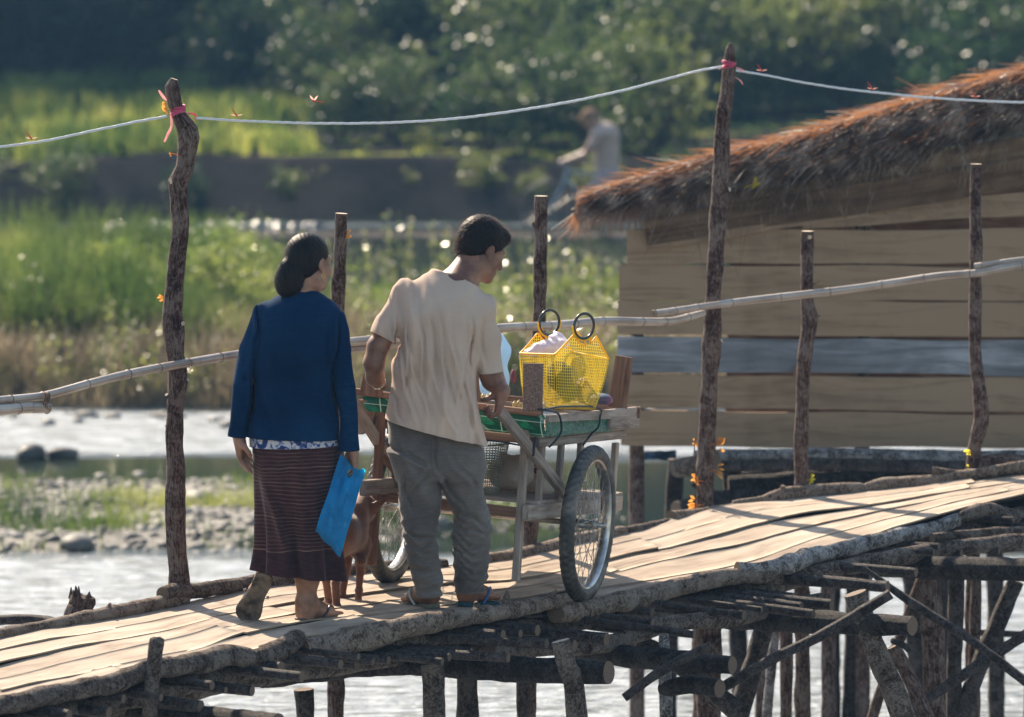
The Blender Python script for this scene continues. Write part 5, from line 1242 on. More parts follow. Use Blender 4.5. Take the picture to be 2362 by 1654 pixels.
blob('parcel', [ell(P(1345, 900, bY+.16), (.035, .04, .055), k=.03)], .005, m_cb, 'light brown parcel showing through the lower corner of the yellow basket', 'parcel', .002, 40)
m_bb = pm('pale_blue_plastic', [(.35, (.22, .38, .55)), (.55, (.45, .60, .74)), (.7, (.68, .76, .84))], 7, rough=.28, bmp=.8, bdist=.012, bscale=16, tr=.45, trc=(.6, .78, .95), spec=.6)
cY = 20.75
blob('plastic_sack', [ell(P(1132, 800, cY), (.055, .06, .075), k=.05), ell(P(1146, 812, cY), (.060, .06, .06), k=.05), ell(P(1140, 880, cY), (.066, .07, .09), k=.05), cone(P(1118, 765, cY), P(1110, 748, cY), .02, .01, .03)], .006, m_bb, 'bulging pale blue plastic sack standing on the cart behind the man\'s arm', 'plastic sack', .004, 28)
m_pk = pm('pink_cloth', [(.4, (.10, .025, .05)), (.6, (.22, .06, .10))], 10, rough=.8)
blob('pink_parcel', [ell(P(1184, 868, cY+.1), (.013, .02, .03), k=.02)], .005, m_pk, 'small dark pink parcel between the blue sack and the yellow basket', 'parcel', .001, 40)
m_stk = pm('striped_bag', [(.42, (.05, .08, .13)), (.5, (.22, .06, .11)), (.58, (.3, .31, .34))], 5, (1, 1, 6), rough=.6)
blob('striped_bag', [ell(P(1385, 920, cY+.2), (.045, .05, .024), k=.02), ell(P(1396, 924, cY+.2), (.03, .04, .018), k=.02)], .005, m_stk, 'blue and pink striped bag lying beside the front stake of the cart', 'bag', .001, 30)
# pale bulbs tied in small bunches
m_bulb = pm('pale_bulb', [(.4, (.45, .30, .10)), (.6, (.72, .58, .32))], 30, rough=.35, spec=.5)
for i, (u, v, lab) in enumerate([(1186, 934, 'pale yellow bulb next to the man\'s right hand, leftmost of the trio by the stake'), (1196, 932, 'pale yellow bulb in the middle of the trio beside the near stake'), (1202, 940, 'pale yellow bulb touching the near stake'), (1114, 916, 'pale bulb on the cart edge touching the man\'s shirt'), (1124, 918, 'flat pale bulb between the shirt and the man\'s right hand'), (1132, 915, 'upright pale bulb just behind the man\'s right wrist'), (1254, 936, 'pale loop-shaped bulb just right of the near stake')]):
    c = P(u, v, Rc.y-.28); mb = MB(); mb.ell(c, (.008, .009, .013), n=12, m=8, rough=.1); mb.tube([(*(c+Vector((0, 0, .008))), .005), (*(c+Vector((.003, 0, .018))), .002)], n=6)
    for k in range(3): a = k*2.1; mb.tube([c+Vector((cos(a+t)*.0092, sin(a+t)*.0098, -.009+.018*t)) for t in np.linspace(0, 1, 6)], .0014, n=4)
    setp(mb.build('bulb', m_bulb), lab, 'bulb', 'pale bulbs lying on the rear of the cart tray')
# grey mesh basket and white sacks on the shelf
m_gm = pm('grey_mesh', [(.4, (.20, .20, .16)), (.6, (.40, .39, .33))], 12, rough=.5, tr=.2, trc=(.6, .6, .45))
gbY = Rc.y-.14; top_c, bot_c = P(1120, 1022, gbY), P(1116, 1138, gbY); mb = MB()
def conef(s, t):
    a = 2*pi*s; r = .060+(.098-.060)*t; c = bot_c.lerp(top_c, t); return c+Vector((cos(a)*r, sin(a)*r*.9, 0))
mesh_panel(mb, conef, lambda s: 1.0, 46, 20, .0032); o = mb.build('mesh_bin', m_gm); solidify(o, .001); setp(o, 'tapering grey mesh waste-bin-shaped basket on the cart\'s lower shelf', 'basket')
mb = MB(); mb.tube([conef(s, 1.0) for s in np.linspace(0, 1, 40)], .005, n=7, cap=False); mb.build('bin_rim', m_gm, o)
m_sack = pm('white_sack', [(.38, (.42, .37, .32)), (.55, (.62, .57, .52)), (.7, (.74, .70, .66))], 6, rough=.55, bmp=.5, bdist=.008, bscale=40, tr=.35, trc=(.8, .62, .5))
sY = Rc.y+.12
blob('sack', [ell(P(1172, 1095, sY), (.085, .1, .07), k=.04), ell(P(1200, 1085, sY), (.06, .09, .065), k=.04), cone(P(1165, 1055, sY), P(1158, 1046, sY), .02, .012, .03)], .006, m_sack, 'whitish sack on the lower shelf left of the cart leg', 'sack', .004, 26, group='white sacks on the cart\'s lower shelf')
blob('sack', [ell(P(1238, 1108, sY+.1), (.07, .09, .06), k=.04), ell(P(1262, 1122, sY+.1), (.045, .06, .035), k=.04)], .006, m_sack, 'slumped whitish sack on the lower shelf right of the cart leg', 'sack', .004, 26, group='white sacks on the cart\'s lower shelf')
blob('red_tag', [ell(P(1236, 1086, sY-.02), (.008, .01, .012), k=.01)], .003, m_pk, 'little pink tag hanging beside the cart leg', 'tag')
# ================================================================== people and dog
def skin(name, dark, mid, light):
    m, nt, b, out = start(name); o = coords(nt, 'Object'); f = nz(nt, o, 14, 5); c = ramp(nt, f, [(.35, dark), (.5, mid), (.68, light)])
    lk(nt, c, b.inputs['Base Color']); b.inputs['Roughness'].default_value = .48; b.inputs['Subsurface Weight'].default_value = .12; b.inputs['Subsurface Scale'].default_value = .012; b.inputs['Subsurface Radius'].default_value = (1, .35, .2)
    bump(nt, b, nz(nt, o, 160, 4), .15, .001); return m
m_skW = skin('skin_warm', (.16, .075, .045), (.27, .135, .085), (.36, .19, .125)); m_skM = skin('skin_dark', (.11, .045, .028), (.20, .088, .052), (.29, .135, .08))
m_hair = pm('black_hair', [(.4, (.003, .0025, .0025)), (.6, (.010, .007, .006))], 60, (1, 1, .2), rough=.5, spec=.14, bmp=.5, bscale=200, bdist=.003)
m_strand = pm('hair_strand', [(0, (.010, .006, .005))], rough=.45, spec=.3, tr=.14, trc=(.35, .16, .08))
def xf(c, R, s=1.0): return lambda x, y, z: Vector(c)+R@Vector((x*s, y*s, z*s))
def head(c, R, s=1.0, fem=False):
    T = xf(c, R, s); E = lambda p, r, k=.02: ell(T(*p), [q*s for q in r], R, k*s)
    add = [E((0, -.018, .040), (.073, .094, .082), .03), E((0, .035, -.02), (.058, .055, .085), .04), E((0, .028, -.066), (.050, .052, .042), .03), E((0, .078, -.093), (.018, .018, .017), .03), E((0, .080, .026), (.048, .016, .014), .02),
           cone(T(0, .088, .012), T(0, .112, -.030), .007*s, .012*s, .012*s), E((.012, .102, -.036), (.008, .009, .007), .01), E((-.012, .102, -.036), (.008, .009, .007), .01), E((0, .091, -.060), (.022, .010, .006), .006), E((0, .089, -.070), (.019, .010, .0065), .005),
           E((.042, .060, -.022), (.022, .020, .02), .03), E((-.042, .060, -.022), (.022, .020, .02), .03), E((.055, -.0, -.065), (.014, .025, .030), .03), E((-.055, -.0, -.065), (.014, .025, .030), .03)]
    sub = [E((.031, .094, .006), (.015, .012, .010), .012), E((-.031, .094, .006), (.015, .012, .010), .012)]
    post_ = [E((.031, .079, .005), (.012, .012, .011), .004), E((-.031, .079, .005), (.012, .012, .011), .004)]
    for sx in (1, -1):
        post_ += [E((sx*.074, -.004, .004), (.008, .020, .028), .006), E((sx*.075, .003, -.026), (.006, .009, .011), .008)]
    sub2 = [E((sx*.082, .003, .002), (.006, .010, .016), .005) for sx in (1, -1)]
    return add, sub, post_, sub2
def hand(w, d, pn, side, curls, s=1.0, spread=1.0, thumb=None):
    """w wrist, d direction of the fingers, pn palm normal (the way the fingers curl), side: +1 thumb on d x pn side; curls: 4 curl angles"""
    d = Vector(d).normalized(); pn = Vector(pn); pn = (pn-d*pn.dot(d)).normalized(); x = d.cross(pn)*side; w = Vector(w); out = []
    Q = lambda a, b, c: w+(x*a+d*b+pn*c)*s
    kx = [.029, .010, -.010, -.028]; kb = [.085, .090, .086, .078]; Ls = [.070, .078, .073, .058]; rr = [.0095, .0098, .0092, .0082]
    for i in range(4): out.append(cone(Q(kx[i]*.55, .008, 0), Q(kx[i]*.97, kb[i]-.004, 0), .0165*s, .0122*s, .016*s))
    out.append(cone(Q(.014, .02, .006), Q(.026, .045, .012), .016*s, .013*s, .014*s))
    for i in range(4):
        p = Q(kx[i], kb[i], 0); dd = d+x*((i-1.5)*-.05*spread); ang = 0; segs = (.45, .31, .24); c_ = curls[i]; c_ = c_ if hasattr(c_, '__len__') else (c_*.8, c_, c_*.7)
        for j in range(3):
            ang += c_[j]; q_ = p+(dd.normalized()*cos(ang)+pn*sin(ang))*Ls[i]*segs[j]*s; r0 = rr[i]*(1-.10*j)*s; out.append(cone(p, q_, r0, r0*.9, .004*s)); p = q_
    th = thumb or [(.024, .018, .010), (.046, .046, .020), (.050, .076, .030), (.044, .098, .036)]
    r_ = [.0155, .0118, .0102, .0085]
    for j in range(3): out.append(cone(Q(*th[j]), Q(*th[j+1]), r_[j]*s, r_[j+1]*s, (.012 if j == 0 else .004)*s))
    return out
def foot(heel, toe, up=(0, 0, 1), s=1.0, side=1):
    """heel and toe: points on the sole"""
    heel = Vector(heel); toe = Vector(toe); d = (toe-heel); L = d.length; d.normalize(); up = Vector(up); up = (up-d*up.dot(d)).normalized(); x = d.cross(up)*side; out = []
    Q = lambda a, b, c: heel+x*a*s+d*b*L+up*c*s
    out += [cone(Q(0, .13, .028), Q(0, .10, .06), .030*s, .029*s, .02), cone(Q(0, .14, .026), Q(.006, .66, .022), .029*s, .026*s, .02), cone(Q(0, .16, .070), Q(.004, .62, .026), .028*s, .024*s, .03), cone(Q(-.016, .35, .018), Q(-.026, .68, .016), .018*s, .017*s, .02), cone(Q(.018, .50, .02), Q(.028, .70, .018), .018*s, .018*s, .02)]
    for i, (tx, l, r) in enumerate(((.030, 1.0, .0125), (.012, .99, .0092), (-.004, .95, .0088), (-.019, .90, .0085), (-.032, .84, .0082))):
        a = Q(tx*.9, .70, .016); b_ = Q(tx, l-.045, .012); out.append(cone(a, b_, r*1.1*s, r*s, .006)); 
    return out
def sandal(name, heel, toe, up, parent, mats_, s=1.0, wt=.019, strap=True, side=1):
    """sole plate under the foot plus a thong strap"""
    heel = Vector(heel); toe = Vector(toe); d = toe-heel; L = d.length*1.08; d.normalize(); up = Vector(up); up = (up-d*up.dot(d)).normalized(); x = d.cross(up)*side; o = heel-d*L*.04
    prof = [(0, .012), (.03, .026), (.10, .033), (.22, .034), (.40, .031), (.55, .034), (.70, .043), (.82, .046), (.92, .038), (.98, .022), (1.0, .008)]
    mb = MB(); loop = []
    for t, w in prof: loop.append((t, w*s+.003*(t > .5)))
    for t, w in reversed(prof): loop.append((t, -w*s))
    lay = []
    for c, k in ((0, .96), (-.002, 1), (-wt+.002, 1), (-wt, .96)):
        base = len(mb.V); 
        for t, w in loop: mb.V.append(o+d*L*(.5+(t-.5)*(k if k < 1 else 1))+x*w*k+up*c)
        lay.append(base)
    n = len(loop)
    for a, b_ in zip(lay[:-1], lay[1:]):
        for i in range(n): j = (i+1) % n; mb.face((a+i, a+j, b_+j, b_+i), [(0, 0)]*4)
    h = n//2
    for base, fl in ((lay[0], True), (lay[-1], False)):
        for i in range(h-1):
            q = (base+i, base+i+1, base+n-2-i, base+n-1-i)
            mb.face(q[::-1] if fl else q, [(mb.U[0][0], 0)]*4)
    ob = mb.build(name, mats_[0], parent, smooth=False)
    if strap:
        m2 = MB(); pt = o+d*L*.86+x*.010*s+up*.002
        for sx in (1, -1):
            A = o+d*L*.42+x*sx*.040*s-up*.004; B = o+d*L*.62+x*sx*.034*s+up*.052*s; m2.tube([(*A, .006), (*(A.lerp(B, .6)+x*sx*.010), .0065), (*B, .006), (*(B.lerp(pt, .55)+up*.02*s), .0055), (*pt, .004)], n=8, step=.01, flat=.6)
        m2.build('strap', mats_[1], ob)
    return ob
def body(name, lo, hi, h, groups, mat, label, cat, parent=None, extra=None):
    S = Sdf(lo, hi, h)
    for g_ in groups:
        op = 'u'
        if isinstance(g_, tuple): op, g_ = g_
        for c in g_: S.comp(c, op=op)
    V, Q = S.mesh(); o = mk(name, V, Q, mat, parent); return setp(o, label, cat)
def cloth_sdf(name, comps, cuts, h, mat, parent, disp=None, k=None, smooth=1, sub=None, hem=0):
    """comps: groups of components; cuts: for each group a list of (point, outward normal)"""
    allc = [c for g_ in comps for c in g_]; lo = np.min([c.lo for c in allc], 0)-.03; hi = np.max([c.hi for c in allc], 0)+.03; S = Sdf(lo, hi, h)
    for c in allc: S.comp(c)
    if disp: S.apply(disp, lo, hi, .01, '+')
    for c in (sub or []): S.comp(c, op='s')
    V, Q = S.mesh(); V, F_ = clip_groups(V, Q, comps, cuts); o = mk(name, V, F_, mat, parent)
    if hem:
        for lp in rim_loops(V, F_):
            if len(lp) < 20: continue
            mb = MB(); lp = smooth_loop(lp, 4, 2); lp = np.concatenate([lp, lp[:1]]); mb.tube([tuple(p) for p in lp], hem, n=6, cap=False); mb.build('hem', mat, o)
    return o
def plume(n, fn, mat, name, parent, w=.0009):
    V = []; F_ = []
    for k in range(n):
        p, d, L, cur = fn(); sd_ = d.cross(Vector((random.uniform(-1, 1), random.uniform(-1, 1), random.uniform(-1, 1)))).normalized()*w; i0 = len(V)
        for i in range(4):
            t = i/3; c = p+d*L*t+cur*L*t*t; V += [tuple(c-sd_*(1-t*.8)), tuple(c+sd_*(1-t*.8))]
        for i in range(3): F_.append((i0+2*i, i0+2*i+1, i0+2*i+3, i0+2*i+2))
    return mk(name, V, np.array(F_), mat, parent)
def sc(n): return Vector((cos(n), sin(n), 0))
def creases(Yc, lst):
    L = []
    for (u0, v0, u1, v1, w, dep) in lst:
        a = P(u0, v0, Yc); b = P(u1, v1, Yc); L.append((a.x, a.z, b.x-a.x, b.z-a.z, w, dep))
    def fn(X_, Y__, Z__):
        r = np.zeros(np.broadcast(X_, Y__, Z__).shape, np.float32); fr = (Y__ < Yc+.06)
        for (ax, az, dx, dz, w, dep) in L:
            LL = dx*dx+dz*dz; t = ((X_-ax)*dx+(Z__-az)*dz)/LL; tc = np.clip(t, 0, 1); sd_ = ((X_-ax)*dz-(Z__-az)*dx)/math.sqrt(LL); end = np.exp(-((t-tc)*math.sqrt(LL)/.02)**2)*np.sin(np.pi*np.clip(t*.8+.1, 0, 1))
            sw = sd_+.006*np.sin(t*7+ax*40); r = r+dep*end*(np.exp(-(sw/w)**2)-.75*np.exp(-((sw-1.7*w)/w)**2))*fr
        return r
    return fn
def both(*f): return lambda X_, Y__, Z__: sum(g(X_, Y__, Z__) for g in f)
# ------------------------------------------------------------------ WOMAN
YW = 19.68; K = 1/pxm(YW)
def W(u, v, dy=0): return P(u, v, YW+dy)
def rowW(v, uL, uR, ry, dy=0, Yb=YW): a, b_ = P(uL, v, Yb+dy), P(uR, v, Yb+dy); return (a.z, (a.x+b_.x)/2, Yb+dy, (b_.x-a.x)/2, ry)
hR = frame((.66, .75, -.08)); hc = W(714, 609, .02)
hd = head(hc, hR, .95)
neck = [cone(W(703, 640, .0), W(690, 700, -.01), .050, .058, .03)]
tor = [loft([rowW(690, 640, 740, .06), rowW(712, 612, 775, .08), rowW(800, 612, 770, .10), rowW(930, 610, 765, .09), rowW(1020, 600, 770, .11), rowW(1100, 612, 765, .11)], k=.03)]
armsW = [cone(W(612, 725), W(581, 806, -.03), .036, .032, .02), cone(W(581, 806, -.03), W(563, 885, -.05), .032, .030, .02), cone(W(563, 885, -.05), W(553, 1000, -.05), .029, .024, .02), cone(W(775, 735), W(794, 880, -.05), .036, .032, .02), cone(W(794, 880, -.05), W(811, 1035, -.06), .031, .023, .02)]
RF0, RF1 = P(690, 1423, YW-.03), P(779, 1421, YW+.10)   # planted foot on its sandal
LF0, LF1 = P(612, 1326, YW-.04), P(569, 1420, YW+.03)    # trailing foot, heel up
lup = Vector((.10, .93, .42))
legsW = [cone(W(650, 1080), W(665, 1230), .075, .058, .03), cone(W(665, 1230), P(709, 1330, YW), .052, .046, .03), cone(P(709, 1330, YW), P(706, 1400, YW-.005), .046, .034, .03), cone(P(706, 1395, YW-.005), P(703, 1425, YW-.01), .034, .034, .03),
         cone(W(700, 1080), W(645, 1220, .03), .065, .050, .03), cone(W(645, 1220, .03), P(620, 1290, YW+.04), .044, .034, .03), cone(P(620, 1290, YW+.04), P(617, 1304, YW+.01), .034, .032, .03), cone(P(617, 1298, YW+.01), P(615, 1318, YW-.01), .034, .029, .03)]
fR = foot(RF0, RF1, side=1, s=.98); fL = foot(LF0, LF1, up=lup, side=-1, s=.95)
hL = hand(W(550, 1004, -.05), Vector((.20, .10, -1)), Vector((.75, -.35, .0)), 1, [.30, .28, .32, .35], .96, thumb=[(.020, .018, .012), (.030, .044, .034), (.024, .070, .044), (.018, .088, .046)])
hRt = hand(W(815, 1038, -.06), Vector((.05, .0, -1)), Vector((-.95, -.2, .0)), 1, [(.55, .85, .7)]*4, .92, thumb=[(.020, .016, .012), (.026, .040, .032), (.016, .062, .040), (.0, .074, .040)])
lo = P(500, 1480, YW-.3); hi = P(870, 520, YW+.3)
hd_a, hd_s, hd_p, hd_s2 = hd
wom = body('person', (lo.x, YW-.24, lo.z), (hi.x, YW+.30, hi.z), .0038, [tor, neck, hd_a, ('s', hd_s), hd_p, ('s', hd_s2), armsW, legsW, fR, fL, hL, hRt], m_skW, 'woman in a navy jacket and long striped maroon skirt walking away beside the cart', 'person')
# hair: cap and low bun
hT = xf(hc, hR, .95)
def hE(p, r, k=.02): return ell(hT(*p), [q*.95 for q in r], hR, k)
hair = Sdf((hc.x-.20, YW-.18, hc.z-.16), (hc.x+.16, YW+.2, hc.z+.18), .003)
for c in [hE((0, -.020, .046), (.081, .101, .086)), hE((0, -.050, -.004), (.070, .062, .066), .03), hE((.0, -.086, .02), (.03, .03, .03), .03)]: hair.comp(c)
hair.comp(hE((0, .092, -.035), (.075, .075, .085), .01), op='s'); hair.comp(hE((0, .03, -.09), (.10, .065, .06), .01), op='s')
for sx in (1, -1): hair.comp(hE((sx*.085, .004, -.008), (.018, .022, .034), .006), op='s')
bc = W(670, 637, -.05); bR = frame((.1, 1, 0))
hair.comp(ell(bc, (.056, .050, .077), k=.012)); hair.comp(ell(W(662, 655, -.05), (.047, .045, .054), k=.03)); hair.comp(ell(W(690, 615, -.03), (.03, .03, .035), k=.03))
def hs(X_, Y__, Z__): return .0006*np.sin((X_*.7+Z__*.7)*520+6*np.sin(Z__*30))+.0004*np.sin((X_-Y__)*430+5*np.sin(Z__*41))
hair.apply(hs, hair.lo, hair.lo+hair.n*hair.h, .01, '+')
V, Q = hair.mesh(); hw_ = mk('hair', V, Q, m_hair, wom)
VW = V.copy()
def stray():
    p = Vector(VW[random.randrange(len(VW))]); d = (p-(hc+Vector((0, 0, .02)) if p.z > hc.z else p-bc+bc-Vector((.0, 0, 0)) and bc)).normalized(); return p-d*.004, (d+Vector((random.gauss(0, .8), random.gauss(0, .6), random.gauss(.1, .6)))).normalized(), random.uniform(.006, .022), Vector((0, 0, -.3))
plume(900, stray, m_strand, 'loose_hair', hw_, .0005)
mb = MB(); mb.tube([W(674+3*cos(a)*1.0, 596+9*sin(a), -.03-.02*cos(a)) for a in [2*pi*i/20 for i in range(21)]], .004, n=7, cap=False); mb.build('hair_tie', m_blk, hw_)
er = W(741, 640, -.04); er = hT(.078, .004, -.045); mb = MB(); mb.tube([er+Vector((.006*cos(a), .004*cos(a), .009*sin(a))) for a in [2*pi*i/20 for i in range(21)]], .0011, n=5, cap=False); mb.build('earring', pm('gold', [(0, (.8, .55, .25))], metal=1, rough=.25), wom)
# jacket
def wv(name, a, b_, c, sc_=(400, 400, 90), rough=.85, tr=.06, sheen=.3):
    m, nt, bb, out = start(name); o = coords(nt, 'Object', (1, 1, 1)); f = nz(nt, coords(nt, 'Object', (9, 9, 60)), 3, 4); g_ = nz(nt, o, 4, 4); ff = math_(nt, 'ADD', math_(nt, 'MULTIPLY', f, .25), math_(nt, 'MULTIPLY', g_, .75)); cc = ramp(nt, ff, [(.35, a), (.5, b_), (.65, c)])
    lk(nt, cc, bb.inputs['Base Color']); bb.inputs['Roughness'].default_value = rough; bb.inputs['Specular IOR Level'].default_value = .04; bb.inputs['Sheen Weight'].default_value = sheen; bb.inputs['Sheen Roughness'].default_value = .4
    h_ = math_(nt, 'ADD', nz(nt, coords(nt, 'Object', (60, 60, 500)), 1.5, 3), nz(nt, coords(nt, 'Object', (500, 500, 60)), 1.5, 3)); bump(nt, bb, h_, .12, .001)
    if tr: transl(nt, bb, out, cc, tr)
    return m
m_jac = wv('indigo_cloth', (.0015, .012, .040), (.002, .019, .058), (.006, .031, .082), sheen=.03, tr=.02)
def folds(amp, dirs):
    def fn(X_, Y__, Z__):
        r = 0
        for (kx, ky, kz, ph, w_) in dirs:
            s_ = kx*X_+ky*Y__+kz*Z__+ph+1.1*np.sin(Z__*5+ph*2)+.8*np.sin(X_*7+ph); r = r+w_*(.5+.5*np.cos(2*s_))**2.5*(.55+.45*np.sin(Z__*6.3+X_*11+ph*5))
        return -amp*r+amp*.35
    return fn
jt = loft([rowW(666, 664, 722, .050), rowW(676, 652, 736, .062), rowW(690, 622, 756, .078, -.005), rowW(708, 598, 782, .096, -.005), rowW(740, 590, 790, .115, -.01), rowW(800, 588, 788, .128, -.01), rowW(870, 584, 782, .130), rowW(940, 578, 781, .138), rowW(1003, 563, 783, .150), rowW(1035, 560, 785, .152)], 2.5, .02)
js1 = [cone(W(612, 726, -.01), W(580, 806, -.03), .050, .044, .022), cone(W(580, 806, -.03), W(562, 890, -.05), .044, .041, .008), cone(W(562, 890, -.05), W(549, 1030, -.05), .040, .041, .006)]
js2 = [cone(W(772, 738, -.02), W(786, 806, -.04), .046, .042, .022), cone(W(786, 806, -.04), W(794, 890, -.06), .042, .042, .008), cone(W(794, 890, -.06), W(808, 1060, -.06), .041, .040, .006)]
up_ = Vector((0, 0, 1))
jd0 = folds(.013, [(3, 2, 1.5, .5, .5), (22, 6, 7, 1.1, .55), (-17, 8, 11, 2.2, .4)])
jd = both(jd0, creases(YW-.05, [(599, 706, 590, 800, .007, .012), (590, 800, 574, 985, .007, .016), (786, 722, 768, 860, .007, .013), (768, 860, 786, 1010, .008, .015), (610, 720, 585, 860, .009, .006), (764, 740, 750, 900, .009, .006), (596, 900, 640, 1000, .010, .006), (700, 880, 770, 930, .010, .005), (742, 930, 765, 1000, .009, .006), (560, 860, 575, 880, .006, .007), (556, 930, 572, 945, .006, .006), (790, 880, 815, 890, .006, .006), (796, 950, 822, 962, .006, .006), (640, 760, 646, 960, .014, .004)]))
jack = cloth_sdf('jacket', [[jt], js1, js2], [[(W(680, 1006), (-.03, 0, -1)), (W(694, 662), (.30, .12, 1))], [(W(551, 1007, -.05), (-.1, 0, -1))], [(W(807, 1038, -.06), (.02, 0, -1))]], .0048, m_jac, wom, jd, hem=.0024)
solidify(jack, .002, 1)
# blouse hem
m, nt, b, out = start('printed_blouse'); o = coords(nt, 'Object'); f = nz(nt, o, 30, 3, .6, .8); c = ramp(nt, f, [(.40, (.02, .05, .22)), (.46, (.12, .18, .42)), (.52, (.66, .66, .74)), (.66, (.70, .66, .64))], 'LINEAR'); lk(nt, c, b.inputs['Base Color']); b.inputs['Roughness'].default_value = .8; transl(nt, b, out, c, .35); m_bl = m
bl = cloth_sdf('blouse', [[loft([rowW(985, 572, 780, .135), rowW(1012, 574, 781, .142), rowW(1040, 575, 781, .143)], 2.4)]], [[(W(680, 990), (0, 0, 1)), (W(680, 1026), (.02, 0, -1))]], .0048, m_bl, wom, folds(.006, [(26, 10, 3, .4, .8)])); solidify(bl, .0012)
# skirt
m, nt, b, out = start('striped_skirt'); wp_ = coords(nt, world=True); s_ = nt.nodes.new('ShaderNodeSeparateXYZ'); lk(nt, wp_, s_.inputs[0])
zb = W(690, 1262).z; warp = math_(nt, 'MULTIPLY', math_(nt, 'SUBTRACT', nz(nt, wp_, 4, 2), .5), .05); zz2 = math_(nt, 'ADD', math_(nt, 'SUBTRACT', s_.outputs[2], zb), warp)
fr = math_(nt, 'FRACT', math_(nt, 'MULTIPLY', zz2, 66.0)); ln = ramp(nt, fr, [(.0, 0.), (.06, 1.), (.28, 1.), (.36, 0.)]); abv = math_(nt, 'GREATER_THAN', zz2, 0.0); brk_ = ramp(nt, nz(nt, wp_, 9, 3), [(.35, .35), (.6, 1.)])
big_ = ramp(nt, math_(nt, 'FRACT', math_(nt, 'MULTIPLY', zz2, 15.0)), [(.0, 1.), (.1, 1.), (.16, .45), (.9, .5)])
basec = ramp(nt, nz(nt, coords(nt, 'Object', (9, 9, 40)), 3, 4), [(.4, (.030, .012, .016)), (.6, (.060, .022, .026))])
c = mixc(nt, math_(nt, 'MULTIPLY', math_(nt, 'MULTIPLY', ln, abv), math_(nt, 'MULTIPLY', brk_, big_)), basec, (.25, .135, .09)); lk(nt, c, b.inputs['Base Color']); b.inputs['Roughness'].default_value = .85; b.inputs['Specular IOR Level'].default_value = .15; b.inputs['Sheen Weight'].default_value = .15
bump(nt, b, nz(nt, coords(nt, 'Object', (300, 300, 60)), 2, 3), .2, .001); transl(nt, b, out, mixc(nt, .5, c, (.45, .09, .04)), .22); m_sk = m
sk = loft([rowW(1005, 584, 782, .125), rowW(1030, 582, 783, .135), rowW(1075, 584, 786, .145), rowW(1136, 590, 787, .145), rowW(1175, 592, 788, .14), rowW(1230, 593, 789, .14), rowW(1280, 590, 791, .145), rowW(1315, 583, 793, .15), rowW(1360, 582, 793, .15)], 2.2, .02)
def skd(X_, Y__, Z__):
    t = np.clip((W(0, 1040).z-Z__)/.5, 0, 1); a = np.arctan2(Y__-YW, X_-W(690, 1000).x)
    r = t*(.016*np.sin(a*7+2.0+Z__*3)+.010*np.sin(a*13+Z__*6))
    # deep drape from the trailing knee
    x0 = W(628, 1100).x+(W(0, 1150).z-Z__)*.34; g_ = np.exp(-((X_-x0)/.016)**2)*np.clip((W(0, 1090).z-Z__)/.1, 0, 1)*np.clip((Z__-W(0, 1270).z)/.05, 0, 1)
    return r-.020*g_+.016*np.exp(-((X_-x0-.03)/.02)**2)*np.clip((W(0, 1110).z-Z__)/.1, 0, 1)
skirt = cloth_sdf('skirt', [[sk]], [[(W(690, 1012), (0, 0, 1)), (W(690, 1323), (-.115, -.0, -1))]], .0048, m_sk, wom, skd); solidify(skirt, .0016)
# leave the raised-heel notch: hem lifts over the trailing calf
m_sole = pm('worn_sole', [(.38, (.03, .022, .018)), (.5, (.11, .085, .066)), (.6, (.17, .135, .105))], 16, detail=6, rough=.8, bmp=.6, bdist=.003); m_strap = pm('dark_strap', [(0, (.03, .035, .055))], rough=.3, spec=.5)
upn = Vector((0, 0, 1))
sandal('sandal', RF0-Vector((0, 0, .004)), RF1-Vector((0, 0, .004)), upn, wom, (pm('dark_sole', [(.4, (.03, .022, .025)), (.6, (.07, .05, .055))], 20, rough=.6), m_strap), .95, side=1)
ld = (LF1-LF0).normalized(); lup2 = (lup-ld*lup.dot(ld)).normalized()
sandal('sandal', LF0-lup2*.006-ld*.006, LF1-lup2*.006-ld*-.008, lup2, wom, (m_sole, m_strap), 1.12, side=-1)
# blue plastic bag in her right hand
m, nt, b, out = start('blue_plastic_bag'); u = coords(nt, 'UV'); o = coords(nt, 'Object')
f = nz(nt, u, 4, 5); c = ramp(nt, f, [(.35, (.0, .26, .66)), (.6, (.01, .42, .88))]); cr = nz(nt, o, 42, 5, .7, 3.0); ck = ramp(nt, cr, [(.47, 0.), (.5, 1.), (.53, 0.)]); c = mixc(nt, math_(nt, 'MULTIPLY', ck, .75), c, (.45, .72, .95))
s_ = nt.nodes.new('ShaderNodeSeparateXYZ'); lk(nt, u, s_.inputs[0]); c = mixc(nt, ramp(nt, s_.outputs[1], [(.0, 0.), (.925, 0.), (.935, .75)]), c, (.12, .24, .34))
lk(nt, c, b.inputs['Base Color']); b.inputs['Roughness'].default_value = .22; b.inputs['Specular IOR Level'].default_value = .7; bump(nt, b, nz(nt, o, 24, 6, .7, 1), 1.0, .04); transl(nt, b, out, (.03, .66, 1.0), .68); m_bag = m
bY2 = YW-.09; bY3 = YW-.20
TL, TR, BR, BL = P(786, 1046, bY2), P(843, 1086, bY2), P(784, 1285, bY3), P(727, 1226, bY3)
mb = MB(); nu, nv = 22, 44
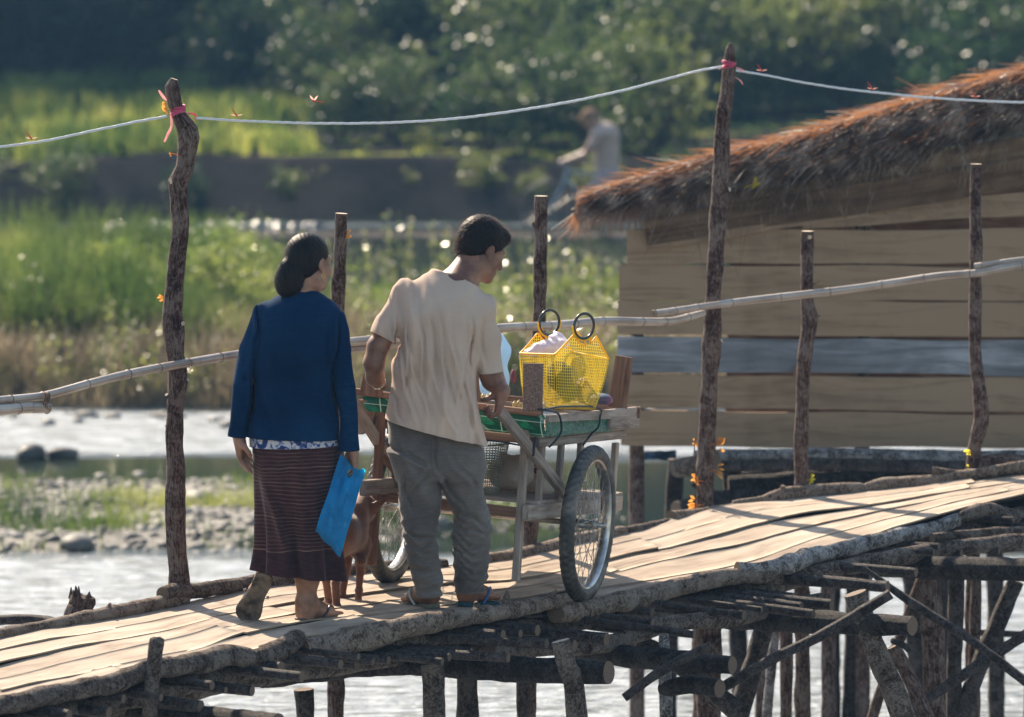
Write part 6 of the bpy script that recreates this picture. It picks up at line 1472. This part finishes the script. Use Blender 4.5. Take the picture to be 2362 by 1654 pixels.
for sg in (-1, 1):
    G = []
    for j in range(nv+1):
        t = j/nv; row = []
        for i in range(nu+1):
            s = i/nu; s_w = s+(.030*sn((t*3.1, 2, 0), 1)*(1-s)+.035*sn((t*2.7, 9, 0), 1)*s)*min(1, t*5); p = TL.lerp(TR, s_w).lerp(BL.lerp(BR, s_w), t); e = min(1, min(s, 1-s)*7)*min(1, (1-t)*10+.12)
            th = .006*e+.020*e*sin(pi*min(1, t*.9))*.9
            p = p+Vector((0, sg*th+.018*sn((s*3, t*4, 0), 1, 4)+.009*sn((s*8, t*7, sg), 1, 2)+.004*sn((s*20, t*5, sg), 1, 2), 0))
            if t < .16: p.z -= .020*(1-t/.16)*sin(pi*s)**2+.003*(1-t/.16)*sin(s*19)
            if t > .9: p.z += .003*sin(s*13)*(t-.9)*10
            p.y += .030*sin(pi*s)*sg*.25*(1-abs(2*t-1))+.006*sin(s*21+t*9)*(1-t)*sg
            row.append(p)
        G.append(row)
    # leave the handle slot out
    base = len(mb.V)
    for r in G: mb.V += r
    for j in range(nv):
        for i in range(nu):
            s, t = (i+.5)/nu, (j+.5)/nv
            if ((s-.50)/.085)**2+((t-.115)/.062)**2 < 1: continue
            q = (base+j*(nu+1)+i, base+j*(nu+1)+i+1, base+(j+1)*(nu+1)+i+1, base+(j+1)*(nu+1)+i); uv = [(i/nu, j/nv), ((i+1)/nu, j/nv), ((i+1)/nu, (j+1)/nv), (i/nu, (j+1)/nv)]
            if sg == 1: q = q[::-1]; uv = uv[::-1]
            mb.face(q, uv)
bag = mb.build('plastic_bag', m_bag); setp(bag, 'bright blue plastic carrier bag hanging from the woman\'s right hand', 'plastic bag')
# ------------------------------------------------------------------ MAN
YM = 19.88
def Mn(u, v, dy=0): return P(u, v, YM+dy)
def rowM(v, uL, uR, ry, dy=0): return rowW(v, uL, uR, ry, dy, YM)
mR = frame((.80, .52, -.42)); mc = Mn(1109, 579, .12)
ma, ms, mp, ms2 = head(mc, mR, 1.0)
neckM = [cone(Mn(1085, 610, .10), Mn(1045, 672, .05), .056, .066, .04), cone(Mn(1092, 600, .08), Mn(1050, 660, .03), .050, .060, .04)]
torM = [loft([rowM(634, 1014, 1088, .055, .05), rowM(648, 985, 1096, .068, .04), rowM(660, 962, 1098, .076, .03), rowM(685, 945, 1110, .09, .02), rowM(760, 935, 1100, .11), rowM(850, 935, 1068, .095), rowM(900, 932, 1058, .088), rowM(960, 925, 1058, .088), rowM(1040, 915, 1095, .10, .0), rowM(1090, 925, 1095, .10)], k=.03)]
gL = C(884, 906, 1, -.475)
armM = [cone(Mn(935, 690), Mn(872, 800, -.04), .046, .040, .03), cone(Mn(872, 800, -.04), Mn(862, 838, -.05), .040, .038, .03), cone(Mn(862, 838, -.05), Mn(865, 870, .0), .038, .034, .03), cone(Mn(865, 868, .0), gL+Vector((-.02, -.02, .045)), .033, .027, .03),
        cone(Mn(1105, 700), Mn(1132, 860, .0), .046, .042, .03), cone(Mn(1132, 860, .0), Mn(1138, 880, .02), .041, .039, .03), cone(Mn(1136, 876, .02), gR+Vector((.020, -.005, .08)), .038, .028, .03)]
FLh, FLt = P(1000, 1390, YM+.005), P(946, 1387, YM+.16)
FRh, FRt = P(1066, 1386, YM+.10), P(1136, 1383, YM+.26)
legM = [cone(Mn(965, 1060), Mn(972, 1220, .02), .080, .058, .03), cone(Mn(972, 1220, .02), P(988, 1360, YM+.03), .055, .042, .03), cone(P(988, 1360, YM+.03), P(992, 1385, YM+.035), .038, .036, .03),
        cone(Mn(1050, 1060), Mn(1088, 1210, .08), .080, .060, .03), cone(Mn(1088, 1210, .08), P(1078, 1350, YM+.13), .055, .042, .03), cone(P(1078, 1350, YM+.13), P(1076, 1374, YM+.135), .040, .038, .03)]
fLm = foot(FLh, FLt, side=-1, s=1.1); fRm = foot(FRh, FRt, side=1, s=1.1)
hLm = hand(gL+Vector((-.005, -.012, .044)), Vector((.32, .12, -.9)), Vector((.15, 1, -.1)), -1, [(.9, 1.2, .9), (.9, 1.2, .9), (.85, 1.15, .9), (.8, 1.1, .9)], .95, thumb=[(.020, .015, .008), (.030, .034, .020), (.020, .052, .034), (.004, .060, .044)])
wR = gR+Vector((.020, -.01, .075))
hRm = hand(wR, Vector((-.18, .05, -.75)), Vector((-.95, .1, .2)), 1, [(.8, 1.25, .8), (.8, 1.2, .8), (.75, 1.15, .8), (.7, 1.1, .8)], 1.02, thumb=[(.018, .012, .012), (.024, .034, .034), (.014, .050, .056), (.0, .056, .072)])
lo = P(820, 1440, YM); hi = P(1220, 480, YM)
man = body('person', (lo.x, YM-.26, lo.z), (hi.x, YM+.42, hi.z), .0042, [torM, neckM, ma, ('s', ms), mp, ('s', ms2), armM, legM, fLm, fRm, hLm, hRm], m_skM, 'man in a beige T-shirt and grey trousers pushing the cart with his head bowed', 'person')
# hair
mT = xf(mc, mR, 1.0)
def mE(p, r, k=.02): return ell(mT(*p), r, mR, k)
hs_ = Sdf((mc.x-.17, YM-.12, mc.z-.16), (mc.x+.17, YM+.36, mc.z+.19), .0034)
for c in [mE((0, -.016, .050), (.084, .104, .094)), mE((0, -.055, .0), (.070, .060, .070), .03), mE((0, .062, .088), (.055, .040, .032), .03)]: hs_.comp(c)
hs_.comp(mE((0, .098, -.03), (.072, .072, .092), .01), op='s'); hs_.comp(mE((0, .02, -.094), (.10, .075, .058), .01), op='s'); hs_.comp(mE((0, -.09, -.085), (.08, .06, .035), .02), op='s')
for sx in (1, -1): hs_.comp(mE((sx*.086, .002, -.006), (.020, .024, .036), .006), op='s')
hs_.apply(lambda X_, Y__, Z__: .0007*np.sin(X_*170+2*np.sin(Z__*90))*np.sin(Z__*190+Y__*160)+.0012*np.sin(X_*260+4*np.sin(Z__*70))*np.sin(Y__*240+3*np.sin(X_*90))*np.sin(Z__*250+3*np.sin(Y__*80)), hs_.lo, hs_.lo+hs_.n*hs_.h, .01, '+')
V, Q = hs_.mesh(); hm_ = mk('hair', V, Q, m_hair, man); VM = V.copy()
def tuft():
    p = Vector(VM[random.randrange(len(VM))]); d = (p-mT(0, -.01, .02)).normalized(); return p-d*.003, (d+Vector((random.gauss(0, .6), random.gauss(0, .6), random.gauss(0, .5)))).normalized(), random.uniform(.005, .017), Vector((random.gauss(0, .5), random.gauss(0, .5), -.2))
plume(7500, tuft, m_strand, 'hair_tufts', hm_, .0005)
# T-shirt
m_tee = wv('beige_jersey', (.56, .455, .37), (.62, .51, .42), (.68, .57, .48), tr=.0, sheen=.1)
nt = m_tee.node_tree; transl(nt, nt.nodes['Principled BSDF'], nt.nodes['Material Output'], (.98, .55, .24), .32)
tt = loft([rowM(622, 1004, 1088, .055, .05), rowM(636, 976, 1094, .072, .04), rowM(655, 942, 1104, .092, .03), rowM(680, 928, 1122, .112, .02), rowM(720, 924, 1128, .125, .0), rowM(787, 916, 1112, .132, .0), rowM(870, 902, 1100, .132, -.005), rowM(925, 890, 1105, .145, -.012), rowM(975, 887, 1113, .158, -.012), rowM(1040, 886, 1116, .165, -.012)], 2.5, .02)
ts1 = [cone(Mn(944, 700, .01), Mn(908, 740, -.01), .046, .054, .06), cone(Mn(908, 736, -.01), Mn(874, 796, -.03), .056, .058, .02)]
ts2 = [cone(Mn(1100, 714, .0), Mn(1120, 774, .0), .054, .057, .05), cone(Mn(1122, 770, .0), Mn(1136, 880, .0), .056, .056, .02)]
td = folds(.030, [(26, 4, 4.5, .3, .6), (-20, 6, 8, 1.7, .5), (44, 9, -6, 2.9, .35), (9, 5, -16, .9, .3)])
td = both(td, creases(YM, [(950, 690, 938, 890, .006, .008), (972, 700, 982, 870, .006, .009), (993, 710, 1018, 900, .007, .010), (1016, 735, 1050, 945, .007, .010), (1040, 720, 1078, 930, .008, .009), (922, 790, 965, 965, .008, .010), (938, 760, 1005, 975, .008, .010), (1082, 790, 1058, 960, .007, .009), (1060, 840, 1098, 1000, .008, .010), (1090, 720, 1086, 860, .006, .012), (915, 735, 917, 800, .006, .008), (1110, 730, 1120, 850, .007, .006), (1025, 900, 1060, 1000, .007, .008), (905, 900, 930, 965, .008, .007)]))
tee = cloth_sdf('t_shirt', [[tt, cone(Mn(1005, 664, .04), Mn(930, 704, .01), .058, .046, .03), cone(Mn(1075, 690, .04), Mn(1108, 718, .0), .055, .052, .04), cone(Mn(992, 667, .03), Mn(948, 680, .01), .055, .052, .03)], ts1, ts2], [[(Mn(1000, 990), (.26*-1, 0, -1)), (Mn(1042, 631, .05), (.52, .10, 1))], [(Mn(883, 778, -.03), Vector((-.42, -.15, -.85)))], [(Mn(1132, 858, .0), Vector((.10, 0, -1)))]], .0048, m_tee, man, td, hem=.0026); solidify(tee, .0015, 1)
# trousers
m_tr = wv('grey_cotton', (.085, .073, .068), (.135, .118, .110), (.195, .172, .160), tr=.05, sheen=.25)
pe = loft([rowM(955, 895, 1106, .105), rowM(985, 893, 1108, .116), rowM(1030, 893, 1110, .130), rowM(1075, 905, 1113, .130), rowM(1105, 915, 1113, .11)], 2.4, .03)
lL = loft([rowM(1040, 895, 1000, .12), rowM(1090, 913, 1008, .112), rowM(1130, 920, 1017, .100), rowM(1175, 924, 1014, .092), rowM(1242, 932, 1008, .080), rowM(1300, 943, 1016, .072), rowM(1340, 952, 1022, .070), rowM(1368, 960, 1014, .066), rowM(1400, 964, 1012, .064)], 2.2, .03)
lR = loft([rowM(1040, 1005, 1112, .12, .0), rowM(1100, 1010, 1115, .112, .02), rowM(1140, 1028, 1118, .105, .05), rowM(1185, 1048, 1130, .098, .08), rowM(1235, 1045, 1132, .088, .09), rowM(1296, 1046, 1129, .080, .12), rowM(1340, 1048, 1119, .074, .13), rowM(1365, 1049, 1112, .070, .13), rowM(1395, 1050, 1110, .068, .13)], 2.2, .03)
def trd(X_, Y__, Z__):
    low = np.clip((Mn(0, 1150).z-Z__)/.15, 0, 1); s1 = np.sin(Z__*75+X_*22+2.2*np.sin(X_*30)+1.4*np.sin(Y__*26)); s2 = np.sin(Z__*48-X_*30+2*np.sin(X_*21+1)); up2 = 1-low
    return -.010*low*(.5+.5*np.cos(2*s1))**2*(.5+.5*np.sin(X_*31+Z__*19))-.007*low*(.5+.5*np.cos(2*s2))**2-.010*up2*(.5+.5*np.cos(2*(Z__*12+X_*17+1.2*np.sin(X_*13))))**3+.004
trd = both(trd, creases(YM, [(896, 1025, 1000, 1065, .010, .012), (1000, 1060, 940, 1150, .010, .010), (1012, 1075, 1070, 1170, .010, .012), (1040, 1040, 1100, 1120, .010, .009), (930, 1080, 950, 1180, .009, .009), (1000, 985, 1012, 1090, .006, .010), (1060, 1180, 1120, 1215, .009, .010), (1055, 1215, 1125, 1235, .008, .010), (940, 1225, 1000, 1240, .008, .010), (945, 1258, 1005, 1250, .008, .009), (1050, 1275, 1125, 1262, .008, .009), (955, 1310, 1010, 1300, .008, .007)]))
trs = cloth_sdf('trousers', [[pe], [lL], [lR]], [[(Mn(1000, 968), (0, 0, 1))], [(Mn(988, 1373), (.03, 0, -1)), (Mn(1000, 968), (0, 0, 1))], [(Mn(1080, 1363, .13), (0, 0, -1)), (Mn(1000, 968), (0, 0, 1))]], .0048, m_tr, man, trd, hem=.0022); solidify(trs, .0016)
m_sgr = pm('olive_sole', [(.4, (.07, .065, .045)), (.6, (.15, .14, .10))], 20, rough=.7, bmp=.3); m_stl = pm('pale_strap', [(0, (.45, .5, .48))], rough=.35); m_stb = pm('blue_strap', [(0, (.05, .14, .32))], rough=.35)
sandal('sandal', FLh-Vector((0, 0, .004)), FLt-Vector((0, 0, .004)), upn, man, (m_sgr, m_stl), 1.1, side=-1); sandal('sandal', FRh-Vector((0, 0, .004)), FRt-Vector((0, 0, .004)), upn, man, (pm('teal_sole', [(0, (.015, .06, .07))], rough=.6), m_stb), 1.1, side=1)
# wrist watch
m_wat = pm('watch_steel', [(.4, (.35, .30, .22)), (.6, (.8, .74, .62))], 90, metal=.9, rough=.25)
wc0 = (armM[3].lo+armM[3].hi)/2; A0 = Mn(865, 868, .0); A1 = gL+Vector((-.02, -.02, .045)); ax = (A1-A0).normalized(); wc = A0.lerp(A1, .72); e1 = ax.cross(Vector((0, 1, 0))).normalized(); e2 = ax.cross(e1); mb = MB()
for k in range(22):
    a = 2*pi*k/22; c = wc+e1*cos(a)*.0325+e2*sin(a)*.0325; t = (-e1*sin(a)+e2*cos(a)); mb.beam(c-t*.0042, c+t*.0042, ax, .013, .003)
wa = mb.build('watch_band', m_wat, man, smooth=False); mb = MB(); dcam = -e2 if (-e2).y < 0 else e2; c = wc+dcam*.034; mb.beam(c-e1*.011, c+e1*.011, ax, .022, .007); mb.build('watch_case', m_wat, wa, smooth=False)
# ------------------------------------------------------------------ DOG
m_dog = pm('dog_coat', [(.35, (.075, .025, .011)), (.5, (.14, .050, .022)), (.68, (.25, .105, .05))], 7, detail=6, rough=.6, bmp=.5, bscale=120, bdist=.003, sheen=.3)
YD = 20.10
def D(u, v, dy=0): return P(u, v, YD+dy)
dg = [ell(D(800, 1232, -.03), (.062, .12, .082), frame((.35, .9, .12)), .03), ell(D(816, 1226, .06), (.058, .085, .092), None, .03), ell(D(792, 1224, -.09), (.056, .08, .066), None, .04), ell(D(824, 1256, .09), (.032, .05, .045), None, .04),
      cone(D(824, 1204, .09), D(838, 1176, .14), .050, .040, .02), cone(D(822, 1180, .06), D(834, 1160, .13), .045, .045, .03),
      ell(D(842, 1172, .15), (.050, .06, .050), frame((-.2, 1, -.2)), .015), cone(D(836, 1180, .22), D(832, 1198, .30), .034, .024, .02), ell(D(832, 1202, .31), (.014, .012, .012), None, .01), ell(D(848, 1188, .17), (.028, .035, .034), None, .02),
      cone(D(836, 1256, .09), D(832, 1296, .05), .040, .024, .02), ell(D(833, 1292, .03), (.022, .024, .022), None, .015), cone(D(832, 1296, .05), D(828, 1362, .06), .0195, .0125, .012), ell(D(828, 1362, .055), (.0165, .018, .016), None, .008), cone(D(828, 1364, .06), D(826, 1386, .035), .0135, .015, .008), ell(P(827, 1392, YD+.02), (.022, .034, .013), None, .008), cone(P(820, 1392, YD-.005), P(820, 1393, YD-.02), .009, .008, .004), cone(P(827, 1393, YD-.01), P(827, 1394, YD-.025), .009, .008, .004), cone(P(834, 1392, YD-.005), P(834, 1393, YD-.02), .009, .008, .004),
      cone(D(800, 1262, .10), D(797, 1320, .12), .030, .021, .02), cone(D(797, 1320, .12), D(790, 1368, .13), .018, .014, .01), ell(P(789, 1374, YD+.13), (.018, .026, .014), None, .01),
      # hind legs: thigh, hock, near-vertical shank
      cone(D(778, 1240, -.08), D(772, 1300, -.03), .050, .028, .03), cone(D(772, 1300, -.03), D(774, 1345, -.13), .025, .016, .015), cone(D(774, 1345, -.13), D(776, 1392, -.12), .017, .016, .01), ell(P(779, 1402, YD-.13), (.021, .030, .014), None, .01),
      cone(D(768, 1240, -.03), D(752, 1290, .02), .045, .026, .03), cone(D(752, 1290, .02), D(752, 1338, -.03), .023, .016, .015), cone(D(752, 1338, -.03), D(758, 1382, -.01), .016, .016, .01), ell(P(759, 1388, YD-.01), (.020, .028, .014), None, .01),
      cone(D(786, 1215, -.16), D(770, 1280, -.20), .018, .014, .02), cone(D(770, 1280, -.20), D(790, 1350, -.16), .014, .010, .01)]
dg = dg[:-2]
def ear(base, tip, w, nrm):
    base, tip = Vector(base), Vector(tip); d = (tip-base); x = d.cross(Vector(nrm)).normalized(); L_ = []
    for i in range(5):
        t = i/5; L_.append(cone(base+d*t+x*w*(1-t)*.6, base+d*t-x*w*(1-t)*.6, .009*(1-.5*t), .009*(1-.5*t), .008))
    L_.append(cone(base, tip, .016, .004, .01)); return L_
dg += ear(D(858, 1174, .10), D(893, 1148, .08), .030, (0, 1, .2)); dg += ear(D(826, 1156, .13), D(812, 1132, .13), .022, (0, 1, .2))
dog = body('dog', (D(720, 0).x, YD-.32, D(0, 1430).z), (D(920, 0).x, YD+.38, D(0, 1100).z), .0042, [dg], m_dog, 'reddish-brown short-haired dog standing between the woman and the cart\'s far wheel', 'dog')
plume(2600, lambda V_=np.array([v.co[:] for v in dog.data.vertices])+np.array(WLOC[dog.name]), N_=[v.normal.copy() for v in dog.data.vertices]: (lambda i: (Vector(V_[i])-N_[i]*.001, (N_[i]+Vector((0, -.2, -1.1))).normalized(), random.uniform(.006, .014), Vector((0, 0, -.2))))(random.randrange(len(V_))), pm('dog_hair', [(.4, (.25, .10, .04)), (.6, (.40, .19, .09))], 8, rough=.5, tr=.3, trc=(.8, .35, .12)), 'coat_hair', dog, .0006)
# ------------------------------------------------------------------ CYCLIST
YC = 57.0
def Q_(u, v, dy=0): return P(u, v, YC+dy)
m_sh = pm('pale_shirt', [(.4, (.36, .28, .25)), (.6, (.46, .37, .33))], 3, rough=.9, spec=.05); m_tan = pm('straw_hat', [(0, (.22, .14, .09))], rough=.9, spec=.05); m_pt = pm('grey_shorts', [(0, (.30, .25, .26))], rough=.8)
cb = [cone(Q_(1398, 312), Q_(1400, 392), .14, .12, .06), cone(Q_(1385, 300), Q_(1372, 286), .06, .05, .05), ell(Q_(1362, 276), (.09, .09, .115), None, .04), cone(Q_(1372, 318, -.12), Q_(1350, 358, -.15), .055, .04, .03), cone(Q_(1350, 358, -.15), Q_(1300, 374, -.18), .040, .028, .03), cone(Q_(1372, 318, .12), Q_(1352, 352, .18), .055, .04, .03), cone(Q_(1352, 352, .18), Q_(1302, 372, .2), .04, .028, .03),
      ell(Q_(1296, 376, -.18), (.04, .035, .035), None, .02), ell(Q_(1298, 374, .2), (.04, .035, .035), None, .02), ell(Q_(1402, 398), (.14, .15, .12), None, .05),
      cone(Q_(1400, 405, -.09), Q_(1352, 452, -.11), .085, .06, .04), cone(Q_(1352, 452, -.11), Q_(1372, 515, -.10), .055, .035, .03), cone(Q_(1372, 515, -.10), Q_(1352, 524, -.10), .035, .03, .03), cone(Q_(1400, 405, .09), Q_(1366, 462, .11), .085, .06, .04), cone(Q_(1366, 462, .11), Q_(1395, 500, .10), .055, .035, .03), cone(Q_(1395, 500, .1), Q_(1378, 512, .10), .035, .03, .03), ell(Q_(1350, 285), (.025, .03, .03), None, .02)]
cyc = body('person', (Q_(1250, 0).x, YC-.5, Q_(0, 560).z), (Q_(1460, 0).x, YC+.5, Q_(0, 220).z), .014, [cb], skin('skin_far', (.16, .08, .06), (.28, .16, .12), (.36, .22, .16)), 'blurred bare-armed cyclist riding to the left in front of the far trees', 'person')
S = Sdf((Q_(1330, 0).x, YC-.4, Q_(0, 450).z), (Q_(1450, 0).x, YC+.4, Q_(0, 270).z), .014)
for c in [cone(Q_(1398, 312), Q_(1400, 392), .155, .135, .06), ell(Q_(1392, 305), (.16, .2, .09), None, .05), cone(Q_(1380, 312, -.12), Q_(1366, 334, -.14), .075, .06, .03), cone(Q_(1380, 312, .12), Q_(1366, 334, .16), .075, .06, .03)]: S.comp(c)
V, Q = S.mesh(); mk('shirt', V, Q, m_sh, cyc)
S = Sdf((Q_(1330, 0).x, YC-.4, Q_(0, 480).z), (Q_(1450, 0).x, YC+.4, Q_(0, 370).z), .014)
for c in [ell(Q_(1402, 400), (.155, .17, .12), None, .05), cone(Q_(1400, 408, -.09), Q_(1365, 440, -.11), .1, .08, .04), cone(Q_(1400, 408, .09), Q_(1374, 445, .11), .1, .08, .04)]: S.comp(c)
V, Q = S.mesh(); mk('shorts', V, Q, m_pt, cyc)
S = Sdf((Q_(1325, 0).x, YC-.25, Q_(0, 300).z), (Q_(1390, 0).x, YC+.25, Q_(0, 235).z), .01)
S.comp(ell(Q_(1361, 266), (.105, .105, .085), frame((-.9, 0, -.25)))); S.comp(ell(Q_(1346, 272), (.06, .08, .03), frame((-.9, 0, -.5)), .03)); S.comp(ell(Q_(1368, 288), (.11, .14, .07)), .02, 's')
V, Q = S.mesh(); mk('cap', V, Q, m_tan, cyc)
bike = empty('bicycle', Q_(1340, 548), 'bicycle ridden by the blurred cyclist, handlebar showing left of the thatch tip', 'bicycle'); m_bk = pm('bike_paint', [(0, (.16, .24, .34))], rough=.35, metal=.3)
def bt(name, pts, r, mat=m_bk): mb = MB(); mb.tube(pts, r, n=8); return mb.build(name, mat, bike)
hub1, hub2 = Q_(1268, 483), Q_(1420, 483); bb_ = Q_(1368, 492)
bt('frame', [Q_(1309, 396), Q_(1384, 404), bb_, Q_(1306, 410)], .02); bt('seat_stay', [Q_(1390, 415), hub2, bb_], .013); bt('seat_post', [Q_(1388, 440), Q_(1396, 396)], .014); bt('fork', [Q_(1310, 385), Q_(1300, 425), hub1], .016); bt('handlebar', [Q_(1292, 380, -.24), Q_(1310, 380, -.08), Q_(1310, 380, .08), Q_(1292, 380, .24)], .014); bt('saddle', [(*Q_(1384, 396), .03), (*Q_(1410, 393), .07)], None, m_blk)
for h_ in (hub1, hub2):
    w = empty('wheel', h_, None, None); w.parent = bike; w.location = h_-WLOC[bike.name]; mb = MB(); mb.tube([h_+Vector((cos(a)*.325, 0, sin(a)*.325)) for a in [2*pi*i/40 for i in range(41)]], .014, n=8, cap=False); mb.build('tyre', M['rubber'], w); mb = MB()
    for k in range(24): a = 2*pi*k/24; mb.tube([h_+Vector((0, .02*(-1)**k, 0)), h_+Vector((cos(a)*.31, 0, sin(a)*.31))], .002, n=4, cap=False)
    mb.tube([h_-Vector((0, .04, 0)), h_+Vector((0, .04, 0))], .02, n=8); mb.build('spokes', m_spoke, w)
